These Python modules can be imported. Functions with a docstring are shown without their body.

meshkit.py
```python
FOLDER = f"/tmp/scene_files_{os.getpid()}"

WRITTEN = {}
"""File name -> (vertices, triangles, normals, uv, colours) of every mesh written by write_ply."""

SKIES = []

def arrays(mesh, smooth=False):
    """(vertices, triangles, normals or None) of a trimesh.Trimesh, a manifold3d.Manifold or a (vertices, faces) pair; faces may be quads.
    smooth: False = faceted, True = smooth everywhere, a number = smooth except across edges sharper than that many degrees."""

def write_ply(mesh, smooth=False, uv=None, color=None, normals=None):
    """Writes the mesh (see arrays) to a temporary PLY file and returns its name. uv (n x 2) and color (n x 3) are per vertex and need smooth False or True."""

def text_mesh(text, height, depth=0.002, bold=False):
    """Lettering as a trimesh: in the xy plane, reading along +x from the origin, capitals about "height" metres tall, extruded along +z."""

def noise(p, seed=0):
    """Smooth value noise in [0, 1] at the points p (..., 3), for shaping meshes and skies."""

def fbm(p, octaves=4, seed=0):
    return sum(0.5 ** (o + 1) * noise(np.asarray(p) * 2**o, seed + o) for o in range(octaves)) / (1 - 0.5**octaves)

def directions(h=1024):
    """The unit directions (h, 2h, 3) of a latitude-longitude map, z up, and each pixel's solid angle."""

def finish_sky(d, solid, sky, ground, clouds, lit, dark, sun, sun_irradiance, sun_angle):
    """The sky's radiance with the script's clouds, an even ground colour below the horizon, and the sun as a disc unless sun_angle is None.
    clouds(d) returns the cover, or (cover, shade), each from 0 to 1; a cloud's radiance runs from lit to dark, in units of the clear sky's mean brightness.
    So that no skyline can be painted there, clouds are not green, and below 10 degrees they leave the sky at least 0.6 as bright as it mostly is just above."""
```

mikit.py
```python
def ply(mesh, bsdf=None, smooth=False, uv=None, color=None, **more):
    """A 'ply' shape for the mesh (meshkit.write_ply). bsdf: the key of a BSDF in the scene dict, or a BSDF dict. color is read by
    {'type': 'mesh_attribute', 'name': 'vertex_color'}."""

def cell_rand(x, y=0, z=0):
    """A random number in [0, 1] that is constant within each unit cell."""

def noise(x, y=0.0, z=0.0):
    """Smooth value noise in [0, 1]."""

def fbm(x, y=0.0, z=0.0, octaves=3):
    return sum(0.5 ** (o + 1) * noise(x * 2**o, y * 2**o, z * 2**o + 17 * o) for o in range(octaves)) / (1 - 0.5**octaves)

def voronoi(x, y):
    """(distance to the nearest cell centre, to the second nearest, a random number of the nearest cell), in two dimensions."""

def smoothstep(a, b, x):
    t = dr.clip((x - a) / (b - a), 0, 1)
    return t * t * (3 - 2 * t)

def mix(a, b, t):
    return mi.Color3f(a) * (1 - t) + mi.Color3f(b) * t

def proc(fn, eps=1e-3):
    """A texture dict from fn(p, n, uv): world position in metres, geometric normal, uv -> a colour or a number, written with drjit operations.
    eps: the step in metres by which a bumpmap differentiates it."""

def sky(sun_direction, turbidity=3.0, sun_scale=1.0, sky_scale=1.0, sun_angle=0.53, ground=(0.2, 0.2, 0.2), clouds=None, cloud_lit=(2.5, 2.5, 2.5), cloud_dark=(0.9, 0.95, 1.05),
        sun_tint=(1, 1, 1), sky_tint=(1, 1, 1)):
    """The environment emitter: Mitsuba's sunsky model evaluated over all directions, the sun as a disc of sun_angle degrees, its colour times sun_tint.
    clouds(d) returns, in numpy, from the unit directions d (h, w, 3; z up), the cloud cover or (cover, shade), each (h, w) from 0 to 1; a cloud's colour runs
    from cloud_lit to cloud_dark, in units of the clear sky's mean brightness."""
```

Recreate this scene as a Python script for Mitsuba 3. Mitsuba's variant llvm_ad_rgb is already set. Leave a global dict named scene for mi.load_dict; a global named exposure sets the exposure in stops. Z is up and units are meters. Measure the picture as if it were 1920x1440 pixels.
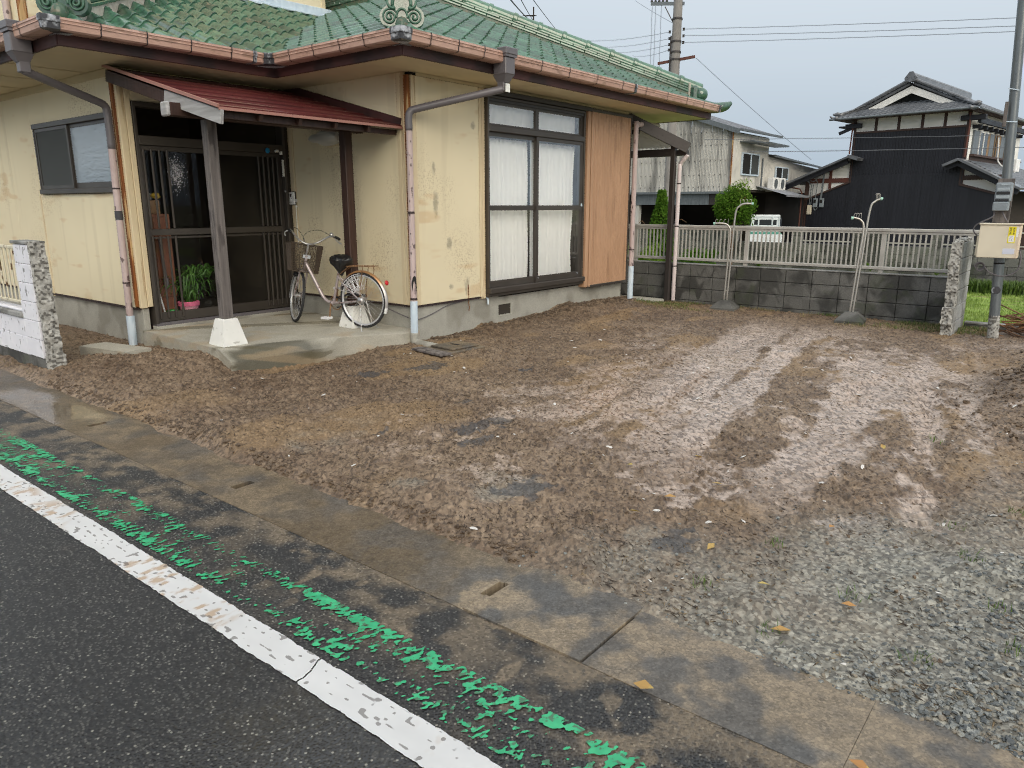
import math, random, numpy as np, trimesh, drjit as dr, mitsuba as mi, mikit, meshkit
from mikit import noise, fbm, voronoi, cell_rand, smoothstep, mix, proc
from shapely.geometry import Polygon, Point
T = mi.ScalarTransform4f
rng = np.random.default_rng(7)
random.seed(7)
scene, labels = {}, {}

# ---------------------------------------------------------------- camera, sky, exposure
EYE = 1.6                                   # the road at the photographer's feet is z = 0; x runs away from the road, y along it
_pitch, _yaw = math.atan(335 / 1380), math.radians(38.8)
_f = [math.cos(_yaw) * math.cos(_pitch), math.sin(_yaw) * math.cos(_pitch), -math.sin(_pitch)]
scene['camera'] = {'type': 'perspective', 'fov': 2 * math.degrees(math.atan(960 / 1380)), 'fov_axis': 'x', 'near_clip': 0.05, 'far_clip': 4000.0,
                   'to_world': T().look_at(origin=[0, 0, EYE], target=[_f[0], _f[1], EYE + _f[2]], up=[0, 0, 1])}


def rain_clouds(d):
    """A closed grey deck: brighter overhead than at the skyline, faintly mottled."""
    el = np.clip(d[..., 2], 0, 1)
    q = d / np.maximum(el, 0.06)[..., None]
    m = meshkit.fbm(np.stack([q[..., 0] * 0.35, q[..., 1] * 0.35, q[..., 0] * 0], -1).reshape(-1, 3)).reshape(el.shape)
    m = (m - m.mean()) / (m.std() + 1e-6)
    shade = 1 - np.clip(el / 0.75, 0, 1) ** 0.8 + 0.012 * m
    return np.ones_like(el), np.clip(shade, 0, 1)


scene['sky'] = mikit.sky([-0.55, -0.72, 0.52], turbidity=3, sun_scale=0.28, sun_angle=46, clouds=rain_clouds, cloud_lit=(2.05, 2.16, 2.25), cloud_dark=(0.80, 0.985, 1.16), ground=(0.16, 0.15, 0.14), sun_tint=(0.86, 0.97, 1.16))
exposure = 2.72

# ---------------------------------------------------------------- naming
_used = {}


def numbered(key):
    n = _used.get(key, 0)
    _used[key] = n + 1
    return key if n == 0 else f'{key}_{n:03d}'


def thing(name, label, cat, group=None):
    k = numbered(name)
    labels[k] = {'label': label, 'category': cat}
    if group:
        labels[k]['group'] = group
    return k


def put(key, mesh, mat, smooth=False, to_world=None, **more):
    d = mikit.ply(mesh, mat, smooth=smooth, **more)
    if to_world is not None:
        d['to_world'] = to_world
    scene[key] = d
    return key


def part(parent, name, mesh, mat, smooth=False, label=None, kind=None, **more):
    k = numbered(parent + '__' + name)
    put(k, mesh, mat, smooth, **more)
    if label or kind:
        labels[k] = {**({'label': label} if label else {}), **({'kind': kind} if kind else {})}
    return k


def solo(name, label, cat, mesh, mat, smooth=False, group=None, **more):
    k = thing(name, label, cat, group)
    put(k, mesh, mat, smooth, **more)
    return k


def struct(name, mesh, mat, smooth=False, label=None, kind='structure', **more):
    k = numbered(name)
    put(k, mesh, mat, smooth, **more)
    labels[k] = {'kind': kind, **({'label': label} if label else {})}
    return k


# ---------------------------------------------------------------- meshes: everything is a (vertices, triangles) pair
def cat(*ms):
    vs, fs, n = [], [], 0
    for m in ms:
        v, f = (np.asarray(m.vertices), np.asarray(m.faces)) if hasattr(m, 'faces') else m
        vs.append(np.asarray(v, float)); fs.append(np.asarray(f, int) + n); n += len(v)
    return np.vstack(vs), np.vstack(fs)


_BF = np.array([[0, 2, 1], [1, 2, 3], [4, 5, 6], [5, 7, 6], [0, 1, 4], [1, 5, 4], [2, 6, 3], [3, 6, 7], [0, 4, 2], [2, 4, 6], [1, 3, 5], [3, 7, 5]])
_HULLF = None


def bx(x0, x1, y0, y1, z0, z1, b=0.0):
    """A box, its edges chamfered by b."""
    global _HULLF
    x0, x1 = min(x0, x1), max(x0, x1); y0, y1 = min(y0, y1), max(y0, y1); z0, z1 = min(z0, z1), max(z0, z1)
    if not b:
        return np.array([[x, y, z] for z in (z0, z1) for y in (y0, y1) for x in (x0, x1)], float), _BF
    def cor(lo, hi, bb):
        out = []
        for z in (0, 1):
            for y in (0, 1):
                for x in (0, 1):
                    c = np.array([x, y, z])
                    for k in range(3):
                        p = np.where(c == 0, lo, hi).astype(float)
                        o = [i for i in range(3) if i != k]
                        for i in o:
                            p[i] += bb if c[i] == 0 else -bb
                        out.append(p)
        return np.array(out)
    if _HULLF is None:
        h = trimesh.convex.convex_hull(cor(np.zeros(3), np.ones(3), 0.1))
        idx = np.argmin(((h.vertices[:, None] - cor(np.zeros(3), np.ones(3), 0.1)[None]) ** 2).sum(-1), 1)
        _HULLF = idx[h.faces]
    b = min(b, 0.49 * (x1 - x0), 0.49 * (y1 - y0), 0.49 * (z1 - z0))
    return cor(np.array([x0, y0, z0]), np.array([x1, y1, z1]), b), _HULLF


def move(m, dx=0, dy=0, dz=0):
    return np.asarray(m[0]) + [dx, dy, dz], m[1]


def rot(m, deg, axis='z', about=(0, 0, 0)):
    a = math.radians(deg); c, s = math.cos(a), math.sin(a)
    R = {'z': [[c, -s, 0], [s, c, 0], [0, 0, 1]], 'x': [[1, 0, 0], [0, c, -s], [0, s, c]], 'y': [[c, 0, s], [0, 1, 0], [-s, 0, c]]}[axis]
    return (np.asarray(m[0]) - about) @ np.array(R).T + about, m[1]


def frame(m, o, ex, ey, ez):
    """Local x, y, z of the mesh laid along the three directions, from o."""
    R = np.array([ex, ey, ez], float)
    v, f = np.asarray(m[0]) @ R + np.asarray(o), np.asarray(m[1])
    return v, (f if np.linalg.det(R) > 0 else f[:, ::-1])


def tube(pts, r, n=8, cap=True, flat=None):
    """A tube along a polyline; r a number or one per point."""
    P = np.asarray(pts, float); k = len(P)
    r = np.broadcast_to(np.asarray(r, float), (k,))
    t = np.gradient(P, axis=0) if k > 2 else np.repeat([P[-1] - P[0]], k, 0)
    t /= np.linalg.norm(t, axis=1, keepdims=True) + 1e-12
    u = np.cross(t[0], [0, 0, 1.0] if abs(t[0][2]) < 0.9 else [1.0, 0, 0]); u /= np.linalg.norm(u)
    ang = np.arange(n) * 2 * np.pi / n
    V = []
    for i in range(k):
        u = u - t[i] * (u @ t[i]); u /= np.linalg.norm(u) + 1e-12
        w = np.cross(t[i], u)
        V.append(P[i] + r[i] * (np.cos(ang)[:, None] * u + np.sin(ang)[:, None] * w))
    V = np.vstack(V); F = []
    for i in range(k - 1):
        a = i * n + np.arange(n); b = i * n + (np.arange(n) + 1) % n
        F.append(np.stack([a, b, b + n], 1)); F.append(np.stack([a, b + n, a + n], 1))
    if cap:
        V = np.vstack([V, P[0], P[-1]]); c0, c1 = len(V) - 2, len(V) - 1
        j = np.arange(n); e = (k - 1) * n
        F.append(np.stack([np.full(n, c0), (j + 1) % n, j], 1)); F.append(np.stack([np.full(n, c1), e + j, e + (j + 1) % n], 1))
    return V, np.vstack(F)


def smooth_path(pts, n=6):
    """Catmull-Rom through the points."""
    P = np.asarray(pts, float); Q = np.vstack([2 * P[0] - P[1], P, 2 * P[-1] - P[-2]]); out = []
    for i in range(1, len(Q) - 2):
        p0, p1, p2, p3 = Q[i - 1:i + 3]
        for t in np.linspace(0, 1, n, endpoint=False):
            out.append(0.5 * (2 * p1 + (p2 - p0) * t + (2 * p0 - 5 * p1 + 4 * p2 - p3) * t * t + (3 * p1 - p0 - 3 * p2 + p3) * t ** 3))
    return np.array(out + [P[-1]])


def bar(p, q, w, h, b=0.0, up=(0, 0, 1)):
    """A straight bar from p to q, w wide, h high (centred)."""
    p, q = np.asarray(p, float), np.asarray(q, float); L = np.linalg.norm(q - p); ex = (q - p) / L
    ey = np.cross(up, ex)
    if np.linalg.norm(ey) < 1e-6:
        ey = np.cross([1.0, 0, 0], ex)
    ey /= np.linalg.norm(ey)
    return frame(bx(0, L, -w / 2, w / 2, -h / 2, h / 2, b), p, ex, ey, np.cross(ex, ey))


def lathe(prof, n=20, o=(0, 0, 0), ez=(0, 0, 1)):
    prof = np.asarray(prof, float); a = np.arange(n) * 2 * np.pi / n; k = len(prof)
    V = np.vstack([np.stack([r * np.cos(a), r * np.sin(a), np.full(n, z)], 1) for r, z in prof]); F = []
    for i in range(k - 1):
        p = i * n + np.arange(n); q = i * n + (np.arange(n) + 1) % n
        F += [np.stack([p, q, q + n], 1), np.stack([p, q + n, p + n], 1)]
    ez = np.asarray(ez, float) / np.linalg.norm(ez); ex = np.cross(ez, [0, 0, 1.0] if abs(ez[2]) < 0.9 else [1.0, 0, 0]); ex /= np.linalg.norm(ex)
    return frame((V, np.vstack(F)), o, ex, np.cross(ez, ex), ez)


def prism(poly, z0, z1, o=(0, 0, 0), ex=(1, 0, 0), ey=(0, 1, 0)):
    """A polygon (points or shapely) pushed from z0 to z1 along ex x ey."""
    pg = poly if hasattr(poly, 'exterior') else Polygon(poly)
    m = trimesh.creation.extrude_polygon(pg, z1 - z0)
    return frame((np.asarray(m.vertices) + [0, 0, z0], np.asarray(m.faces)), o, ex, ey, np.cross(ex, ey))


def sheet(fn, xs, ys):
    """A height field over a grid; fn(x, y) in numpy."""
    X, Y = np.meshgrid(xs, ys, indexing='ij'); Z = fn(X, Y)
    n, m = X.shape; i = np.arange(n * m).reshape(n, m)
    a, b, c, d = i[:-1, :-1].ravel(), i[1:, :-1].ravel(), i[1:, 1:].ravel(), i[:-1, 1:].ravel()
    return np.stack([X.ravel(), Y.ravel(), Z.ravel()], 1), np.vstack([np.stack([a, b, c], 1), np.stack([a, c, d], 1)])


def iso_fill(F, xs, ys, z=0.0):
    """The region F > 0 of a grid as flat triangles with interpolated edges."""
    X, Y = np.meshgrid(xs, ys, indexing='ij'); n, m = X.shape; i = np.arange(n * m).reshape(n, m)
    a, b, c, d = i[:-1, :-1].ravel(), i[1:, :-1].ravel(), i[1:, 1:].ravel(), i[:-1, 1:].ravel()
    tri = np.vstack([np.stack([a, b, c], 1), np.stack([a, c, d], 1)])
    P = np.stack([X.ravel(), Y.ravel()], 1); g = F.ravel(); s = g[tri] > 0; k = s.sum(1); out = [P[tri[k == 3]]]
    cut = lambda p, q, gp, gq: p + (q - p) * (gp / (gp - gq))[:, None]
    for r in range(3):
        u, v, w = tri[:, r], tri[:, (r + 1) % 3], tri[:, (r + 2) % 3]
        o = (k == 1) & s[:, r]
        if o.any():
            p, q, t = u[o], v[o], w[o]
            out.append(np.stack([P[p], cut(P[p], P[q], g[p], g[q]), cut(P[p], P[t], g[p], g[t])], 1))
        o = (k == 2) & ~s[:, r]
        if o.any():
            p, q, t = u[o], v[o], w[o]
            A, B = cut(P[q], P[p], g[q], g[p]), cut(P[t], P[p], g[t], g[p])
            out += [np.stack([A, P[q], P[t]], 1), np.stack([A, P[t], B], 1)]
    V = np.vstack(out).reshape(-1, 2)
    return np.column_stack([V, np.full(len(V), z)]), np.arange(len(V)).reshape(-1, 3)


# numpy noise
_tab = np.random.default_rng(3).random((256, 256))


def nz(x, y):
    x, y = np.asarray(x, float), np.asarray(y, float)
    i, j = np.floor(x).astype(int), np.floor(y).astype(int); u, v = x - i, y - j; u = u * u * (3 - 2 * u); v = v * v * (3 - 2 * v)
    t = lambda p, q: _tab[p & 255, q & 255]
    return (t(i, j) * (1 - u) + t(i + 1, j) * u) * (1 - v) + (t(i, j + 1) * (1 - u) + t(i + 1, j + 1) * u) * v


def fb(x, y, o=4):
    return sum(0.5 ** (k + 1) * nz(x * 2 ** k + 31 * k, y * 2 ** k + 17 * k) for k in range(o)) / (1 - 0.5 ** o)


def ss(a, b, x):
    t = np.clip((x - a) / (b - a), 0, 1)
    return t * t * (3 - 2 * t)


def lump(seed, n=1, sub=1, squash=(1, 1, 0.6), rough=0.35):
    """A broken stone or clod about one unit across."""
    m = trimesh.creation.icosphere(subdivisions=sub, radius=0.5)
    r = np.random.default_rng(seed)
    v = np.asarray(m.vertices) * (1 + rough * (r.random((len(m.vertices), 1)) - 0.5) * 2) * squash
    return v, np.asarray(m.faces)


def scatter(variants, pos, size, spin=None, tilt=0.4, seed=0):
    """Copies of small meshes as one mesh."""
    r = np.random.default_rng(seed); n = len(pos); which = r.integers(len(variants), size=n); V, F, base = [], [], 0
    a = r.random(n) * 2 * np.pi if spin is None else spin
    for k, (v, f) in enumerate(variants):
        s = np.where(which == k)[0]
        if not len(s):
            continue
        c, q = np.cos(a[s]), np.sin(a[s]); t1, t2 = (r.random(len(s)) - 0.5) * 2 * tilt, (r.random(len(s)) - 0.5) * 2 * tilt
        vv = v[None] * np.asarray(size)[s].reshape(len(s), 1, -1)
        y2 = vv[..., 1] * np.cos(t1)[:, None] - vv[..., 2] * np.sin(t1)[:, None]; z2 = vv[..., 1] * np.sin(t1)[:, None] + vv[..., 2] * np.cos(t1)[:, None]
        x3 = vv[..., 0] * np.cos(t2)[:, None] + z2 * np.sin(t2)[:, None]; z3 = -vv[..., 0] * np.sin(t2)[:, None] + z2 * np.cos(t2)[:, None]
        w = np.stack([x3 * c[:, None] - y2 * q[:, None], x3 * q[:, None] + y2 * c[:, None], z3], -1) + np.asarray(pos)[s][:, None]
        V.append(w.reshape(-1, 3)); F.append((f[None] + (np.arange(len(s)) * len(v))[:, None, None]).reshape(-1, 3) + base); base += len(s) * len(v)
    return np.vstack(V), np.vstack(F)


# ---------------------------------------------------------------- materials
def mat(key, color, rough=0.6, metal=0.0, spec=0.5, coat=0.0, two=True, bump=None, bscale=1.0, sheen=0.0, eps=1e-3):
    c = proc(color, eps) if callable(color) else {'type': 'rgb', 'value': list(color)}
    r = proc(rough) if callable(rough) else float(rough)
    b = {'type': 'principled', 'base_color': c, 'roughness': r, 'metallic': float(metal), 'specular': float(spec)}
    if coat:
        b['clearcoat'] = float(coat); b['clearcoat_gloss'] = 0.95
    if sheen:
        b['sheen'] = float(sheen)
    if bump:
        b = {'type': 'bumpmap', 'arbitrary': proc(bump, eps), 'scale': float(bscale), 'b': b}
    scene[key] = {'type': 'twosided', 'b': b} if two else b
    return key


C3 = mi.Color3f
# ---------------------------------------------------------------- ground
XA, YD, XI, YB = 3.895, 8.61, 6.035, 6.32        # house faces: wing front, door wall, porch wall, window wall
LOT0 = 2.415                                      # where the earth begins behind the gutter


def track_lines():
    return [(3.18, 0.13), (2.62, 0.10), (2.02, 0.17), (1.22, 0.16), (0.72, 0.12), (0.20, 0.15)]


def mud_mask(x, y):
    """Where the machine smeared the wet clay flat: broken streaks along the tracks."""
    u = y - 0.17 * (x - 5.0)
    env = ss(3.3, 4.7, x) * (1 - ss(8.8, 10.8, x)) * ss(0.05, 0.6, u) * (1 - ss(2.7, 3.7, u))
    n = 0.34 * fb(x * 0.7 + 3, u * 2.3 + 8, 2) + 0.30 * nz(x * 0.30 + 5, u * 5.2) + 0.36 * fb(x * 4.5, u * 9.5, 4)
    m = env * ss(0.475, 0.545, n) 
    m = np.maximum(m, 0.75 * ss(0.575, 0.63, 0.55 * fb(x * 1.3 + 40, y * 1.6, 2) + 0.45 * fb(x * 8, y * 9 + 4, 4)) * ss(2.6, 3.4, x) * (1 - ss(9, 11, x)) * (1 - ss(3.4, 5.0, y)))
    p = ((x - 5.1) * 0.985 + (y - 3.2) * 0.17) / 0.75, (-(x - 5.1) * 0.17 + (y - 3.2) * 0.985) / 0.17
    return np.maximum(m, 1 - ss(0.6, 1.1, np.hypot(*p) + 0.5 * (fb(x * 4, y * 4, 2) - 0.5)))


def gravel_mask(x, y):
    g = ss(-0.6, 1.15, 1.62 - 0.46 * (x - 2.4) - y + 1.5 * (fb(x * 1.4, y * 1.4 + 9, 5) - 0.5))
    return np.maximum(g, 0.55 * ss(0.55, 0.68, fb(x * 2 + 60, y * 2, 3)) * (1 - ss(2.6, 4.2, x)) * (1 - ss(2.5, 7, y)))


def lot_base(x, y):
    z = np.where(x > LOT0, 0.012, 0.0)
    z = z + 0.11 * np.exp(-(((x - 3.25) / 0.62) ** 2 + ((y - 7.55) / 0.75) ** 2))              # the heap beside the porch
    z = z + 0.035 * np.exp(-(((x - 2.75) / 0.3) ** 2 + ((y - 6.4) / 1.6) ** 2))
    up = ss(6.3, 8.2, x) * (1 - ss(10.9, 11.3, x))
    z = z + up * (0.05 + 0.07 * ss(7.5, 10, x)) * np.exp(-np.clip(YB - y, 0, 9) / 0.45)              # earth thrown against the wall
    z = z + 0.05 * ss(0.62, 0.8, fb(x * 1.1 + 7, y * 1.1 + 3, 3))
    z = z + 0.16 * np.exp(-(((x - 7.6) / 0.9) ** 2 + ((y - 0.35) / 0.28) ** 2)) + 0.10 * np.exp(-(((x - 9.6) / 1.2) ** 2 + ((y - 0.0) / 0.6) ** 2))
    pit = np.exp(-(((x - 4.5) / 0.85) ** 4 + ((y - 6.55) / 0.26) ** 2))
    return z - 0.13 * pit - 0.03 * ss(9.5, 11.3, x)


def lot_z(x, y, fine=True):
    x, y = np.asarray(x, float), np.asarray(y, float)
    z = lot_base(x, y)
    m, g = mud_mask(x, y), gravel_mask(x, y)
    soft = 1 - 0.80 * m
    z = z + soft * (0.026 * (fb(x * 2.3, y * 2.3, 3) - 0.5) + 0.013 * (fb(x * 9, y * 9, 3) - 0.5))
    if fine:
        z = z + soft * (1 - 0.35 * g) * (0.020 * np.maximum(fb(x * 34 + 5, y * 34, 2) - 0.48, 0) * 2 + 0.010 * (nz(x * 62, y * 62) - 0.5))
        z = z + soft * 0.016 * ss(0.62, 0.74, fb(x * 17 + 50, y * 24, 4)) * (1 - g)
    for y0, w in track_lines():                                                          # wheel ruts with the print of the treads
        u = (y - 0.17 * (x - 5.0) - y0 - 0.05 * np.sin(x * 0.8 + y0))
        inside = np.exp(-(u / (w * 1.1)) ** 4) * ss(3.1, 4.0, x) * (1 - ss(8.8, 10.4, x)) * (0.25 + 0.75 * ss(0.38, 0.56, fb(x * 0.9 + 9 * y0, u * 2 + 4, 2)))
        tread = np.clip(np.sin((x * 0.98 + 1.1 * np.abs(u)) * 2 * math.pi / 0.115), -0.3, 0.5)
        z = z - inside * 0.012 + inside * 0.017 * tread
    return z * ss(LOT0 - 0.06, LOT0 + 0.10, x + 0.09 * (fb(y * 3.1, x * 0, 3) - 0.5)) * 1.0 + 0.0


def dirt_color(p, n, uv):
    x, y = p.x, p.y
    a, b, c = fbm(x * 1.7, y * 1.7, 0.0, 3), fbm(x * 14, y * 14, 3.0, 3), noise(x * 90, y * 90, 0.0)
    d1, d2, r = voronoi(x * 62 + 1.5 * b, y * 62 + 1.2 * a)
    xr, yr = 0.83 * x + 0.56 * y + 0.03 * b, 0.83 * y - 0.56 * x + 0.03 * a
    soil = mix(C3(0.115, 0.076, 0.048), C3(0.225, 0.163, 0.110), a * 0.8 + (b - 0.5) * 1.1 + (fbm(x * 55, y * 55, 6.0, 2) - 0.5) * 0.9)
    soil = mix(soil, C3(0.040, 0.025, 0.016), smoothstep(0.50, 0.70, fbm(xr * 34, yr * 58, 3.0, 4)) * 0.70)
    soil = mix(soil, C3(0.23, 0.15, 0.075), smoothstep(0.60, 0.74, fbm(x * 1.1 + 9, y * 2.0, 1.0, 2)) * 0.5)
    mud = mix(C3(0.30, 0.228, 0.18), C3(0.43, 0.345, 0.288), fbm(x * 2.2, y * 3.0, 5.0, 2))
    mud = mix(mud, C3(0.075, 0.048, 0.032), smoothstep(0.50, 0.66, fbm(xr * 30, yr * 62, 9.0, 4)) * 0.80)
    col = mix(soil, mud, uv.x * (0.55 + 0.45 * smoothstep(0.35, 0.55, b)))
    grit = mix(C3(0.115, 0.112, 0.094), C3(0.235, 0.228, 0.195), fbm(x * 40, y * 40, 2.0, 2) * 0.8 + c * 0.4)
    grit = mix(grit, C3(0.060, 0.050, 0.038), smoothstep(0.45, 0.95, d1) * 0.75) * (0.55 + 0.9 * r)
    col = mix(col, grit, dr.clip(uv.y * 1.15 - 0.15 * b, 0, 1) * 0.92)
    col = col * (0.62 + 0.42 * c + 0.34 * r)
    tar = mi.Float(0)                                                                    # scraps of the old tarmac
    for cx, cy, rx, ry in ((3.95, 3.45, 0.30, 0.13), (3.62, 3.25, 0.16, 0.10), (5.13, 5.23, 0.28, 0.14), (4.55, 5.40, 0.22, 0.10), (3.15, 2.42, 0.20, 0.13), (5.6, 4.35, 0.18, 0.06), (3.05, 1.45, 0.14, 0.09), (4.35, 4.0, 0.10, 0.06), (3.35, 3.9, 0.09, 0.05)):
        d = dr.sqrt(dr.square((x - cx) / rx) + dr.square((y - cy) / ry))
        tar = dr.maximum(tar, 1 - smoothstep(0.62, 1.05, d + (b - 0.5) * 1.9))
    return mix(col, C3(0.045, 0.046, 0.050) * (0.55 + 0.9 * c), tar * 0.72)


def dirt_rough(p, n, uv):
    w = uv.x * (1 - 0.55 * smoothstep(0.50, 0.66, fbm(p.x * 30, p.y * 62, 9.0, 2)))
    return 0.60 - 0.36 * w - 0.1 * uv.y


mat('m_dirt', dirt_color, dirt_rough, spec=0.5)


def dirt_patch(xs, ys):
    m = sheet(lot_z, xs, ys)
    x, y = m[0][:, 0], m[0][:, 1]
    return m, np.column_stack([mud_mask(x, y), gravel_mask(x, y)])


def asphalt_col(p, n, uv):
    x, y = p.x, p.y
    d1, d2, r = voronoi(x * 95, y * 95)
    base = mix(C3(0.013, 0.0132, 0.014), C3(0.027, 0.027, 0.028), fbm(x * 1.3, y * 1.3, 0.0, 3))
    stone = mix(C3(0.010, 0.010, 0.011), C3(0.115, 0.112, 0.104), r * r * r)
    col = mix(stone, base, smoothstep(0.30, 0.55, d1))
    col = mix(col, C3(0.26, 0.25, 0.22), smoothstep(0.955, 0.98, r) * (1 - smoothstep(0.3, 0.45, d1)))
    silt = smoothstep(1.30, 1.95, x + 0.75 * (fbm(x * 4.2, y * 3.0, 2.0, 4) - 0.5)) * smoothstep(0.34, 0.68, fbm(x * 9, y * 7, 7.0, 4)) + 0.75 * smoothstep(0.66, 0.72, fbm(x * 7 + 30, y * 9, 1.0, 2)) * smoothstep(1.44, 1.7, x) * smoothstep(3.6, 2.4, y)
    return mix(col, C3(0.20, 0.155, 0.105) * (0.7 + 0.6 * r), dr.clip(silt, 0, 1) * 0.70 * smoothstep(0.0, 0.5, 0.3 + r))


def puddle(x, y):
    """Standing water beside the white line."""
    return smoothstep(0.08, 0.32, smoothstep(2.25, 1.55, y) * smoothstep(0.75, 1.22, x) * smoothstep(1.36, 1.28, x) * smoothstep(0.5, 0.9, y) + 0.35 * (noise(x * 5, y * 5, 0.0) - 0.5))


def asphalt_rough(p, n, uv):
    r = 0.27 + 0.16 * fbm(p.x * 2, p.y * 2, 4.0, 2)
    return r * (1 - 0.82 * puddle(p.x, p.y))


def asphalt_bump(p, n, uv):
    d1, d2, r = voronoi(p.x * 95, p.y * 95)
    return (0.0042 * (1 - smoothstep(0.0, 0.62, d1)) * (0.5 + r) + 0.0015 * noise(p.x * 40, p.y * 40, 0.0)) * (1 - 0.75 * puddle(p.x, p.y))


mat('m_asphalt', asphalt_col, asphalt_rough, spec=0.55, bump=asphalt_bump, eps=1.2e-3)


def line_col(p, n, uv):
    x, y = p.x, p.y
    f = fbm(x * 9, y * 4, 0.0, 3)
    c = mix(C3(0.50, 0.50, 0.50), C3(0.60, 0.60, 0.60), f)
    dirt = smoothstep(0.50, 0.70, fbm(x * 16, y * 26, 6.0, 3)) * smoothstep(0.50, 0.66, fbm(x * 2.5, y * 1.9 + 5, 3.0, 2))
    c = mix(c, C3(0.36, 0.24, 0.14), dirt * 0.75)
    c = mix(c, C3(0.10, 0.09, 0.085), smoothstep(0.80, 0.86, noise(x * 60, y * 34, 0.0)) * 0.7)
    return c


mat('m_line', line_col, 0.38, bump=lambda p, n, uv: 0.0012 * noise(p.x * 170, p.y * 170, 0.0) + 0.0018 * noise(p.x * 30, p.y * 12, 0.0), eps=1.5e-3)
mat('m_green', lambda p, n, uv: mix(mix(C3(0.012, 0.27, 0.12), C3(0.045, 0.42, 0.19), fbm(p.x * 40, p.y * 40, 0.0, 2)), C3(0.06, 0.075, 0.055), smoothstep(0.55, 0.72, fbm(p.x * 60, p.y * 60, 5.0, 3)) * 0.75), 0.42)


def gutter_wet(x, y):
    return smoothstep(5.75, 6.2, y + 0.5 * (fbm(x * 5, y * 2, 3.0, 2) - 0.5)) * smoothstep(7.7, 7.3, y) * smoothstep(2.36, 2.26, x + 0.12 * (noise(x * 4, y * 3, 0.0) - 0.5))


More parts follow.
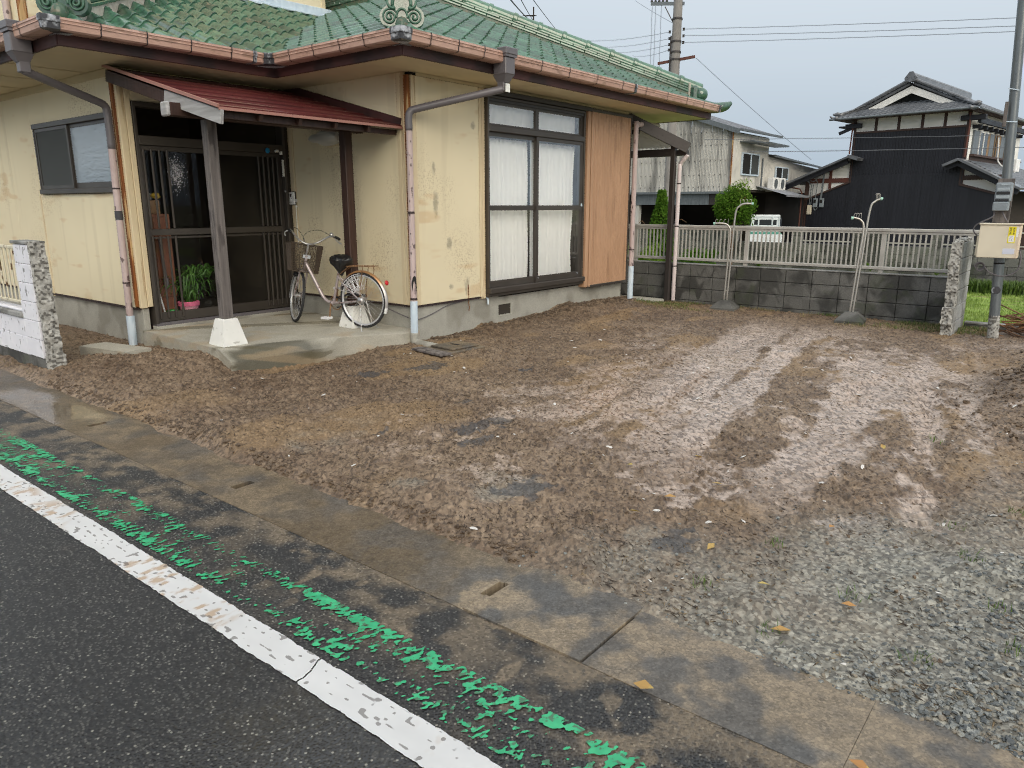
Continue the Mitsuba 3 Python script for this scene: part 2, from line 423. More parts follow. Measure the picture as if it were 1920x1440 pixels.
def gutter_col(p, n, uv):
    x, y = p.x, p.y
    a, b, c = fbm(x * 2.2, y * 1.1, 0.0, 4), fbm(x * 30, y * 30, 1.0, 2), noise(x * 190, y * 190, 0.0)
    near = smoothstep(2.6, 1.5, y)
    mudc = mix(C3(0.060, 0.046, 0.030), C3(0.150, 0.110, 0.068), a * 0.7 + 0.45 * fbm(x * 9, y * 4, 4.0, 4) - 0.1)
    conc = mix(C3(0.085, 0.080, 0.074), C3(0.215, 0.170, 0.118), smoothstep(0.36, 0.62, fbm(x * 7, y * 7, 8.0, 4)))
    col = mix(mudc, conc, dr.clip(near * 0.9 + 0.45 * smoothstep(0.5, 0.66, a) - 0.1, 0, 1))
    col = mix(col, C3(0.065, 0.068, 0.072), smoothstep(0.48, 0.76, fbm(x * 5.3 + 4, y * 4.2, 5.0, 4)) * 0.42)
    d1, d2, r = voronoi(x * 110, y * 110)
    return col * (0.45 + 0.45 * b + 0.36 * c + 0.45 * r * r)


mat('m_gutter', gutter_col, lambda p, n, uv: (0.30 + 0.25 * fbm(p.x * 3, p.y * 2, 4.0, 2)) * (1 - 0.92 * gutter_wet(p.x, p.y)),
    bump=lambda p, n, uv: (0.0028 * noise(p.x * 120, p.y * 120, 0.0) + 0.004 * noise(p.x * 25, p.y * 25, 2.0)) * (1 - 0.96 * gutter_wet(p.x, p.y)), eps=1.5e-3)
mat('m_black', C3(0.008, 0.008, 0.008).numpy().ravel().tolist() if False else (0.010, 0.010, 0.010), 0.8)
mat('m_far_ground', lambda p, n, uv: mix(C3(0.09, 0.10, 0.05), C3(0.16, 0.14, 0.10), fbm(p.x * 0.3, p.y * 0.3, 0.0, 3)), 0.9)


def stone_col(p, n, uv):
    r, q = cell_rand(p.x * 45, p.y * 45, p.z * 45), noise(p.x * 25, p.y * 25, 1.0)
    return mix(mix(C3(0.060, 0.067, 0.070), C3(0.25, 0.255, 0.235), r * r), C3(0.20, 0.16, 0.11), smoothstep(0.7, 0.85, q) * 0.7)


mat('m_stone', stone_col, 0.42, spec=0.5)
mat('m_clod', lambda p, n, uv: mix(C3(0.045, 0.028, 0.018), C3(0.15, 0.105, 0.066), noise(p.x * 35, p.y * 35, p.z * 35)), 0.55)
mat('m_twig', lambda p, n, uv: mix(C3(0.030, 0.019, 0.012), C3(0.27, 0.20, 0.115), cell_rand(p.x * 31, p.y * 31, 0.0) ** 5), 0.7)
mat('m_pebble_white', (0.55, 0.53, 0.50), 0.5)

gx = np.r_[-2500, -400, -100, -40, np.linspace(-20, 60, 41), 100, 400, 2500]
struct('ground', sheet(lambda x, y: -0.62 + 0 * x, gx, gx), 'm_far_ground')
struct('road', sheet(lambda x, y: 0 * x, np.linspace(-7, 1.98, 60), np.r_[-60, -30, np.linspace(-10, 20, 90), 40, 80]), 'm_asphalt')

# white edge line, its edges broken by the stones under it
ys = np.arange(-3.0, 14.0, 0.006); xs = np.arange(1.245, 1.425, 0.006)
Xg, Yg = np.meshgrid(xs, ys, indexing='ij')
rag = 0.010 * (fb(Yg * 45, Xg * 45, 3) - 0.5) + 0.008 * (fb(Yg * 7, Xg * 3 + 2, 2) - 0.5)
F = np.minimum(Xg - 1.262 + rag, 1.405 - Xg + rag) + 0.0
F = np.minimum(F, 0.06 * (0.995 - nz(Xg * 90, Yg * 62)))
crack = np.abs(Yg - 1.985 - 0.35 * (Xg - 1.33) - 0.03 * (fb(Xg * 22, Yg * 0, 2) - 0.5))
F = np.minimum(F, crack - 0.0035)
struct('road_line', iso_fill(F, xs, ys, 0.004), 'm_line')

# what is left of the green kerb strip
ys = np.arange(0.2, 8.5, 0.0045); xs = np.arange(1.41, 1.74, 0.0050)
Xg, Yg = np.meshgrid(xs, ys, indexing='ij')
t = (Xg - 1.435) / 0.25
dense = 0.20 * np.exp(-((t - 0.12) / 0.22) ** 2) + 0.17 * np.exp(-((t - 0.88) / 0.14) ** 2)
along = 0.10 * ss(3.3, 4.6, Yg) * (1 - ss(5.2, 6.2, Yg)) + 0.09 * np.exp(-((Yg - 2.1) / 0.40) ** 2) + 0.03 * (1 - ss(1.2, 2.0, Yg)) - 0.10 * np.exp(-((Yg - 2.9) / 0.32) ** 2)
sk = Yg + 0.35 * (Xg - 1.5)
F = 0.80 * (0.6 * nz(Xg * 34 + 3, sk * 74) + 0.4 * nz(Xg * 80, sk * 120)) + 0.20 * nz(Xg * 7 + 8, sk * 9) + 0.8 * dense + 0.8 * along + 0.35 * (fb(Xg * 9 + 70, Yg * 2.1, 2) - 0.5) - 0.700
F = np.where((t < -0.02 + 0.05 * nz(Yg * 30, Xg)) | (t > 1.03), -0.2, F)
struct('kerb_paint', iso_fill(F, xs, ys, 0.005), 'm_green', label='worn flakes of bright green paint beside the white road line')

# roadside gutter: concrete covers over a dark channel
edges = [-4.0, -1.6, 0.39, 1.27, 1.845, 3.78, 4.26, 5.745, 6.9, 8.5, 11.0, 20.0]
for a, b in zip(edges[:-1], edges[1:]):
    g = 0.004 if (a in (1.27, 1.845)) else 0.0008
    g2 = 0.004 if (b in (1.27, 1.845)) else 0.0008
    pg = Polygon([(1.975, a + g), (LOT0 + 0.05, a + g), (LOT0 + 0.05, b - g2), (1.975, b - g2)])
    for s in (1.845, 3.78, 5.745):
        if abs(s - b) < 1e-6 or abs(s - a) < 1e-6:
            pg = pg.difference(Polygon([(2.112, s - 0.027), (2.242, s - 0.027), (2.242, s + 0.027), (2.112, s + 0.027)]))
    up = 0.009 if a == 1.27 else 0.003
    k = numbered('gutter__cover')
    put(k, prism(pg, -0.09, up), 'm_gutter')
labels['gutter'] = {'kind': 'structure'}
part('gutter', 'channel', cat(bx(1.97, 2.5, -4, 20, -0.13, -0.10), bx(1.93, 1.968, -4, 20, -0.45, -0.01), bx(2.47, 2.5, -4, 20, -0.45, -0.02)), 'm_black')

# the cleared earth, finer where the camera is near
xs1, xs2 = np.arange(2.36, 4.6, 0.0105), np.arange(4.6, 7.0, 0.018)
m1, uv1 = dirt_patch(xs1, np.arange(-1.2, 8.62, 0.0125))
m2, uv2 = dirt_patch(np.r_[xs1[-1], xs2], np.arange(-1.2, 6.9, 0.02))
m3, uv3 = dirt_patch(np.r_[xs2[-1], np.arange(7.0, 11.66, 0.026)], np.arange(-1.2, 8.0, 0.028))
m4, uv4 = dirt_patch(np.arange(2.36, 11.66, 0.06), np.arange(-7, -1.2 + 0.06, 0.06))
m5, uv5 = dirt_patch(np.arange(2.36, 3.96, 0.03), np.arange(8.6, 16, 0.03))
lot = cat(m1, m2, m3, m4, m5)
struct('earth', lot, 'm_dirt', smooth=True, uv=np.vstack([uv1, uv2, uv3, uv4, uv5]))

# loose stones, clods, roots and straw
r = np.random.default_rng(11)
stones = [lump(s, sub=1, squash=(1, 0.8, 0.55), rough=0.30) for s in range(5)]
P = np.column_stack([2.40 + 3.8 * r.random(60000) ** 1.3, -1.0 + 3.4 * r.random(60000)])
keep = r.random(60000) < gravel_mask(P[:, 0], P[:, 1]) * (0.10 + 0.75 * ss(0.9, -0.1, P[:, 1] + 0.35 * (P[:, 0] - 2.5) + 0.6 * (fb(P[:, 0] * 2, P[:, 1] * 2, 2) - 0.5)))
P = P[keep][:16000]; sz = 0.006 + 0.019 * r.random(len(P)) ** 2.5
sz = sz * (0.75 + 0.5 * ss(0.6, -0.2, P[:, 1]))
struct('gravel', scatter(stones, np.column_stack([P, lot_z(P[:, 0], P[:, 1]) + 0.15 * sz]), sz, seed=1), 'm_stone', kind='stuff', label='loose grey gravel strewn over the near corner of the lot')
clods = [lump(20 + s, sub=1, squash=(1, 0.8, 0.6), rough=0.45) for s in range(5)]
P = np.column_stack([2.42 + 8.6 * r.random(26000), 0.0 + 8.2 * r.random(26000)])
ok = (r.random(26000) < 0.55 * (1 - mud_mask(P[:, 0], P[:, 1])) * (1 - 0.8 * gravel_mask(P[:, 0], P[:, 1]))) & ~((P[:, 0] > 3.4) & (P[:, 1] > 6.3) & (P[:, 0] < 6.1)) & ~((P[:, 0] > 6.0) & (P[:, 1] > YB - 0.02))
P = P[ok]; sz = 0.006 + 0.017 * r.random(len(P)) ** 3
Q = np.column_stack([6.25 + 4.6 * r.random(700), YB - 0.03 - 0.16 * r.random(700) ** 2]); P = np.vstack([P, Q]); sz = np.r_[sz, 0.014 + 0.05 * r.random(700) ** 2.4]
Q = np.column_stack([2.42 + 0.10 * r.random(500), 1.9 + 5.5 * r.random(500)]); P = np.vstack([P, Q]); sz = np.r_[sz, 0.012 + 0.028 * r.random(500) ** 2]
Q = np.column_stack([7.6 + 0.8 * r.normal(size=420), 0.38 + 0.2 * r.normal(size=420)]); P = np.vstack([P, Q]); sz = np.r_[sz, 0.015 + 0.045 * r.random(420) ** 2]
struct('soil_clods', scatter(clods, np.column_stack([P, lot_z(P[:, 0], P[:, 1]) + 0.1 * sz]), sz, seed=2), 'm_clod', kind='stuff', label='crumbs and clods of dark earth over the lot')
shred = [(np.array([[-0.5, 0, 0], [0.5, 0.03 * k, 0.02], [0.1, 0.12, 0.05], [-0.1, -0.10, 0.04], [0.0, 0.02, 0.16]]), np.array([[0, 2, 4], [2, 1, 4], [1, 3, 4], [3, 0, 4]])) for k in (-3, 1, 4)]
P = np.column_stack([2.46 + 8.4 * r.random(70000) ** 1.25, 0.0 + 6.3 * r.random(70000)])
ok = (r.random(70000) < 0.75 * ss(0.40, 0.60, fb(P[:, 0] * 5, P[:, 1] * 5 + 3, 3)) * (1 - 0.55 * mud_mask(P[:, 0], P[:, 1]))) & ~((P[:, 0] > 3.6) & (P[:, 1] > 6.25))
P = P[ok]; L = 0.012 + 0.045 * r.random(len(P)) ** 2.2
struct('root_bits', scatter(shred, np.column_stack([P, lot_z(P[:, 0], P[:, 1]) + 0.001]), np.column_stack([L, 0.4 * L + 0.006, 0.5 * L + 0.004]), spin=1.2 + 0.8 * r.normal(size=len(P)), tilt=0.25, seed=3), 'm_twig', kind='stuff', label='shreds of root and straw pressed into the earth')
P = np.column_stack([2.5 + 6.5 * r.random(150), 0.1 + 5.9 * r.random(150)]); sz = 0.010 + 0.020 * r.random(150) ** 2
struct('pale_chips', scatter(stones, np.column_stack([P, lot_z(P[:, 0], P[:, 1]) + 0.006]), np.column_stack([sz * 1.5, sz, sz * 0.5]), seed=4), 'm_pebble_white', kind='stuff', label='small pale chips of stone and shell in the earth')
# ---------------------------------------------------------------- the house: materials
def siding_col(p, n, uv):
    x, y, z = p.x, p.y, p.z
    h = dr.select(dr.abs(n.x) > 0.5, y, x)
    a = fbm(h * 1.1, z * 0.9, 0.0, 3)
    c = mix(C3(0.66, 0.58, 0.405), C3(0.74, 0.66, 0.47), a)
    spk = smoothstep(0.60, 0.80, noise(h * 150, z * 95, 1.0)) * smoothstep(0.54, 0.74, fbm(h * 1.6 + 3, z * 1.1, 2.0, 3))
    c = mix(c, C3(0.33, 0.24, 0.13), spk * 0.5)
    run = smoothstep(0.60, 0.80, fbm(h * 7, z * 0.5, 4.0, 4)) * 0.16
    c = mix(c, C3(0.40, 0.34, 0.22), run)
    for cy, cz, ry, rz in ((6.42, 1.62, 0.05, 0.17), (6.64, 1.15, 0.05, 0.09), (6.95, 0.60, 0.05, 0.12), (6.66, 0.62, 0.04, 0.04), (6.40, 2.02, 0.03, 0.08), (7.10, 2.55, 0.05, 0.05)):
        d = dr.square((x - cy) / ry) + dr.square((z - cz) / rz)
        c = mix(c, C3(0.12, 0.11, 0.08), dr.select(dr.abs(n.y) > 0.5, smoothstep(1.2, 0.0, d + 0.9 * (fbm(h * 30, z * 30, 2.0, 2) - 0.5)) * 0.5, 0.0))
    return mix(c, C3(0.50, 0.30, 0.12), smoothstep(0.66, 0.80, fbm(h * 2.2 + 9, z * 7, 3.0, 3)) * 0.35)


mat('m_siding', siding_col, 0.62, bump=lambda p, n, uv: 0.0012 * noise(p.x * 70 + p.y * 70, p.z * 70, 0.0) + 0.0009 * noise((p.x + p.y) * 300, p.z * 14, 0.0))
mat('m_trim_beige', lambda p, n, uv: mix(mix(C3(0.56, 0.46, 0.30), C3(0.68, 0.58, 0.39), fbm(p.x * 9 + p.y * 9, p.z * 1.2, 0.0, 3)), C3(0.30, 0.16, 0.06), smoothstep(0.62, 0.8, fbm((p.x + p.y) * 20, p.z * 1.3, 3.0, 3)) * 0.5), 0.6)
mat('m_rust', lambda p, n, uv: mix(mix(C3(0.060, 0.018, 0.008), C3(0.34, 0.115, 0.022), fbm((p.x + p.y) * 26, p.z * 2.2, 0.0, 3)), C3(0.60, 0.44, 0.22), smoothstep(0.58, 0.74, fbm((p.x - p.y) * 30, p.z * 2.6, 5.0, 3)) * 0.6), 0.75)


def concrete_col(p, n, uv):
    h = p.x + p.y
    a, b = fbm(h * 1.5, p.z * 2.5, 0.0, 4), fbm(h * 12, p.z * 12 + p.y * 5, 3.0, 3)
    c = mix(C3(0.27, 0.26, 0.225), C3(0.42, 0.41, 0.365), a * 0.7 + b * 0.4)
    c = mix(c, C3(0.16, 0.145, 0.115), smoothstep(0.55, 0.72, fbm(h * 3 + 5, p.z * 2, 6.0, 3)) * 0.5)
    return c * (0.88 + 0.24 * noise(h * 110, p.z * 110, p.y * 60))


mat('m_concrete', concrete_col, 0.7, bump=lambda p, n, uv: 0.002 * noise((p.x + p.y) * 60, p.z * 60, p.y * 40))


def porch_col(p, n, uv):
    x, y = p.x, p.y
    a, b = fbm(x * 2.2, y * 2.2, p.z * 3, 4), fbm(x * 17, y * 17, p.z * 17, 3)
    c = mix(C3(0.25, 0.235, 0.195), C3(0.42, 0.40, 0.34), a * 0.8 + 0.4 * b - 0.1)
    wet = smoothstep(7.02, 6.92, y + 0.30 * (x - 4.0) + 0.22 * (fbm(x * 3, y * 3, 1.0, 3) - 0.5)) * smoothstep(5.05, 4.75, x + 0.3 * (fbm(x * 4, y * 4, 7.0, 2) - 0.5))
    wet = wet * smoothstep(3.86, 3.98, x + 0.08 * (b - 0.5))
    c = mix(c, C3(0.075, 0.070, 0.050), wet * 0.82)
    c = mix(c, C3(0.36, 0.27, 0.17), smoothstep(0.52, 0.70, fbm(y * 4 + 3, p.z * 9 + x * 2, 2.0, 3)) * 0.45)
    c = mix(c, C3(0.10, 0.085, 0.050), smoothstep(0.62, 0.70, fbm(x * 3.3 + y * 5.1, p.z * 8, 9.0, 3)) * 0.6)
    return c * (0.86 + 0.28 * noise(x * 130, y * 130, p.z * 130))


def porch_rough(p, n, uv):
    return 0.62 - 0.34 * smoothstep(7.05, 6.9, p.y + 0.3 * (p.x - 4.0)) * smoothstep(5.1, 4.8, p.x)


mat('m_porch', porch_col, porch_rough)


def tile_col(dark):
    def f(p, n, uv):
        a, b = fbm(p.x * 3, p.y * 3, p.z * 3, 3), noise(p.x * 28, p.y * 28, p.z * 28)
        c = mix(C3(0.024, 0.078, 0.047), C3(0.066, 0.155, 0.100), a)
        c = mix(c, C3(0.016, 0.040, 0.028), smoothstep(0.52, 0.80, b) * 0.6)
        c = mix(c, C3(0.075, 0.085, 0.045), smoothstep(0.55, 0.75, fbm(p.x * 5 + 3, p.y * 5, p.z * 5, 3)) * 0.35)
        return c * dark
    return f


for k, (d, s) in enumerate(((1.0, 0.12), (0.72, 0.15), (1.3, 0.10))):
    mat(f'm_tile_{k}', tile_col(d), s, spec=0.9, coat=1.0)
mat('m_tile_old', lambda p, n, uv: mix(mix(C3(0.028, 0.045, 0.032), C3(0.07, 0.13, 0.085), fbm(p.x * 6, p.y * 6, p.z * 6, 3)), C3(0.16, 0.13, 0.09), smoothstep(0.6, 0.75, noise(p.x * 30, p.y * 30, p.z * 30)) * 0.6), 0.35, coat=0.2)
mat('m_tile_matt', lambda p, n, uv: mix(C3(0.035, 0.105, 0.068), C3(0.085, 0.175, 0.125), noise(p.x * 40, p.y * 40, p.z * 40)), 0.42)
mat('m_mortar', lambda p, n, uv: mix(C3(0.28, 0.24, 0.19), C3(0.62, 0.58, 0.51), fbm(p.x * 14, p.y * 14, p.z * 14, 3)), 0.85)
mat('m_deck', (0.035, 0.022, 0.016), 0.9)
mat('m_gutter_copper', lambda p, n, uv: mix(mix(C3(0.36, 0.205, 0.155), C3(0.50, 0.33, 0.27), fbm((p.x + p.y) * 2.0, p.z * 3, 0.0, 3)), C3(0.20, 0.12, 0.085), smoothstep(0.56, 0.72, fbm((p.x + p.y) * 9, p.z * 26, 3.0, 3)) * 0.55), 0.45)
mat('m_joiner', lambda p, n, uv: mix(C3(0.050, 0.050, 0.056), C3(0.42, 0.44, 0.48), smoothstep(0.48, 0.70, fbm((p.x + p.y) * 18, p.z * 18, 1.0, 3))), 0.4)
mat('m_bracket', (0.035, 0.022, 0.022), 0.5)
mat('m_fascia', lambda p, n, uv: mix(mix(C3(0.030, 0.011, 0.011), C3(0.095, 0.033, 0.030), fbm((p.x + p.y) * 1.2, p.z * 8, 0.0, 3)), C3(0.012, 0.009, 0.010), smoothstep(0.5, 0.75, fbm((p.x + p.y) * 3, p.z * 2, 4.0, 3)) * 0.7), 0.55)
mat('m_soffit', lambda p, n, uv: mix(C3(0.46, 0.38, 0.235), C3(0.56, 0.48, 0.31), fbm(p.x * 2, p.y * 2, 0.0, 3)), 0.7)
mat('m_pipe_grey', (0.125, 0.115, 0.125), 0.4)
mat('m_pipe_faded', lambda p, n, uv: mix(mix(C3(0.40, 0.31, 0.30), C3(0.52, 0.42, 0.41), fbm((p.x + p.y) * 20, p.z * 3, 0.0, 3)), C3(0.085, 0.055, 0.058), smoothstep(0.70, 0.78, fbm((p.x - p.y) * 22, p.z * 14, 2.0, 2)) * 0.85), 0.5)
mat('m_pipe_blue', lambda p, n, uv: mix(C3(0.46, 0.56, 0.66), C3(0.60, 0.68, 0.75), noise((p.x + p.y) * 30, p.z * 9, 0.0)), 0.42)
mat('m_frame', lambda p, n, uv: C3(0.070, 0.060, 0.052) * (0.8 + 0.4 * fbm((p.x + p.y) * 4, p.z * 3, 0.0, 2)), 0.38, metal=0.35)
mat('m_frame_dark', (0.030, 0.026, 0.024), 0.4)
mat('m_shutter', lambda p, n, uv: mix(mix(C3(0.37, 0.215, 0.125), C3(0.47, 0.285, 0.175), fbm(p.x * 4, p.z * 1.0, 0.0, 3)), C3(0.22, 0.115, 0.06), smoothstep(0.60, 0.80, fbm(p.x * 16, p.z * 1.4, 3.0, 3)) * 0.4), 0.5)
scene['m_dark_glass'] = {'type': 'thindielectric', 'int_ior': 1.14}
scene['m_glass'] = {'type': 'thindielectric', 'int_ior': 1.5}
mat('m_curtain', (0.80, 0.81, 0.79), 0.9)
mat('m_screen', (0.050, 0.055, 0.055), 0.75)
mat('m_wavy_glass', lambda p, n, uv: mix(C3(0.20, 0.245, 0.29), C3(0.30, 0.35, 0.40), smoothstep(1.75, 2.2, p.z)), 0.09, spec=0.9, coat=1.0,  # pale blue, lighter upwards, paints part of the sky reflection
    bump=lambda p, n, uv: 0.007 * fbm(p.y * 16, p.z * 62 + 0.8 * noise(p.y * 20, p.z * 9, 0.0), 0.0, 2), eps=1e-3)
mat('m_canopy', lambda p, n, uv: mix(C3(0.050, 0.009, 0.010), C3(0.115, 0.024, 0.024), fbm(p.x * 1.6, p.y * 6, 0.0, 3)), 0.24, spec=0.6)
mat('m_canopy_edge', (0.33, 0.16, 0.13), 0.4)
mat('m_wood_grey', lambda p, n, uv: mix(C3(0.19, 0.185, 0.18), C3(0.50, 0.50, 0.51), fbm(p.x * 50, p.y * 3 + p.x * 4, p.z * 30, 3)), 0.75)
mat('m_wood_post', lambda p, n, uv: mix(mix(C3(0.055, 0.047, 0.044), C3(0.21, 0.185, 0.175), fbm(p.x * 60, p.y * 60, p.z * 2.2, 3)), C3(0.025, 0.020, 0.020), smoothstep(0.55, 0.7, fbm(p.x * 25, p.y * 25, p.z * 4, 2)) * 0.6), 0.65)
mat('m_wood_dark', lambda p, n, uv: mix(C3(0.016, 0.008, 0.006), C3(0.062, 0.028, 0.020), fbm(p.x * 45, p.y * 45, p.z * 2.5, 3)), 0.5)
mat('m_plaster_white', lambda p, n, uv: mix(mix(C3(0.66, 0.66, 0.63), C3(0.76, 0.76, 0.73), fbm(p.x * 12, p.y * 12, p.z * 5, 3)), C3(0.22, 0.20, 0.16), smoothstep(0.66, 0.8, fbm(p.x * 20, p.y * 20, p.z * 20, 3)) * 0.5), 0.75)
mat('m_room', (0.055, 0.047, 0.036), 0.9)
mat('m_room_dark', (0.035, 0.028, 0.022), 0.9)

# ---------------------------------------------------------------- the house: walls
H = thing('house', 'cream house with green glazed tile roof and red porch canopy beside the bare earth lot', 'house')
ZF, ZT = 0.435, 3.035                              # top of the footing, underside of the eaves


def panel(x0, x1, y0, y1, z0, z1):
    part(H, 'siding_panel', bx(x0, x1, y0, y1, z0, z1, 0.004), 'm_siding')


# sheathing behind the siding keeps the rooms dark
shell = [bx(3.93, 4.02, 8.70, 8.86, -0.3, ZT), bx(3.93, 4.02, 8.86, 10.93, -0.3, 1.79), bx(3.93, 4.02, 8.86, 10.93, 2.55, ZT), bx(3.93, 4.02, 10.93, 16, -0.3, ZT),
         bx(3.93, 6.1, 8.64, 8.74, 2.66, ZT), bx(5.93, 6.2, 8.60, 8.74, -0.3, ZT), bx(6.10, 6.16, 6.40, 8.6, -0.3, ZT),
         bx(6.10, 7.33, 6.36, 6.46, -0.3, ZT), bx(7.33, 9.48, 6.36, 6.46, -0.3, 0.46), bx(7.33, 9.48, 6.36, 6.46, 2.92, ZT), bx(9.48, 10.78, 6.36, 6.46, -0.3, ZT), bx(10.70, 10.78, 6.36, 16, -0.3, ZT),
         bx(3.9, 10.8, 15.9, 16, -0.3, ZT)]
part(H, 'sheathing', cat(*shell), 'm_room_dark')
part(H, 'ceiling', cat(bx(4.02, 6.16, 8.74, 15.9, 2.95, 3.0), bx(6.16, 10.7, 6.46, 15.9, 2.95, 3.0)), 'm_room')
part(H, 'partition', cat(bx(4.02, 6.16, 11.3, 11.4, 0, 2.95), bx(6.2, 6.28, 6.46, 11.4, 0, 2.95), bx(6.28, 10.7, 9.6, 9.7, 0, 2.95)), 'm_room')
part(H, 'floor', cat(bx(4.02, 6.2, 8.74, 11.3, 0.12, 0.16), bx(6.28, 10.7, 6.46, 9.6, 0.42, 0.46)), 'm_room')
# footings
part(H, 'footing', bx(3.925, 4.0, 8.63, 16, -0.25, ZF, 0.006), 'm_concrete')
part(H, 'footing', bx(6.065, 6.12, 6.36, 8.63, -0.25, ZF, 0.004), 'm_concrete')
vx0, vx1, vz0, vz1 = 7.60, 7.865, 0.155, 0.295
foot = cat(bx(6.05, vx0, 6.345, 6.42, -0.25, ZF), bx(vx1, 10.80, 6.345, 6.42, -0.25, 0.40), bx(vx0, vx1, 6.345, 6.42, -0.25, vz0), bx(vx0, vx1, 6.345, 6.42, vz1, 0.40))
part(H, 'footing', foot, 'm_concrete')
part(H, 'footing', bx(10.72, 10.80, 6.42, 15.9, -0.25, 0.40), 'm_concrete')
v = part(H, 'air_vent', cat(bx(vx0 + 0.002, vx1 - 0.002, 6.385, 6.395, vz0, vz1)), 'm_black')
for i in range(7):
    x = vx0 + 0.03 + i * 0.034
    part(v, 'grille_bar', bx(x, x + 0.012, 6.366, 6.374, vz0 + 0.004, vz1 - 0.004), 'm_rust')
part(v, 'lip', cat(bx(vx0 - 0.012, vx1 + 0.012, 6.334, 6.35, vz0 - 0.016, vz0 - 0.003)), 'm_concrete')

# wing front, x = 3.895
wy0, wy1, wz0, wz1 = 8.84, 10.955, 1.77, 2.57
panel(XA, 3.93, 8.735, 11.08, ZF + 0.01, wz0 - 0.035)
panel(XA, 3.93, 8.735, 11.08, wz1 + 0.03, ZT)
panel(XA, 3.93, 8.735, wy0 - 0.012, wz0 - 0.032, wz1 + 0.027)
panel(XA, 3.93, wy1 + 0.012, 11.08, wz0 - 0.032, wz1 + 0.027)
panel(XA, 3.93, 11.086, 11.98, ZF + 0.01, ZT)
panel(XA, 3.93, 11.986, 12.9, ZF + 0.01, ZT)
panel(XA, 3.93, 12.906, 14.2, ZF + 0.01, ZT)
part(H, 'joint_strip', bx(3.886, 3.9, 11.06, 11.10, ZF - 0.03, wz0 - 0.05, 0.004), 'm_trim_beige')
part(H, 'drip_edge', cat(bx(3.885, 3.93, 8.66, 14.2, ZF - 0.012, ZF + 0.006), bx(6.025, 6.07, 6.31, 8.6, ZF - 0.012, ZF + 0.006), bx(6.03, 7.30, 6.312, 6.36, ZF - 0.012, ZF + 0.006)), 'm_bracket')
part(H, 'corner_strip', bx(3.885, 3.945, 8.655, 8.728, ZF + 0.02, ZT, 0.006), 'm_rust', label='rust streaked corner strip beside the front door')
part(H, 'door_post', bx(3.90, 3.972, 8.592, 8.652, ZF + 0.01, ZT, 0.006), 'm_trim_beige')
part(H, 'door_post', bx(3.975, 4.035, 8.586, 8.652, ZF + 0.02, ZT, 0.006), 'm_trim_beige')
panel(4.04, 6.03, 8.60, 8.64, 2.715, ZT)                                    # over the door
part(H, 'cornice', bx(3.872, 3.895, 8.70, 14.2, 2.955, 3.035, 0.006), 'm_soffit')
# porch side wall, x = 6.035
panel(XI, 6.065, 6.52, 7.42, ZF + 0.01, ZT)
panel(XI, 6.065, 7.424, 8.50, ZF + 0.01, ZT)
part(H, 'corner_strip', bx(6.022, 6.06, 6.455, 6.516, ZF + 0.01, ZT, 0.005), 'm_trim_beige')
part(H, 'corner_strip', bx(6.022, 6.06, 6.392, 6.452, ZF + 0.01, ZT, 0.005), 'm_trim_beige')
part(H, 'corner_strip', bx(6.015, 6.06, 6.318, 6.388, ZF - 0.005, 3.0, 0.008), 'm_rust', label='rusted corner strip behind the split downpipe')
part(H, 'corner_strip', bx(6.02, 6.06, 8.505, 8.60, ZF + 0.01, ZT, 0.005), 'm_trim_beige')
# window wall, y = 6.32
part(H, 'corner_strip', bx(6.065, 6.13, 6.308, 6.35, ZF + 0.01, 3.0, 0.005), 'm_trim_beige')
panel(6.134, 7.205, YB, 6.36, ZF + 0.01, 3.0)
part(H, 'corner_strip', bx(7.209, 7.255, 6.312, 6.36, ZF - 0.02, 3.0, 0.005), 'm_trim_beige')
part(H, 'corner_strip', bx(7.258, 7.30, 6.306, 6.36, ZF - 0.02, 3.0, 0.005), 'm_trim_beige')
panel(7.31, 10.76, YB + 0.004, 6.36, 2.995, 3.03)
part(H, 'cornice', bx(6.14, 10.8, 6.30, 6.318, 3.0, 3.034, 0.004), 'm_soffit')
part(H, 'cable', tube(smooth_path([[6.03, 6.9, 0.40], [6.03, 6.5, 0.31], [6.05, 6.325, 0.28], [6.3, 6.335, 0.31], [6.6, 6.335, 0.39], [6.9, 6.335, 0.42]]), 0.006, 5), 'm_pipe_grey', smooth=True)
part(H, 'hook', cat(tube(smooth_path([[6.98, 6.33, 0.40], [6.975, 6.315, 0.36], [6.985, 6.315, 0.33], [6.975, 6.318, 0.28]]), 0.005, 5), tube([[6.975, 6.316, 0.40], [6.972, 6.314, 0.62]], 0.0045, 5)), 'm_rust')
part(H, 'tap_lever', cat(tube([[7.335, 6.33, 0.425], [7.332, 6.30, 0.40], [7.328, 6.295, 0.335]], [0.012, 0.016, 0.011], 7)), 'm_pipe_blue')

# ---------------------------------------------------------------- big window with lace curtains
W = part(H, 'window', cat(bx(7.305, 7.335, 6.255, 6.38, 0.545, 2.925, 0.004), bx(9.475, 9.505, 6.255, 6.38, 0.545, 2.925, 0.004), bx(7.305, 9.505, 6.255, 6.38, 2.895, 2.925, 0.004)), 'm_frame')
part(W, 'sill', cat(bx(7.295, 9.515, 6.215, 6.38, 0.475, 0.545, 0.008), bx(7.30, 9.51, 6.25, 6.38, 0.435, 0.473)), 'm_frame')
part(W, 'head', cat(bx(7.29, 9.60, 6.225, 6.38, 2.93, 2.99, 0.006), bx(7.34, 9.47, 6.27, 6.30, 2.86, 2.893)), 'm_frame_dark')
part(W, 'transom', cat(bx(7.336, 9.474, 6.25, 6.37, 2.50, 2.575, 0.006)), 'm_frame')
part(W, 'transom_sash', cat(*[bx(a, b, 6.29, 6.33, 2.577, 2.86) for a, b in ((7.336, 7.375), (8.33, 8.40), (9.435, 9.474))], *[bx(7.336, 9.474, 6.292, 6.328, c, d) for c, d in ((2.577, 2.60), (2.83, 2.86))]), 'm_frame')
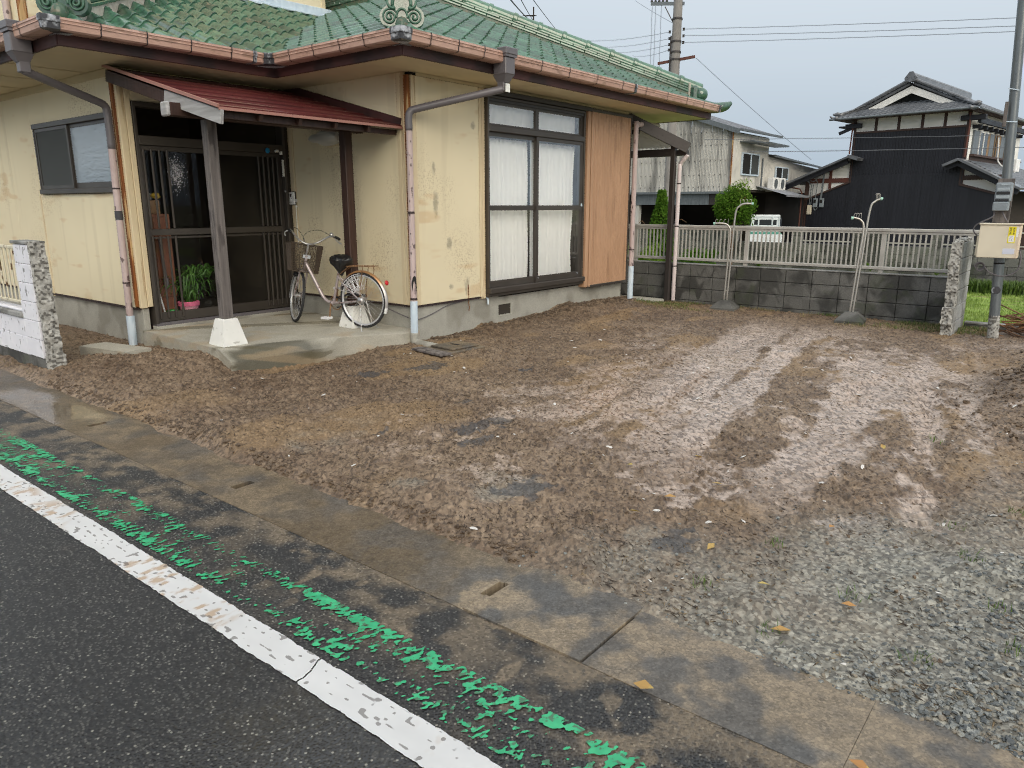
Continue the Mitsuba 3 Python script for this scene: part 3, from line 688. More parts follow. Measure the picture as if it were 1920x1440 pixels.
part(W, 'transom_pane', bx(7.36, 9.45, 6.309, 6.312, 2.60, 2.84), 'm_glass')
for x0, x1, yy in ((7.336, 8.39, 6.315), (8.335, 9.474, 6.285)):
    s = part(W, 'sash', cat(bx(x0, x0 + 0.05, yy - 0.014, yy + 0.014, 0.548, 2.498), bx(x1 - 0.055, x1, yy - 0.014, yy + 0.014, 0.548, 2.498), bx(x0, x1, yy - 0.013, yy + 0.013, 0.548, 0.63), bx(x0, x1, yy - 0.013, yy + 0.013, 2.45, 2.498), bx(x0, x1, yy - 0.016, yy + 0.013, 1.535, 1.60)), 'm_frame')
    part(W, 'pane', bx(x0 + 0.04, x1 - 0.04, yy - 0.002, yy + 0.001, 0.62, 2.46), 'm_glass')
part(W, 'lock', cat(bx(9.43, 9.462, 6.262, 6.272, 1.585, 1.625, 0.004), bx(9.36, 9.376, 6.262, 6.27, 0.60, 0.615), bx(8.38, 8.392, 6.262, 6.27, 0.60, 0.612)), 'm_pipe_blue')


def curtain(x0, x1, y, z0, z1, pitch, amp, seed, edge=0.0):
    r = np.random.default_rng(seed); xs, zs = np.linspace(0, 1, 130), np.linspace(0, 1, 40)
    X, Z = np.meshgrid(xs, zs, indexing='ij')
    ph = 2 * math.pi * (X * (x1 - x0) / pitch) + 0.9 * np.sin(X * 17 + seed) + 0.5 * Z * np.sin(X * 9)
    yy = y + amp * (np.sin(ph) + 0.35 * np.sin(2.3 * ph + 1) + 0.8 * (fb(X * 7 + seed, Z * 1.2, 2) - 0.5))
    xx = x0 + X * (x1 - x0) + edge * np.sin(3.0 * Z + 0.5) * X * (0.6 + 0.4 * np.sin(9 * Z))
    v, f = sheet(lambda a, b: 0 * a, xs, zs)
    return np.stack([xx.ravel(), yy.ravel(), (z0 + Z * (z1 - z0)).ravel()], 1), f


G = 'lace curtains behind the big window'
solo('curtain', 'white lace curtain drawn behind the left sash of the big window', 'curtain', curtain(7.36, 8.34, 6.43, 0.56, 2.44, 0.085, 0.014, 1, 0.03), 'm_curtain', smooth=True, group=G)
solo('curtain', 'white lace curtain drawn behind the right sash of the big window', 'curtain', curtain(8.37, 9.42, 6.42, 0.60, 2.44, 0.10, 0.012, 4, -0.05), 'm_curtain', smooth=True, group=G)
solo('curtain', 'short pale curtain behind the narrow panes above the big window', 'curtain', curtain(7.37, 9.44, 6.42, 2.58, 2.86, 0.16, 0.008, 6), 'm_curtain', smooth=True, group=G)

# shutter box beside the window: ribbed sheet
sb = part(H, 'shutter_box', cat(bx(9.60, 10.80, 6.225, 6.34, 0.36, 0.40, 0.004), bx(9.60, 10.80, 6.23, 6.34, 2.935, 2.98, 0.004), bx(10.775, 10.80, 6.23, 6.34, 0.40, 2.935, 0.003), bx(9.665, 10.775, 6.262, 6.335, 0.40, 2.935)), 'm_frame')
part(sb, 'edge_strip', cat(bx(9.52, 9.60, 6.225, 6.34, 0.375, 2.93, 0.006), bx(9.622, 9.664, 6.22, 6.34, 0.375, 2.935, 0.006)), 'm_shutter')
n = 15; w = (10.775 - 9.665) / n
for i in range(n):
    x = 9.665 + i * w
    prof = np.array([[0.001, 0], [0.007, -0.012], [w - 0.014, -0.012], [w - 0.007, -0.001], [w - 0.0005, -0.001], [w - 0.0005, 0.01], [0.001, 0.01]])
    part(sb, 'rib', prism(Polygon(prof), 0, 2.535, o=(x, 6.248, 0.40), ex=(1, 0, 0), ey=(0, 1, 0)), 'm_shutter')
part(H, 'apron', bx(9.60, 10.80, 6.335, 6.36, 0.30, 0.36), 'm_concrete')

# ---------------------------------------------------------------- small window in the wing
w2 = part(H, 'window', cat(bx(3.865, 3.99, wy0, wy0 + 0.03, wz0, wz1, 0.003), bx(3.865, 3.99, wy1 - 0.03, wy1, wz0, wz1, 0.003), bx(3.855, 3.99, wy0, wy1, wz1 - 0.035, wz1 + 0.025, 0.004), bx(3.85, 3.99, wy0, wy1, wz0 - 0.03, wz0 + 0.03, 0.004)), 'm_frame')
ym = 9.94
part(w2, 'sash', cat(bx(3.895, 3.92, wy0 + 0.03, wy0 + 0.075, wz0 + 0.032, wz1 - 0.037), bx(3.895, 3.92, ym - 0.03, ym + 0.025, wz0 + 0.032, wz1 - 0.037), bx(3.896, 3.919, wy0 + 0.03, ym, wz1 - 0.075, wz1 - 0.037), bx(3.896, 3.919, wy0 + 0.03, ym, wz0 + 0.032, wz0 + 0.095)), 'm_frame')
part(w2, 'pane', bx(3.906, 3.910, wy0 + 0.07, ym - 0.02, wz0 + 0.09, wz1 - 0.07), 'm_wavy_glass', label='rippled pane with part of the sky reflection painted into its colour')
part(w2, 'sash', cat(bx(3.872, 3.892, ym - 0.02, ym + 0.025, wz0 + 0.032, wz1 - 0.037), bx(3.872, 3.892, wy1 - 0.075, wy1 - 0.032, wz0 + 0.032, wz1 - 0.037), bx(3.873, 3.891, ym, wy1 - 0.032, wz1 - 0.075, wz1 - 0.037), bx(3.873, 3.891, ym, wy1 - 0.032, wz0 + 0.032, wz0 + 0.075)), 'm_frame')
part(w2, 'insect_screen', bx(3.881, 3.884, ym + 0.02, wy1 - 0.07, wz0 + 0.07, wz1 - 0.07), 'm_screen')

# ---------------------------------------------------------------- eaves
FX, FY, WX, WY, FE = 5.375, 5.70, 3.08, 7.83, 12.50
SL = 0.45
ap = (FE + FX) / 2; AY = FY + (ap - FX); AZ = 3.20 + SL * (ap - FX)
outline = [(WX, 15.5), (WX, WY), (FX, WY), (FX, FY), (FE, FY), (FE, 15.5)]
inner = [(XA, 15.5), (XA, YD), (XI, YD), (XI, YB), (10.78, YB), (10.78, 15.5)]
soff = Polygon(outline).difference(Polygon([(XA + 0.03, 16), (XA + 0.03, YD + 0.03), (XI + 0.03, YD + 0.03), (XI + 0.03, YB + 0.03), (10.76, YB + 0.03), (10.76, 16)]))
part(H, 'soffit', prism(soff, 3.036, 3.05), 'm_soffit')
for p, q in zip(outline[:-1], outline[1:]):
    p, q = np.array(p), np.array(q); d = (q - p) / np.linalg.norm(q - p)
    part(H, 'fascia', bar([*(p - d * 0.0), 3.12], [*(q + d * 0.0), 3.12], 0.03, 0.185, 0.004), 'm_fascia')
for yy in np.arange(9.2, 15, 0.92):
    part(H, 'soffit_batten', bx(WX + 0.03, XA - 0.03, yy, yy + 0.012, 3.028, 3.0355), 'm_soffit')


def sweep(path, prof, closed_ends=True):
    """A profile of (outward offset, z) along a plan polyline with mitred corners; outward is to the right of travel."""
    P = np.asarray(path, float); k, n = len(P), len(prof); V = []
    for i in range(k):
        d0 = P[i] - P[i - 1] if i else P[1] - P[0]; d1 = P[i + 1] - P[i] if i < k - 1 else d0
        d0, d1 = d0 / np.linalg.norm(d0), d1 / np.linalg.norm(d1)
        n0, n1 = np.array([d0[1], -d0[0]]), np.array([d1[1], -d1[0]])
        b = (n0 + n1) / (1 + n0 @ n1)
        for o, z in prof:
            V.append([*(P[i] + b * o), z])
    F = []
    for i in range(k - 1):
        for j in range(n - 1):
            a = i * n + j; F += [[a, a + 1, a + 1 + n], [a, a + 1 + n, a + n]]
    return np.array(V), np.array(F)


gprof = [(0.018, 3.235), (0.018, 3.130), (0.155, 3.128), (0.172, 3.14), (0.178, 3.19), (0.186, 3.190), (0.180, 3.200), (0.182, 3.214), (0.190, 3.219), (0.184, 3.229), (0.184, 3.240), (0.172, 3.240), (0.168, 3.19), (0.160, 3.145), (0.03, 3.145)]
runs = [((WX, 15.4), (WX, WY)), ((WX, WY), (FX, WY)), ((FX, WY), (FX, FY)), ((FX, FY), (FE + 0.02, FY))]
full = [(WX, 15.4), (WX, WY), (FX, WY), (FX, FY), (FE + 0.02, FY)]
V, F = sweep(full, gprof); n = len(gprof)
glabel = ['gutter along the wing front', 'gutter over the porch canopy', 'gutter from the valley to the near corner', 'long gutter above the big window']
GUT = []
for i in range(4):
    f = F[(F.min(1) // n) == i]
    sag = V.copy()
    GUT.append(part(H, 'rain_gutter', (V, f), 'm_gutter_copper', smooth=35))
part(GUT[3], 'end_cap', cat(prism(Polygon([(0.018, 3.128), (0.16, 3.128), (0.18, 3.19), (0.188, 3.245), (0.018, 3.245)]), 0, 0.012, o=(FE + 0.02, FY, 0), ex=(0, -1, 0), ey=(0, 0, 1))), 'm_joiner')


def strap(i, t, wide=0.012, mt='m_bracket', name='bracket'):
    p, q = np.array(runs[i][0]), np.array(runs[i][1]); L = np.linalg.norm(q - p); d = (q - p) / L; c = p + d * t; nrm = np.array([d[1], -d[0]])
    g = 0.004
    pf = [(0.02, 3.124), (0.156, 3.122), (0.177, 3.136), (0.182, 3.188), (0.193, 3.192), (0.195, 3.222), (0.190, 3.246), (0.165, 3.248)]
    a = np.array([[*(c - d * wide / 2 + nrm * o), z] for o, z in pf] + [[*(c + d * wide / 2 + nrm * o), z] for o, z in pf]); m = len(pf)
    f = []
    for j in range(m - 1):
        f += [[j, j + 1, j + 1 + m], [j, j + 1 + m, j + m]]
    part(GUT[i], name, (a, np.array(f)), mt)


for i, ts in enumerate(([7.7, 7.22, 6.95, 6.5, 6.0, 5.5, 5.0], [0.32, 0.75, 1.2, 1.65, 2.05], [0.12, 0.55, 0.97, 1.40, 1.78], [0.22, 0.62, 1.02, 1.5, 2.05, 2.62, 3.25, 3.9, 4.55, 5.2, 5.85, 6.45, 7.0])):
    for t in ts:
        strap(i, t)


def corner_cover(i, j, a, b):
    """The grey moulded piece that joins two gutters at a corner, a and b long on its outer face."""
    off = 0.17; pth = [np.array(runs[i][0]), np.array(runs[i][1]), np.array(runs[j][1])]
    d0 = (pth[1] - pth[0]) / np.linalg.norm(pth[1] - pth[0]); d1 = (pth[2] - pth[1]) / np.linalg.norm(pth[2] - pth[1])
    n0, n1 = np.array([d0[1], -d0[0]]), np.array([d1[1], -d1[0]]); p = pth[1] + off * (n0 + n1) / (1 + n0 @ n1)
    pf = [(-0.10, 3.123), (0.156, 3.121), (0.178, 3.134), (0.183, 3.188), (0.194, 3.192), (0.196, 3.222), (0.191, 3.247), (0.165, 3.249)]
    part(GUT[j], 'corner_joiner', sweep([p - d0 * a, p, p + d1 * b], [(o - off, z) for o, z in pf]), 'm_joiner', smooth=35)


corner_cover(0, 1, 0.05, 0.14); corner_cover(1, 2, 0.09, 0.09); corner_cover(2, 3, 0.13, 0.13)
strap(1, 1.93, 0.05, 'm_joiner', 'sleeve'); strap(3, 4.25, 0.07, 'm_joiner', 'sleeve'); strap(3, FE - FX - 0.04, 0.07, 'm_joiner', 'sleeve')

# ---------------------------------------------------------------- glazed tiles
TW, TR = 0.288, 0.242                                # pitch along the eave, exposure up the slope


def tile_mesh(eave=False):
    xs = np.array([0.0, 0.02, 0.055, 0.095, 0.135, 0.165, 0.183, 0.200, 0.228, 0.256, 0.278, 0.296, 0.312])
    z = np.array([0.004, -0.008, -0.016, -0.019, -0.016, -0.006, 0.014, 0.040, 0.060, 0.058, 0.042, 0.016, -0.006])
    L, th = TR + 0.035, 0.024; n = len(xs)
    rows = [(0.0, 0.022), (0.010, 0.027), (L, 0.004)]
    V = [np.stack([xs, np.full(n, y), z + o], 1) for y, o in rows]
    V.append(np.stack([xs, np.full(n, 0.0), z + 0.022 - th], 1)); V.append(np.stack([xs, np.full(n, L * 0.5), z + 0.004 - th * 0.6], 1))
    V = np.vstack(V); F = []
    q = lambda a, b: [f for j in range(n - 1) for f in ([a * n + j, a * n + j + 1, b * n + j + 1], [a * n + j, b * n + j + 1, b * n + j])]
    F += q(0, 1) + q(1, 2) + q(3, 0) + q(4, 3)
    for a in (0, n - 1):
        F += [[a, n + a, 2 * n + a], [3 * n + a, a, 2 * n + a]]
    m = (V, np.array(F))
    if eave:
        dome = trimesh.creation.icosphere(subdivisions=2, radius=0.052)
        dv = np.asarray(dome.vertices) * [0.95, 0.75, 1.0] + [0.243, 0.000, 0.034]
        drop = prism(Polygon([(0.0, 0.034), (0.05, 0.012), (0.10, 0.010), (0.15, 0.020), (0.17, 0.035), (0.17, -0.012), (0.10, -0.042), (0.05, -0.038), (0.0, -0.005)]), 0, 0.016, o=(0.01, 0.004, 0.0), ex=(1, 0, 0), ey=(0, 0, 1))
        m = cat(m, (dv, np.asarray(dome.faces)), drop)
    return m


ply_tile = [mikit.ply(tile_mesh(), f'm_tile_{k}', smooth=30) for k in range(3)] + [mikit.ply(tile_mesh(), 'm_tile_old', smooth=30)]
ply_eave = [mikit.ply(tile_mesh(True), f'm_tile_{k}', smooth=30) for k in range(3)]
planes = [  # eave start, along, up (plan), polygon in plan, columns
    ((FX - 0.07, FY - 0.07), (1, 0), (0, 1), Polygon([(FX - 0.2, FY - 0.2), (FE + 0.2, FY - 0.2), (ap, AY)]), 26),
    ((FX - 0.07, 11.2), (0, -1), (1, 0), Polygon([(FX - 0.2, FY - 0.2), (ap, AY), (ap, WY + ap - FX), (FX - 0.2, WY - 0.2)]), 20),
    ((WX - 0.07, WY - 0.07), (1, 0), (0, 1), Polygon([(WX - 0.2, WY - 0.2), (FX - 0.2, WY - 0.2), (FX + 3.2, WY + 3.2), (FX + 3.0, 10.86), (WX + 2.8, 10.86)]), 21),
    ((WX - 0.07, 14.9), (0, -1), (1, 0), Polygon([(WX - 0.2, WY - 0.2), (XA - 0.1, WY + XA - WX + 0.1), (XA - 0.1, 15), (WX - 0.2, 15)]), 26)]
tr = np.random.default_rng(5); cs = 1 / math.hypot(1, SL); cand = []
for k, (o, a, u, pg, nc) in enumerate(planes):
    a, u = np.array(a, float), np.array(u, float); ez = np.array([-u[0] * SL, -u[1] * SL, 1.0]) * cs; ey = np.array([u[0], u[1], SL]) * cs
    for i in range(nc):
        for j in range(18):
            c = np.array(o) + a * (i * TW) + u * (j * TR * cs); mid = c + a * 0.14 + u * 0.12
            if not pg.buffer(0.02).contains(Point(*mid)):
                continue
            z = 3.20 + SL * (-0.07 + j * TR * cs) + 0.028
            M = np.eye(4); M[:3, 0] = [*a, 0]; M[:3, 1] = ey; M[:3, 2] = ez
            M[:3, 3] = [*(c + tr.normal(size=2) * 0.0022), z + tr.normal() * 0.0015]
            if np.linalg.det(M[:3, :3]) < 0:
                M[:3, 0] *= -1; M[:3, 3] += np.append(a, 0) * TW
            cand.append((np.linalg.norm(M[:3, 3] - [0, 0, EYE]), M, j == 0, k, mid))
cand.sort(key=lambda t: t[0])
rest = []
for i, (d, M, eave, k, mid) in enumerate(cand):
    old = k == 2 and (mid[0] - WX) + 0.9 * (mid[1] - WY) > 4.3 and tr.random() < 0.75
    pl = ply_eave[tr.integers(3)] if eave else ply_tile[3] if old else ply_tile[tr.choice(3, p=[0.5, 0.3, 0.2])]
    if i < 300:
        key = numbered(H + '__roof_tile'); scene[key] = {**pl, 'to_world': T(M)}
    else:
        v, f = tile_mesh(eave); rest.append((v @ M[:3, :3].T + M[:3, 3], f))
part(H, 'far_roof_tile', cat(*rest), 'm_tile_0', smooth=30, kind='stuff')
# the boarding under the tiles
dz = 0.0
dk = [([FX, FY], [FE, FY], [ap, AY]), ([FX, FY], [ap, AY], [ap, 15.5]), ([FX, FY], [ap, 15.5], [FX, 15.5]), ([FE, FY], [FE, 15.5], [ap, AY]), ([ap, AY], [FE, 15.5], [ap, 15.5])]
hz = lambda p: 3.195 + SL * min(p[0] - FX, p[1] - FY, FE - p[0])
V = np.array([[*p, hz(p)] for t in dk for p in t]); part(H, 'roof_deck', (V, np.arange(len(V)).reshape(-1, 3)), 'm_deck')
V = np.array([[WX, WY, 3.195], [FX, WY, 3.195], [FX + 3.2, WY + 3.2, 3.195 + SL * 3.2], [WX + 3.2, WY + 3.2, 3.195 + SL * 3.2], [WX, 15.5, 3.195], [WX + 3.2, 15.5, 3.195 + SL * 3.2]])
part(H, 'roof_deck', (V, np.array([[0, 1, 2], [0, 2, 3], [0, 3, 5], [0, 5, 4]])), 'm_deck')
part(H, 'valley_gutter', bar([FX, WY, 3.215], [FX + 3.1, WY + 3.1, 3.215 + SL * 3.1], 0.16, 0.02), 'm_rust')
cl = []
for t in np.arange(0.1, 2.9, 0.17):                          # broken red clay where the tiles were cut along the valley
    v, f = lump(int(t * 100), 1, squash=(0.12, 0.09, 0.07)); cl.append((v + [FX + t + 0.0, WY + t + 0.09, 3.25 + SL * t], f))
part(H, 'valley_mortar', cat(*cl), 'm_rust', kind='stuff')


# ---------------------------------------------------------------- ridges
def ridge(p, q, courses, cap_r, step, mats=('m_tile_0', 'm_tile_1'), skip0=0.0, width=0.24, mortar=True):
    p, q = np.array(p, float), np.array(q, float); L = np.linalg.norm(q - p); ex = (q - p) / L; ey = np.cross([0, 0, 1.0], ex); ey /= np.linalg.norm(ey); ez = np.cross(ex, ey)
    if mortar:
        part(H, 'ridge_mortar', frame(bx(skip0, L, -width / 2 + 0.02, width / 2 - 0.02, -0.03, 0.075), p, ex, ey, ez), 'm_mortar' if p[0] < 4 else 'm_tile_old')
    h = 0.07
    for c in range(courses):
        w = width * (1 - 0.09 * c); off = 0.5 * step * (c % 2); s = skip0 - off
        while s < L:
            a, b = max(s, skip0) + 0.003, min(s + step, L) - 0.003
            if b - a > 0.04:
                j = tr.normal() * 0.002
                part(H, 'ridge_tile', frame(bx(a, b, -w / 2, w / 2, h + j, h + 0.034 + j, 0.007), p, ex, ey, ez), mats[int(tr.random() < 0.4)])
            s += step
        h += 0.038
    s = skip0
    while s < L - 0.05:
        e = min(s + step, L)
        ang = np.linspace(-0.15 * math.pi, 1.15 * math.pi, 13)
        rows = [(s, cap_r * 1.0), (s + 0.012, cap_r * 1.02), (e - 0.075, cap_r * 0.98), (e - 0.065, cap_r * 1.16), (e - 0.008, cap_r * 1.16), (e, cap_r * 1.05)]
        V = np.vstack([np.stack([np.full(13, x), r * np.cos(ang), h + cap_r * 0.15 + r * np.sin(ang)], 1) for x, r in rows]); F = []
        for i in range(len(rows) - 1):
            for jj in range(12):
                a = i * 13 + jj; F += [[a, a + 13, a + 14], [a, a + 14, a + 1]]
        part(H, 'ridge_cap', frame((V, np.array(F)), p, ex, ey, ez), mats[0], smooth=35)
        s = e
    return h


hr = lambda d: 3.20 + SL * d + 0.035
ridge([FE + 0.02, FY - 0.02, hr(-0.02)], [ap, AY, hr(ap - FX)], 3, 0.092, 0.42, mats=('m_tile_2', 'm_tile_0'), skip0=0.30)
ridge([FX - 0.02, FY - 0.02, hr(-0.02)], [ap, AY, hr(ap - FX)], 3, 0.075, 0.31, skip0=0.42)
ridge([ap, AY, hr(ap - FX)], [ap, 15.5, hr(ap - FX)], 5, 0.075, 0.31, mats=('m_tile_1', 'm_tile_old'), width=0.28)
ridge([WX - 0.02, WY - 0.02, hr(-0.02)], [WX + 3.0, WY + 3.0, hr(3.0)], 3, 0.075, 0.31, skip0=0.40)


def demon_tile(o, yaw, s):
    """The cloud-scrolled end tile of a ridge, its round under-tile in front; yaw is where it faces."""
    a = math.radians(yaw); ez = np.array([math.cos(a), math.sin(a), 0.0]); ex = np.array([-math.sin(a), math.cos(a), 0.0]); ey = np.array([0, 0, 1.0])
    blob = Point(-0.14, 0.10).buffer(0.105).union(Point(0.14, 0.10).buffer(0.105)).union(Polygon([(-0.19, 0.12), (-0.155, 0.25), (-0.10, 0.33), (-0.05, 0.40), (0.05, 0.40), (0.10, 0.33), (0.155, 0.25), (0.19, 0.12), (0.12, 0.0), (-0.12, 0.0)])).union(Point(0, 0.36).buffer(0.085)).buffer(0.012)
    k = part(H, 'ridge_end_tile', frame((lambda m: (m[0] * s, m[1]))(prism(blob.simplify(0.004), -0.09, 0.0)), o, ex, ey, ez), 'm_tile_1')
    def spiral(cx, cy, sg):
        t = np.linspace(0, 4.3 * math.pi, 60); r = 0.090 - 0.0060 * t
        return tube(np.stack([cx + sg * r * np.cos(t + 0.6), cy + r * np.sin(t + 0.6), 0.004 + 0.0018 * t], 1) * s, 0.0115 * s, 7)
    arch = np.linspace(-0.15, math.pi + 0.15, 24)
    rel = [spiral(-0.14, 0.10, 1), spiral(0.14, 0.10, -1), tube(np.stack([0.105 * np.cos(arch), 0.235 + 0.13 * np.sin(arch), 0.012 + 0 * arch], 1) * s, 0.020 * s, 7), tube(np.stack([0.062 * np.cos(arch), 0.10 + 0.085 * np.sin(arch), 0.010 + 0 * arch], 1) * s, 0.013 * s, 7)]
    for sg in (-1, 1):
        rel.append(tube(smooth_path(np.array([[sg * 0.105, 0.22, 0.01], [sg * 0.085, 0.185, 0.025], [sg * 0.125, 0.195, 0.02], [sg * 0.155, 0.225, 0.01], [sg * 0.165, 0.27, 0.0]]) * s), 0.015 * s, 6))
    part(k, 'relief', frame(cat(*rel), o, ex, ey, ez), 'm_tile_matt', smooth=True)
    dm = trimesh.creation.icosphere(subdivisions=3, radius=0.085 * s); v = np.asarray(dm.vertices) * [0.95, 1.25, 1.0]
    ang = np.arctan2(v[:, 0], v[:, 1]); v = v * (1 + 0.03 * np.cos(ang * 16))[:, None]
    part(k, 'round_tile', frame((v + np.array([0, -0.02, 0.08]) * s, np.asarray(dm.faces)), o, ex, ey, ez), 'm_tile_old', smooth=True)
    part(k, 'body', frame(cat(bx(-0.11 * s, 0.11 * s, -0.07 * s, 0.30 * s, -0.42 * s, -0.085 * s, 0.03 * s)), o, ex, ey, ez), 'm_mortar')


demon_tile((5.53, 5.85, 3.335), -135, 0.86)
demon_tile((3.22, 7.97, 3.345), -135, 0.90)
k = part(H, 'ridge_end_tile', cat(rot((lambda m: (m[0], m[1]))(bx(12.16, 12.30, 5.78, 6.06, 3.30, 3.55, 0.04)), -45, 'z', (12.23, 5.92, 0))), 'm_tile_1')
dm = trimesh.creation.icosphere(subdivisions=2, radius=0.13); part(k, 'knob', (np.asarray(dm.vertices) * [1, 1, 0.9] + [12.33, 5.83, 3.42], np.asarray(dm.faces)), 'm_tile_0', smooth=True)
part(k, 'mortar', rot(bx(12.13, 12.165, 5.82, 6.02, 3.30, 3.60, 0.015), -45, 'z', (12.23, 5.92, 0)), 'm_mortar')
ht = tube(smooth_path([[12.25, 5.92, 3.28], [12.50, 5.68, 3.22], [12.66, 5.54, 3.235], [12.76, 5.45, 3.30]]), [0.09] * 6 + [0.085] * 6 + [0.08, 0.075, 0.07, 0.06, 0.05, 0.04, 0.03], 10)
part(H, 'corner_eave_tile', ht, 'm_tile_1', smooth=True)

# ---------------------------------------------------------------- upper storey
up = part(H, 'upper_wall', cat(bx(3.90, 8.5, 10.86, 16, 3.2, 8.2)), 'm_siding')
part(up, 'flashing', cat(bar([6.0, 10.835, 4.66], [8.62, 10.835, 4.72], 0.03, 0.13, 0.004), bar([6.0, 10.80, 4.60], [8.60, 10.80, 4.645], 0.07, 0.02)), 'm_pipe_blue')
part(up, 'corner_strip', bx(3.885, 3.97, 10.845, 10.93, 3.5, 8, 0.006), 'm_rust')
part(up, 'downpipe', tube([[3.85, 11.16, 3.75], [3.85, 11.16, 8]], 0.042, 10), 'm_pipe_faded', smooth=True)
part(up, 'trim', bx(8.44, 8.52, 10.845, 10.9, 4.7, 8, 0.005), 'm_trim_beige')


# ---------------------------------------------------------------- downpipes
def hopper(c, nrm):
    """Rain hopper clipped on the gutter."""
    nx, ny = nrm; tx, ty = -ny, nx
    o = (c[0], c[1], 0); ex, ey, ez = (tx, ty, 0), (nx, ny, 0), (0, 0, 1)
    ms = [bx(-0.105, 0.105, 0.01, 0.235, 3.215, 3.285, 0.006), bx(-0.095, 0.095, 0.02, 0.225, 3.19, 3.216), bx(-0.085, 0.085, 0.03, 0.212, 3.01, 3.19, 0.01)]
    v, f = bx(-0.08, 0.08, 0.02, 0.205, 2.93, 3.012); v = v.copy(); lo = v[:, 2] < 2.95; v[lo, 0] *= 0.5; v[lo, 1] = 0.10 + (v[lo, 1] - 0.10) * 0.55; ms.append((v, f))
    ms.append(bx(-0.043, 0.043, 0.05, 0.15, 2.84, 2.945, 0.008))
    return frame(cat(*ms), o, ex, ey, ez)


d1 = part(H, 'downpipe', tube(smooth_path([[6.80, 5.585, 2.87], [6.70, 5.66, 2.84], [6.05, 6.16, 2.64], [5.965, 6.222, 2.60], [5.945, 6.235, 2.54], [5.945, 6.235, 2.40]], 5), 0.040, 12), 'm_pipe_grey', smooth=True)
part(d1, 'hopper', hopper((6.80, FY), (0, -1)), 'm_pipe_grey')
part(d1, 'tag', bx(6.765, 6.845, 5.53, 5.535, 2.83, 2.92, 0.002), 'm_plaster_white')
part(d1, 'lower_pipe', tube([[5.945, 6.235, 2.46], [5.935, 6.235, 0.50]], 0.036, 12), 'm_pipe_faded', smooth=True, label='faded pink pipe split open near its foot')
part(d1, 'split', prism(Polygon([(-0.022, 0), (-0.030, 0.10), (-0.012, 0.165), (0.006, 0.185), (0.022, 0.17), (0.030, 0.05), (0.026, -0.02), (0.014, 0.09), (0.0, 0.13), (-0.01, 0.09)]), 0.0, 0.004, o=(5.918, 6.203, 0.63), ex=(0.707, -0.707, 0), ey=(0, 0, 1)), 'm_black')
part(d1, 'foot_pipe', tube([[5.935, 6.235, 0.52], [5.93, 6.235, 0.14]], 0.044, 12), 'm_pipe_blue', smooth=True)
for z in (1.52, 0.545):
    part(d1, 'clip', tube([[5.9365, 6.235, z - 0.012], [5.9365, 6.235, z + 0.012]], 0.041, 12), 'm_bracket')
part(d1, 'drain_elbow', tube(smooth_path([[5.93, 6.235, 0.15], [5.93, 6.235, 0.06], [5.935, 6.19, 0.03], [5.93, 5.98, 0.02], [5.92, 5.78, 0.012]]), 0.047, 12), 'm_concrete', smooth=True)

d2 = part(H, 'downpipe', tube(smooth_path([[2.965, 8.42, 2.87], [3.05, 8.44, 2.84], [3.70, 8.65, 2.68], [3.79, 8.68, 2.65], [3.82, 8.69, 2.60], [3.825, 8.69, 2.45], [3.825, 8.69, 2.2]], 5), 0.040, 12), 'm_pipe_grey', smooth=True)
part(d2, 'hopper', hopper((WX, 8.42), (-1, 0)), 'm_pipe_grey')
part(d2, 'lower_pipe', tube([[3.825, 8.69, 2.35], [3.825, 8.745, 0.34]], 0.037, 12), 'm_pipe_faded', smooth=True)
part(d2, 'foot_pipe', tube([[3.825, 8.745, 0.36], [3.825, 8.75, -0.05]], 0.046, 12), 'm_pipe_blue', smooth=True)
for z, m in ((1.78, 'm_bracket'), (0.74, 'm_bracket')):
    part(d2, 'clip', tube([[3.825, 8.71 if z > 1 else 8.735, z - 0.008], [3.825, 8.71 if z > 1 else 8.735, z + 0.008]], 0.042, 12), m)
part(d2, 'clip', tube([[3.825, 8.716, 1.44], [3.825, 8.716, 1.54]], 0.041, 12), 'm_joiner')
d3 = part(H, 'downpipe', tube(smooth_path([[12.15, 6.5, 2.95], [11.9, 6.42, 2.93], [11.0, 6.20, 2.86], [10.86, 6.19, 2.82], [10.85, 6.19, 2.70], [10.85, 6.19, 0.55]], 5), 0.040, 12), 'm_pipe_faded', smooth=True)
part(d3, 'foot_pipe', tube([[10.85, 6.19, 0.62], [10.85, 6.19, -0.1]], 0.047, 12), 'm_pipe_blue', smooth=True)
part(d3, 'clip', tube([[10.85, 6.19, 0.88], [10.85, 6.19, 0.90]], 0.043, 12), 'm_bracket')
# ---------------------------------------------------------------- porch slab with its worn ramp
px_ = [3.89, 5.22, 5.80, 6.062]; front = lambda x: np.interp(x, px_, [6.77, 6.63, 6.30, 6.285])
flat = lambda x: np.interp(x, [3.89, 5.17, 5.25, 6.1], [7.03, 6.63, 6.60, 6.2])
S, U = np.meshgrid(np.r_[np.linspace(3.89, 5.3, 40), np.linspace(5.33, 6.062, 24)], np.linspace(0, 1, 60) ** 1.4, indexing='ij')
Yp = front(S) + U * (8.62 - front(S))
t = np.clip((flat(S) - Yp) / np.maximum(flat(S) - front(S), 0.03), 0, 1) * ss(5.3, 5.1, S)
Zp = 0.165 + 0.025 * (Yp - 6.6) / 2.0 - 0.09 * t * t * (3 - 2 * t) + 0.003 * (fb(S * 6, Yp * 6, 3) - 0.5)
edge = np.exp(-((Yp - front(S)) / 0.018) ** 2); Zp = Zp - 0.018 * edge
wob = 0.02 * (fb(S * 5, S * 0 + 3, 3) - 0.5); Yp = Yp + wob * (1 - U)
n, m = S.shape; i = np.arange(n * m).reshape(n, m); a, b, c, d = i[:-1, :-1].ravel(), i[1:, :-1].ravel(), i[1:, 1:].ravel(), i[:-1, 1:].ravel()
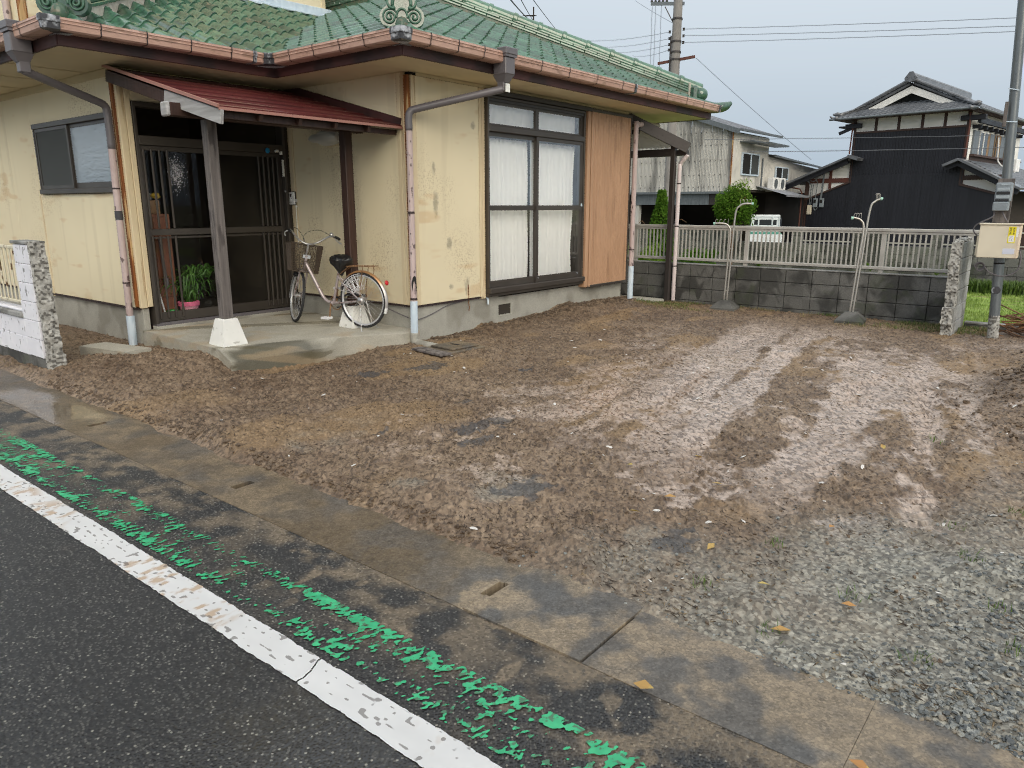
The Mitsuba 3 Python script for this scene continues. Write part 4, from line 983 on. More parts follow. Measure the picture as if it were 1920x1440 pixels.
top = (np.stack([S.ravel(), Yp.ravel(), Zp.ravel()], 1), np.vstack([np.stack([a, b, c], 1), np.stack([a, c, d], 1)]))


def skirt(P, dx, dy, nn=8):
    V = np.vstack([np.column_stack([P[:, 0] + dx * k / nn + 0.010 * (fb(P[:, 0] * 9 + k, P[:, 1] * 9, 2) - 0.5) * (k > 0), P[:, 1] + dy * k / nn + 0.016 * (fb(P[:, 0] * 7, k * 1.1 + P[:, 1] * 0, 3) - 0.5) * (k > 0), P[:, 2] * (1 - k / nn) - 0.28 * k / nn]) for k in range(nn + 1)])
    q = len(P); F = []
    for k in range(nn):
        for j in range(q - 1):
            e = k * q + j; F += [[e, e + q, e + q + 1], [e, e + q + 1, e + 1]]
    return V, np.array(F)


PO = part(H, 'porch', cat(top, skirt(top[0].reshape(n, m, 3)[:, 0], 0, 0.0), skirt(top[0].reshape(n, m, 3)[0, :], 0.0, 0)), 'm_porch', smooth=35, label='worn concrete porch slab with a wet ramp at its front')
part(PO, 'threshold', bx(4.03, 5.97, 8.545, 8.66, 0.17, 0.225, 0.006), 'm_concrete')


def footing_stone(cx, cy, s0, s1, z0, z1):
    V = np.array([[cx + sx * s / 2, cy + sy * s / 2, z] for s, z in ((s0, z0), (s0 * 0.99, z0 + 0.02), (s1 * 1.02, z1 - 0.012), (s1 * 0.94, z1)) for sx, sy in ((-1, -1), (1, -1), (1, 1), (-1, 1))])
    F = []
    for k in range(3):
        for j in range(4):
            a, b = 4 * k + j, 4 * k + (j + 1) % 4; F += [[a, b, b + 4], [a, b + 4, a + 4]]
    return V, np.array(F + [[12, 13, 14], [12, 14, 15]])


CA = part(H, 'canopy', cat(bx(3.86, 6.02, 6.52, 6.57, 2.375, 2.43), bx(3.86, 6.02, 8.45, 8.50, 2.86, 2.92)), 'm_wood_dark', label='dark red sheet metal canopy over the front door')
zc = lambda y: 2.455 + 0.262 * (y - 6.43)
rows_ = np.linspace(6.43, 8.62, 8)
for j in range(7):
    y0, y1 = rows_[j], rows_[j + 1] + 0.03; tilt = 0.022
    P = np.array([[3.80, y0, zc(y0) + tilt], [6.03, y0, zc(y0) + tilt], [6.03, y1, zc(y1) + 0.002], [3.80, y1, zc(y1) + 0.002]])
    cuts = [3.80] + list(np.cumsum([0.45 + 0.28 * (j % 2), 0.91, 0.91]) + 3.80)
    cuts = [c for c in cuts if c < 5.95] + [6.03]
    for xa, xb in zip(cuts[:-1], cuts[1:]):
        g = 0.002
        V = np.array([[xa + g, y0, zc(y0) + tilt - 0.02], [xb - g, y0, zc(y0) + tilt - 0.02], [xa + g, y0 - 0.004, zc(y0) + tilt - 0.004], [xb - g, y0 - 0.004, zc(y0) + tilt - 0.004], [xa + g, y0 + 0.012, zc(y0) + tilt + 0.003], [xb - g, y0 + 0.012, zc(y0) + tilt + 0.003], [xa + g, y1, zc(y1) + 0.002], [xb - g, y1, zc(y1) + 0.002]])
        part(CA, 'roof_sheet', (V, np.array([[0, 1, 3], [0, 3, 2], [2, 3, 5], [2, 5, 4], [4, 5, 7], [4, 7, 6]])), 'm_canopy')
part(CA, 'edge_trim', cat(bar([3.80, 6.425, zc(6.43) - 0.008], [6.03, 6.425, zc(6.43) - 0.008], 0.02, 0.026), bar([3.795, 6.42, zc(6.43) + 0.012], [3.795, 8.60, zc(8.61) + 0.012], 0.022, 0.03)), 'm_canopy_edge')
part(CA, 'wall_flashing', bar([6.02, 6.44, zc(6.44) + 0.05], [6.02, 8.6, zc(8.6) + 0.05], 0.018, 0.085), 'm_fascia')
part(CA, 'boarding', (np.array([[3.83, 6.45, zc(6.45) - 0.025], [6.02, 6.45, zc(6.45) - 0.025], [6.02, 8.6, zc(8.6) - 0.025], [3.83, 8.6, zc(8.6) - 0.025]]), np.array([[0, 2, 1], [0, 3, 2]])), 'm_wood_dark')
part(CA, 'rake_board', bar([3.825, 6.425, zc(6.43) - 0.082], [3.825, 7.40, zc(7.40) - 0.082], 0.035, 0.125, 0.003), 'm_wood_grey', label='bare grey front half of the rake board')
part(CA, 'rake_board', bar([3.827, 7.40, zc(7.40) - 0.084], [3.827, 8.60, zc(8.60) - 0.084], 0.033, 0.118, 0.003), 'm_wood_dark')
for x in np.arange(4.25, 6.0, 0.44):
    part(CA, 'rafter', bar([x, 6.46, zc(6.46) - 0.06], [x, 8.58, zc(8.58) - 0.06], 0.04, 0.06), 'm_wood_dark')
part(CA, 'beam', bx(3.70, 6.03, 7.10, 7.215, 2.425, 2.545, 0.006), 'm_wood_dark')
part(CA, 'beam_end', bx(3.665, 3.705, 7.095, 7.22, 2.42, 2.55, 0.012), 'm_wood_grey')
part(CA, 'post', bx(4.055, 4.165, 7.105, 7.215, 0.44, 2.425, 0.008), 'm_wood_post')
part(CA, 'post_base', footing_stone(4.11, 7.165, 0.285, 0.165, 0.16, 0.445), 'm_plaster_white')
part(CA, 'post', bx(5.665, 5.775, 7.0, 7.11, 0.42, 2.425, 0.008), 'm_wood_dark')
part(CA, 'post_base', footing_stone(5.72, 7.055, 0.27, 0.165, 0.17, 0.425), 'm_plaster_white')

# ---------------------------------------------------------------- sliding front door, y = 8.61
DO = part(H, 'front_door', cat(bx(4.04, 4.075, 8.57, 8.72, 0.225, 2.70, 0.003), bx(5.925, 5.96, 8.57, 8.72, 0.225, 2.70, 0.003), bx(4.04, 5.96, 8.57, 8.72, 2.66, 2.71, 0.004), bx(4.076, 5.924, 8.572, 8.72, 2.255, 2.355, 0.004)), 'm_frame')
part(DO, 'track', cat(bx(4.04, 5.96, 8.55, 8.70, 0.225, 0.25), bx(4.076, 5.924, 8.565, 8.57, 0.25, 0.262)), 'm_pipe_grey')
part(DO, 'transom_pane', cat(bx(4.08, 4.97, 8.64, 8.644, 2.36, 2.655), bx(5.02, 5.92, 8.64, 8.644, 2.36, 2.655)), 'm_dark_glass')
part(DO, 'transom_bar', bx(4.965, 5.025, 8.60, 8.68, 2.356, 2.66), 'm_frame')
for (x0, x1, y, bars) in ((4.078, 5.02, 8.615, np.linspace(4.115, 4.385, 4)), (4.985, 5.922, 8.655, np.linspace(5.585, 5.862, 5))):
    part(DO, 'sash', cat(bx(x0, x0 + 0.04, y - 0.016, y + 0.016, 0.262, 2.25, 0.002), bx(x1 - 0.045, x1, y - 0.016, y + 0.016, 0.262, 2.25, 0.002), bx(x0 + 0.04, x1 - 0.045, y - 0.015, y + 0.015, 0.262, 0.375, 0.002), bx(x0 + 0.04, x1 - 0.045, y - 0.015, y + 0.015, 2.20, 2.25), bx(x0 + 0.04, x1 - 0.045, y - 0.016, y + 0.015, 1.262, 1.335, 0.003), bx(x0 + 0.04, x1 - 0.045, y - 0.010, y + 0.012, 1.225, 1.245)), 'm_frame')
    part(DO, 'pane', bx(x0 + 0.035, x1 - 0.04, y + 0.004, y + 0.008, 0.37, 2.21), 'm_dark_glass')
    for xb in bars:
        part(DO, 'bar', bx(xb - 0.011, xb + 0.011, y - 0.035, y - 0.017, 0.30, 1.255, 0.004), 'm_frame')
        part(DO, 'bar', bx(xb - 0.011, xb + 0.011, y - 0.035, y - 0.017, 1.34, 2.215, 0.004), 'm_frame')
mat('m_teal', (0.03, 0.30, 0.30), 0.5); mat('m_blue', (0.01, 0.20, 0.42), 0.3); mat('m_white', (0.75, 0.75, 0.74), 0.45); mat('m_dark_plastic', (0.02, 0.02, 0.022), 0.4)
solo('suction_cup', 'small blue suction cup stuck at the top of the door beside the lattice bars', 'suction cup', lathe([(0, -0.012), (0.022, -0.010), (0.034, 0.006), (0.030, 0.012), (0, 0.014)], 18, (5.675, 8.55, 2.275), (0, -1, 0)), 'm_blue', smooth=40)
part(DO, 'chime', bx(5.79, 5.835, 8.53, 8.57, 2.262, 2.292, 0.006), 'm_plaster_white'); part(DO, 'chime', bx(5.86, 5.885, 8.53, 8.568, 2.235, 2.275, 0.004), 'm_plaster_white')
part(DO, 'label_strip', bx(5.887, 5.917, 8.560, 8.569, 1.965, 2.175, 0.002), 'm_plaster_white')
part(DO, 'lock', lathe([(0, 0), (0.012, 0), (0.012, 0.01), (0, 0.012)], 10, (5.905, 8.565, 1.78), (0, -1, 0)), 'm_joiner')

# things just inside the door
mat('m_red_wood', lambda p, n, uv: mix(C3(0.17, 0.060, 0.032), C3(0.26, 0.105, 0.058), fbm(p.x * 30, p.z * 2, 0.0, 2)), 0.4)
mat('m_pink', (0.70, 0.16, 0.28), 0.4); mat('m_pink_pale', (0.72, 0.34, 0.42), 0.45); mat('m_green_pot', (0.012, 0.26, 0.045), 0.35); mat('m_cardboard', (0.36, 0.22, 0.12), 0.8); mat('m_yellow', (0.60, 0.42, 0.04), 0.5)
mat('m_leaf', lambda p, n, uv: mix(C3(0.025, 0.085, 0.012), C3(0.085, 0.20, 0.035), noise(p.x * 18, p.y * 18, p.z * 18)), 0.5)
cb = solo('shoe_cabinet', 'reddish brown cabinet standing just inside the front door behind the lattice', 'cabinet', cat(bx(4.05, 4.47, 8.86, 9.20, 0.52, 1.50, 0.005), bx(4.06, 4.46, 8.88, 9.2, 0.17, 0.52)), 'm_red_wood')
part(cb, 'door', bx(4.06, 4.255, 8.845, 8.861, 0.56, 1.46, 0.003), 'm_red_wood'); part(cb, 'door', bx(4.262, 4.46, 8.845, 8.861, 0.56, 1.46, 0.003), 'm_red_wood')
solo('parcel', 'brown cardboard parcel on top of the cabinet inside the front door', 'box', bx(4.19, 4.40, 8.92, 9.12, 1.50, 1.66, 0.006), 'm_cardboard')
solo('teal_bag', 'teal cloth bag on the cabinet just inside the front door', 'bag', (lambda m: (np.asarray(m.vertices) * [0.06, 0.07, 0.12] + [4.115, 8.97, 1.61], np.asarray(m.faces)))(trimesh.creation.icosphere(subdivisions=2)), 'm_teal', smooth=True)
solo('wrapped_bundle', 'pale wrapped bundle on top of the parcel behind the door lattice', 'bundle', cat(*[(lump(50 + k, 2, rough=0.25)[0] * s + o, lump(50 + k, 2)[1]) for k, (s, o) in enumerate(((0.16, [4.24, 9.0, 1.73]), (0.13, [4.17, 8.98, 1.80]), (0.12, [4.31, 9.02, 1.70])))]), 'm_plaster_white', smooth=True)
solo('yellow_ornament', 'small yellow ornament beside the parcel inside the front door', 'ornament', (lump(61, 2, rough=0.3)[0] * [0.11, 0.08, 0.12] + [4.37, 8.94, 1.71], lump(61, 2)[1]), 'm_yellow', smooth=True)
solo('white_cane', 'slim white stick leaning against the cabinet inside the front door', 'stick', tube([[4.085, 8.78, 1.20], [4.255, 8.72, 0.20]], 0.011, 8), 'm_white', smooth=True)
solo('umbrella', 'grey folded umbrella with black handle hanging in front of the brown cabinet', 'umbrella', tube([[4.29, 8.80, 1.24], [4.315, 8.80, 0.76], [4.315, 8.80, 0.75], [4.32, 8.80, 0.64]], [0.016, 0.020, 0.032, 0.030], 10), 'm_pipe_grey', smooth=True)
solo('green_watering_can', 'green plastic watering can on the floor inside the front door', 'watering can', cat(lathe([(0, 0.17), (0.085, 0.17), (0.09, 0.30), (0.06, 0.37), (0.0, 0.37)], 18, (4.355, 8.80, 0)), tube(smooth_path([[4.42, 8.80, 0.22], [4.47, 8.79, 0.30], [4.49, 8.79, 0.38]]), 0.016, 8)), 'm_green_pot', smooth=30)
pp = solo('pot_plant', 'spider plant with drooping green leaves in a pink pot inside the front door', 'plant', lathe([(0.0, 0.17), (0.085, 0.17), (0.112, 0.345), (0.118, 0.35), (0.118, 0.352)], 24, (4.60, 8.86, 0.06)), 'm_pink_pale', smooth=30)
part(pp, 'rim', lathe([(0.112, 0.33), (0.127, 0.332), (0.130, 0.375), (0.120, 0.385), (0.105, 0.375)], 24, (4.60, 8.86, 0.06)), 'm_pink', smooth=30)
part(pp, 'soil', lathe([(0, 0.36), (0.11, 0.36)], 16, (4.60, 8.86, 0.06)), 'm_dark_plastic')
lr = np.random.default_rng(9); lv = []
for k in range(150):
    a = lr.random() * 2 * math.pi; L = 0.25 + 0.30 * lr.random(); h = 0.20 + 0.40 * lr.random(); o = np.array([4.62 + 0.05 * lr.normal(), 8.87 + 0.04 * lr.normal(), 0.42])
    if k > 60: o = o + [0.12 + 0.06 * lr.normal(), 0, 0.30]; h *= 0.45; L *= 0.65
    tt = np.linspace(0, 1, 8); c = np.stack([o[0] + np.cos(a) * L * tt, o[1] + np.sin(a) * L * tt * 0.8, o[2] + h * (2.2 * tt - 1.9 * tt ** 2)], 1); c[:, 1] = np.maximum(c[:, 1], 8.70)
    w = 0.011 * np.sin(math.pi * np.clip(tt * 0.9 + 0.08, 0, 1)) + 0.001; sd = np.array([-math.sin(a), math.cos(a), 0])
    V = np.vstack([c + sd * w[:, None], c - sd * w[:, None]]); lv.append((V, np.array([f for j in range(7) for f in ([j, j + 1, j + 9], [j, j + 9, j + 8])])))
part(pp, 'leaves', cat(*lv), 'm_leaf', kind='stuff')
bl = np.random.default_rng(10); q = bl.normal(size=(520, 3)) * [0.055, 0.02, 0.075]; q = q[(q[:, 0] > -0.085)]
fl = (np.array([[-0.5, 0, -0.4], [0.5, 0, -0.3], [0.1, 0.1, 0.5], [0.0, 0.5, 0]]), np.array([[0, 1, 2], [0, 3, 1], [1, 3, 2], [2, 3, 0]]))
mat('m_glint', (0.85, 0.83, 0.88), 0.12, spec=1.0, coat=1.0)
solo('bead_ornament', 'round cluster of white flecks added for a light reflection in the left door pane', 'ornament', scatter([fl], q + [4.50, 8.66, 1.965], 0.005 + 0.010 * bl.random(len(q)), tilt=3, seed=4), 'm_glint')  # added white flecks stand in for a light reflection in the glass

# ---------------------------------------------------------------- lamp and intercom on the porch side wall
mat('m_lamp_glass', (0.42, 0.42, 0.40), 0.25, coat=0.6)
lp = part(H, 'porch_lamp', cat(lathe([(0, 0), (0.075, 0.0), (0.078, 0.012), (0.06, 0.03), (0, 0.032)], 20, (6.034, 7.72, 2.40), (-1, 0, 0)), bx(5.93, 6.03, 7.60, 7.70, 2.325, 2.355, 0.01)), 'm_plaster_white')
part(lp, 'shade', lathe([(0.0, -0.22), (0.05, -0.215), (0.085, -0.16), (0.10, -0.06), (0.098, 0.05), (0.075, 0.13), (0.055, 0.19), (0.05, 0.27), (0.03, 0.33), (0.0, 0.34)], 22, (5.945, 7.68, 2.405), (0, 1, 0)), 'm_lamp_glass', smooth=40)
ic = part(H, 'intercom', bx(5.985, 6.02, 8.495, 8.605, 1.610, 1.770, 0.006), 'm_white')
part(ic, 'lens', lathe([(0, 0), (0.021, 0.0), (0.021, 0.004), (0.012, 0.007), (0, 0.007)], 18, (5.985, 8.562, 1.728), (-1, 0, 0)), 'm_dark_plastic', smooth=30)
part(ic, 'bezel', cat(bx(6.003, 6.02, 8.488, 8.612, 1.603, 1.777, 0.004)), 'm_dark_plastic')
part(ic, 'mark', cat(bx(5.983, 5.986, 8.575, 8.585, 1.686, 1.693), bx(5.983, 5.986, 8.548, 8.556, 1.686, 1.692), bx(5.983, 5.986, 8.538, 8.546, 1.686, 1.691), bx(5.983, 5.986, 8.54, 8.59, 1.633, 1.636)), 'm_pipe_grey')
part(ic, 'wire_box', cat(bx(6.005, 6.022, 8.47, 8.495, 1.64, 1.68, 0.003), bx(6.005, 6.022, 8.475, 8.502, 1.575, 1.60, 0.003), tube([[6.014, 8.50, 1.575], [6.014, 8.505, 1.30], [6.016, 8.50, 1.05]], 0.006, 6)), 'm_plaster_white')

# ---------------------------------------------------------------- the bicycle
mat('m_bike', lambda p, n, uv: mix(C3(0.42, 0.36, 0.36), C3(0.17, 0.08, 0.045), smoothstep(0.62, 0.76, fbm(p.x * 30, p.y * 30, p.z * 30, 3)) * 0.8), 0.3, metal=0.35)
mat('m_steel', lambda p, n, uv: mix(C3(0.52, 0.52, 0.52), C3(0.20, 0.10, 0.05), smoothstep(0.55, 0.75, fbm(p.x * 40, p.y * 40, p.z * 40, 2)) * 0.7), 0.3, metal=0.75)
mat('m_alloy', (0.66, 0.67, 0.69), 0.32, metal=0.6)
mat('m_rusty_steel', lambda p, n, uv: mix(C3(0.15, 0.065, 0.030), C3(0.34, 0.20, 0.10), noise(p.x * 60, p.y * 60, p.z * 60)), 0.6, metal=0.2)
mat('m_rubber', (0.022, 0.022, 0.024), 0.7); mat('m_basket', (0.075, 0.052, 0.034), 0.45, metal=0.2); mat('m_mudguard', lambda p, n, uv: mix(C3(0.46, 0.44, 0.44), C3(0.44, 0.24, 0.11), smoothstep(0.62, 0.80, p.z + 0.3 * (fbm(p.x * 9, p.y * 9, p.z * 9, 2) - 0.5))), 0.3, metal=0.4)
mat('m_vinyl', (0.012, 0.012, 0.013), 0.28, coat=0.5); mat('m_reflector', (0.55, 0.012, 0.018), 0.15, coat=1.0); mat('m_clear_plastic', (0.66, 0.66, 0.68), 0.3)
BK = thing('bicycle', 'rusty silver city bicycle with basket and black saddle cover standing on the porch', 'bicycle')
Rw = 0.328
yaw = math.radians(103.5); bo = np.array([5.655, 6.80, 0.172])
bex = np.array([math.cos(yaw), math.sin(yaw), 0]); bey = np.array([-math.sin(yaw), math.cos(yaw), 0])
L2W = lambda m: frame(m, bo, bex, bey, (0, 0, 1))
hub = np.array([0, 0, Rw + 0.012]); head_lo, head_hi = np.array([0.86, 0, 0.66]), np.array([0.805, 0, 0.84]); bb = np.array([0.435, 0, 0.285])
# steered front: rotate about the head tube
axis = (head_hi - head_lo) / np.linalg.norm(head_hi - head_lo); st = math.radians(-37)
def steer(m):
    v = np.asarray(m[0]) - head_lo; k = axis; c, s = math.cos(st), math.sin(st)
    return v * c + np.cross(k, v) * s + np.outer(v @ k, k) * (1 - c) + head_lo, m[1]


def wheel(par, name, c, f):
    a = np.linspace(0, 2 * math.pi, 49)
    ring = lambda rad: np.stack([c[0] + rad * np.cos(a), 0 * a + c[1], c[2] + rad * np.sin(a)], 1)
    w = part(par, name, L2W(f(tube(ring(Rw - 0.017), 0.0175, 8, cap=False))), 'm_rubber', smooth=True)
    part(w, 'rim', L2W(f(cat(tube(ring(Rw - 0.040), 0.0105, 6, cap=False), tube(ring(Rw - 0.034) + [0, 0.008, 0], 0.008, 5, cap=False), tube(ring(Rw - 0.034) - [0, 0.008, 0], 0.008, 5, cap=False)))), 'm_alloy', smooth=True)
    part(w, 'hub', L2W(f(tube([c + [0, -0.05, 0], c + [0, -0.03, 0], c + [0, -0.03, 0], c + [0, 0.03, 0], c + [0, 0.03, 0], c + [0, 0.05, 0]], [0.012, 0.012, 0.026, 0.026, 0.012, 0.012], 10))), 'm_steel', smooth=30)
    sp = []
    for k in range(32):
        t0 = k * 2 * math.pi / 32; sgn = 1 if k % 2 else -1; t1 = t0 + (0.75 if k % 4 < 2 else -0.75)
        sp.append(tube([c + [0.024 * math.cos(t1), 0.028 * sgn, 0.024 * math.sin(t1)], c + [(Rw - 0.04) * math.cos(t0), 0.004 * sgn, (Rw - 0.04) * math.sin(t0)]], 0.0017, 4, cap=False))
    part(w, 'spokes', L2W(f(cat(*sp))), 'm_steel', kind='stuff')
    return w


idt = lambda m: m
wheel(BK, 'rear_wheel', hub, idt)
fc = np.array([1.055, 0, Rw + 0.012]); wheel(BK, 'front_wheel', fc, steer)
part(BK, 'frame', L2W(cat(tube([head_lo, head_hi], 0.020, 12), tube(smooth_path([head_lo + (head_hi - head_lo) * 0.55, [0.70, 0, 0.54], [0.60, 0, 0.37], [0.53, 0, 0.305], bb]), 0.020, 12),
    tube([bb, [0.335, 0, 0.66]], 0.0165, 10), tube([bb + [0, -0.045, 0], bb + [0, 0.045, 0]], 0.024, 12),
    *[tube([bb + [-0.02, 0.03 * s, 0], [0.2, 0.045 * s, 0.31], hub + [0, 0.058 * s, 0]], 0.0095, 7) for s in (-1, 1)],
    *[tube([[0.345, 0.012 * s, 0.60], [0.22, 0.045 * s, 0.50], hub + [0, 0.058 * s, 0]], 0.0085, 7) for s in (-1, 1)])), 'm_bike', smooth=True)
part(BK, 'fork', L2W(steer(cat(tube([[0.862, -0.045, 0.645], [0.862, 0.045, 0.645]], 0.014, 8), *[tube(smooth_path([[0.862, 0.045 * s, 0.65], [0.93, 0.047 * s, 0.50], [1.02, 0.048 * s, 0.37], [1.055, 0.05 * s, Rw + 0.012]]), 0.010, 7) for s in (-1, 1)]))), 'm_bike', smooth=True)
stem = head_hi + axis * 0.14
HB = part(BK, 'handlebar', L2W(steer(cat(tube([head_hi - axis * 0.01, stem], 0.0125, 10), tube(smooth_path([stem + [-0.27, 0.285, 0.10], stem + [-0.14, 0.275, 0.125], stem + [-0.04, 0.22, 0.12], stem + [0.02, 0.11, 0.035], stem, stem + [0.02, -0.11, 0.035], stem + [-0.04, -0.22, 0.12], stem + [-0.14, -0.275, 0.125], stem + [-0.27, -0.285, 0.10]]), 0.0115, 9)))), 'm_steel', smooth=True)
for s in (1, -1):
    g = part(HB, 'grip', L2W(steer(tube([stem + [-0.275, 0.286 * s, 0.099], stem + [-0.15, 0.277 * s, 0.124]], 0.0165, 10))), 'm_dark_plastic', smooth=True)
    part(HB, 'brake_lever', L2W(steer(tube(smooth_path([stem + [-0.10, 0.262 * s, 0.125], stem + [-0.085, 0.30 * s, 0.10], stem + [-0.16, 0.325 * s, 0.065], stem + [-0.24, 0.33 * s, 0.05]]), [0.010, 0.010] + [0.007] * 17, 6))), 'm_alloy', smooth=True)
part(HB, 'bell', L2W(steer(lathe([(0.026, 0), (0.026, 0.012), (0.018, 0.028), (0, 0.032)], 14, stem + np.array([-0.11, -0.235, 0.14])))), 'm_steel', smooth=True)
part(BK, 'brake_cable', L2W(steer(cat(tube(smooth_path([stem + [-0.08, 0.27, 0.12], stem + [0.08, 0.14, 0.17], stem + [0.13, 0.02, 0.05], stem + [0.05, 0.0, -0.15]]), 0.0032, 5), tube(smooth_path([stem + [-0.08, -0.27, 0.12], stem + [0.07, -0.12, 0.19], stem + [0.13, 0.03, 0.10], stem + [0.05, 0.01, -0.16]]), 0.0032, 5)))), 'm_dark_plastic', smooth=True)
# basket of wire mesh
def pt(u, v, w):                                     # across -1..1, out 0..1, up 0..1
    wd, dp = 0.160 + 0.035 * w, 0.20 + 0.07 * w
    return stem + np.array([0.055 + dp * v - 0.02 * (1 - w), u * wd, -0.335 + 0.335 * w])


wires = []; walls = [[(-1, 0), (1, 0)], [(1, 0), (1, 1)], [(1, 1), (-1, 1)], [(-1, 1), (-1, 0)]]
for (a, b) in walls:
    for t in np.linspace(0, 1, 22 if a[1] == b[1] else 17):
        u, v = a[0] + (b[0] - a[0]) * t, a[1] + (b[1] - a[1]) * t; wires.append(tube([pt(u, v, 0), pt(u, v, 1)], 0.0027, 4, cap=False))
for w in np.linspace(0, 1, 17):
    loop = [pt(*q, w) for q in ((-1, 0), (1, 0), (1, 1), (-1, 1), (-1, 0))]; th = 0.0055 if w in (0.0, 1.0) else 0.0021
    for p0, p1 in zip(loop[:-1], loop[1:]):
        wires.append(tube([p0, p1], th, 5, cap=False))
for u in np.linspace(-1, 1, 12):
    wires.append(tube([pt(u, 0, 0), pt(u, 1, 0)], 0.0027, 4, cap=False))
part(BK, 'basket', L2W(steer(cat(*wires))), 'm_basket')
part(BK, 'basket_bracket', L2W(steer(cat(tube([pt(-0.3, 0, 0.3), [1.055, -0.055, Rw + 0.012]], 0.004, 5), tube([pt(0.3, 0, 0.3), [1.055, 0.055, Rw + 0.012]], 0.004, 5), bar(pt(-0.25, 0, 0.55) - [0.012, 0, 0], pt(0.25, 0, 0.55) - [0.012, 0, 0], 0.01, 0.04)))), 'm_steel')
# saddle in a wrinkled vinyl cover, gathered round the seat post
sv = trimesh.creation.icosphere(subdivisions=4); v = np.asarray(sv.vertices).copy()
w = np.where(v[:, 0] > 0, 1 - 0.55 * np.clip(v[:, 0], 0, 1), 1.0); v = v * np.column_stack([np.full(len(v), 0.165), 0.118 * w, np.where(v[:, 2] < 0, 0.185, 0.066)])
low = np.clip(-v[:, 2] / 0.15, 0, 1); v[:, 0] *= 1 - 0.72 * low ** 1.3; v[:, 1] *= 1 - 0.68 * low ** 1.3
fold = fb(np.arctan2(v[:, 1], v[:, 0]) * 5 + 20, v[:, 2] * 22 + 9, 3) - 0.5; v += (np.asarray(sv.vertices)) * (0.035 * fold)[:, None]
part(BK, 'saddle', L2W((v + [0.300, 0, 0.80], np.asarray(sv.faces))), 'm_vinyl', smooth=True, label='saddle under a creased black vinyl cover')
part(BK, 'seat_post', L2W(tube([[0.335, 0, 0.65], [0.318, 0, 0.74]], 0.013, 8)), 'm_steel', smooth=True)
a = np.linspace(-0.42, 2.45, 34)
def guard(c, rad, a, wd):
    V, F = [], []
    for t in a:
        for s, dr_ in ((-1, -0.012), (-0.55, 0.004), (0, 0.009), (0.55, 0.004), (1, -0.012)):
            V.append(c + np.array([(rad + dr_) * math.cos(t), s * wd, (rad + dr_) * math.sin(t)]))
    for k in range(len(a) - 1):
        for j in range(4):
            e = k * 5 + j; F += [[e, e + 1, e + 6], [e, e + 6, e + 5]]
    return np.array(V), np.array(F)


part(BK, 'rear_mudguard', L2W(guard(hub, Rw + 0.014, np.linspace(0.35, 3.50, 40), 0.024)), 'm_mudguard', smooth=True, label='rear mudguard browned with rust')
part(BK, 'mudguard_tip', L2W(guard(hub, Rw + 0.016, np.linspace(3.36, 3.56, 6), 0.026)), 'm_white', smooth=True)
part(BK, 'front_mudguard', L2W(steer(guard(fc, Rw + 0.014, np.linspace(-0.12, 1.95, 26), 0.024))), 'm_alloy', smooth=True)
part(BK, 'reflector', L2W(lathe([(0, 0.012), (0.026, 0.008), (0.03, 0), (0.026, -0.01)], 16, hub + np.array([-(Rw + 0.05) * math.cos(0.42), 0, (Rw + 0.05) * math.sin(0.62)]), (-1, 0, 0.25))), 'm_reflector', smooth=True)
rk = [tube([[0.18, y, 0.735], [-0.20, y, 0.745]], 0.0045, 5) for y in (-0.055, 0, 0.055)] + [tube(smooth_path([[-0.20, -0.055, 0.745], [-0.215, 0, 0.746], [-0.20, 0.055, 0.745]]), 0.0045, 5)] + [tube([[x, -0.055, 0.738], [x, 0.055, 0.738]], 0.004, 5) for x in (0.12, 0.02, -0.09)]
rk += [tube([[-0.06, 0.055 * s, 0.742], [-0.01, 0.058 * s, 0.5], hub + [0, 0.060 * s, 0]], 0.005, 5) for s in (-1, 1)] + [tube([[0.16, 0.03 * s, 0.735], [0.30, 0.018 * s, 0.64]], 0.005, 5) for s in (-1, 1)] + [tube([[-0.17, 0, 0.745], [-0.175, 0, 0.70], [-0.165, 0, 0.66]], 0.0045, 5), tube([[-0.17, 0.0, 0.74], [-0.175, 0, 0.765]], 0.004, 5)]
part(BK, 'rear_rack', L2W(cat(*rk)), 'm_rusty_steel')
for s in (-1, 1):                                    # dress guard: a clear plastic net with three arms
    aa = np.linspace(0.55, 1.55, 14); arc = lambda r_: np.stack([hub[0] + r_ * np.cos(aa), np.full(14, 0.034 * s), hub[2] + r_ * np.sin(aa)], 1)
    net = [tube(arc(r_), 0.0035, 5) for r_ in (0.31, 0.25, 0.17, 0.13)] + [tube([hub + [0.13 * math.cos(t), 0.034 * s, 0.13 * math.sin(t)], hub + [0.31 * math.cos(t + d_), 0.034 * s, 0.31 * math.sin(t + d_)]], 0.003, 4) for t in (0.6, 0.9, 1.2, 1.5) for d_ in (-0.25, 0.25)]
    part(BK, 'dress_guard', L2W(cat(*net)), 'm_clear_plastic')
part(BK, 'chain_case', L2W(cat(tube([bb + [0.02, -0.055, 0.055], [0.20, -0.060, 0.40], [0.0, -0.062, 0.385]], [0.012, 0.016, 0.020], 8), tube([bb + [0.0, -0.055, -0.06], [0.0, -0.06, 0.29]], 0.008, 6))), 'm_dark_plastic', smooth=True)
cr = [tube(np.stack([bb[0] + 0.085 * np.cos(t), np.full(25, -0.05), bb[2] + 0.085 * np.sin(t)], 1), 0.006, 5) for t in [np.linspace(0, 2 * math.pi, 25)]]
ck = part(BK, 'crank', L2W(cat(*cr, tube([bb + [0, 0.055, 0], bb + [0.012, 0.075, -0.165]], 0.0095, 6), tube([bb + [0, -0.055, 0], bb + [-0.012, -0.075, 0.165]], 0.0095, 6))), 'm_rusty_steel')
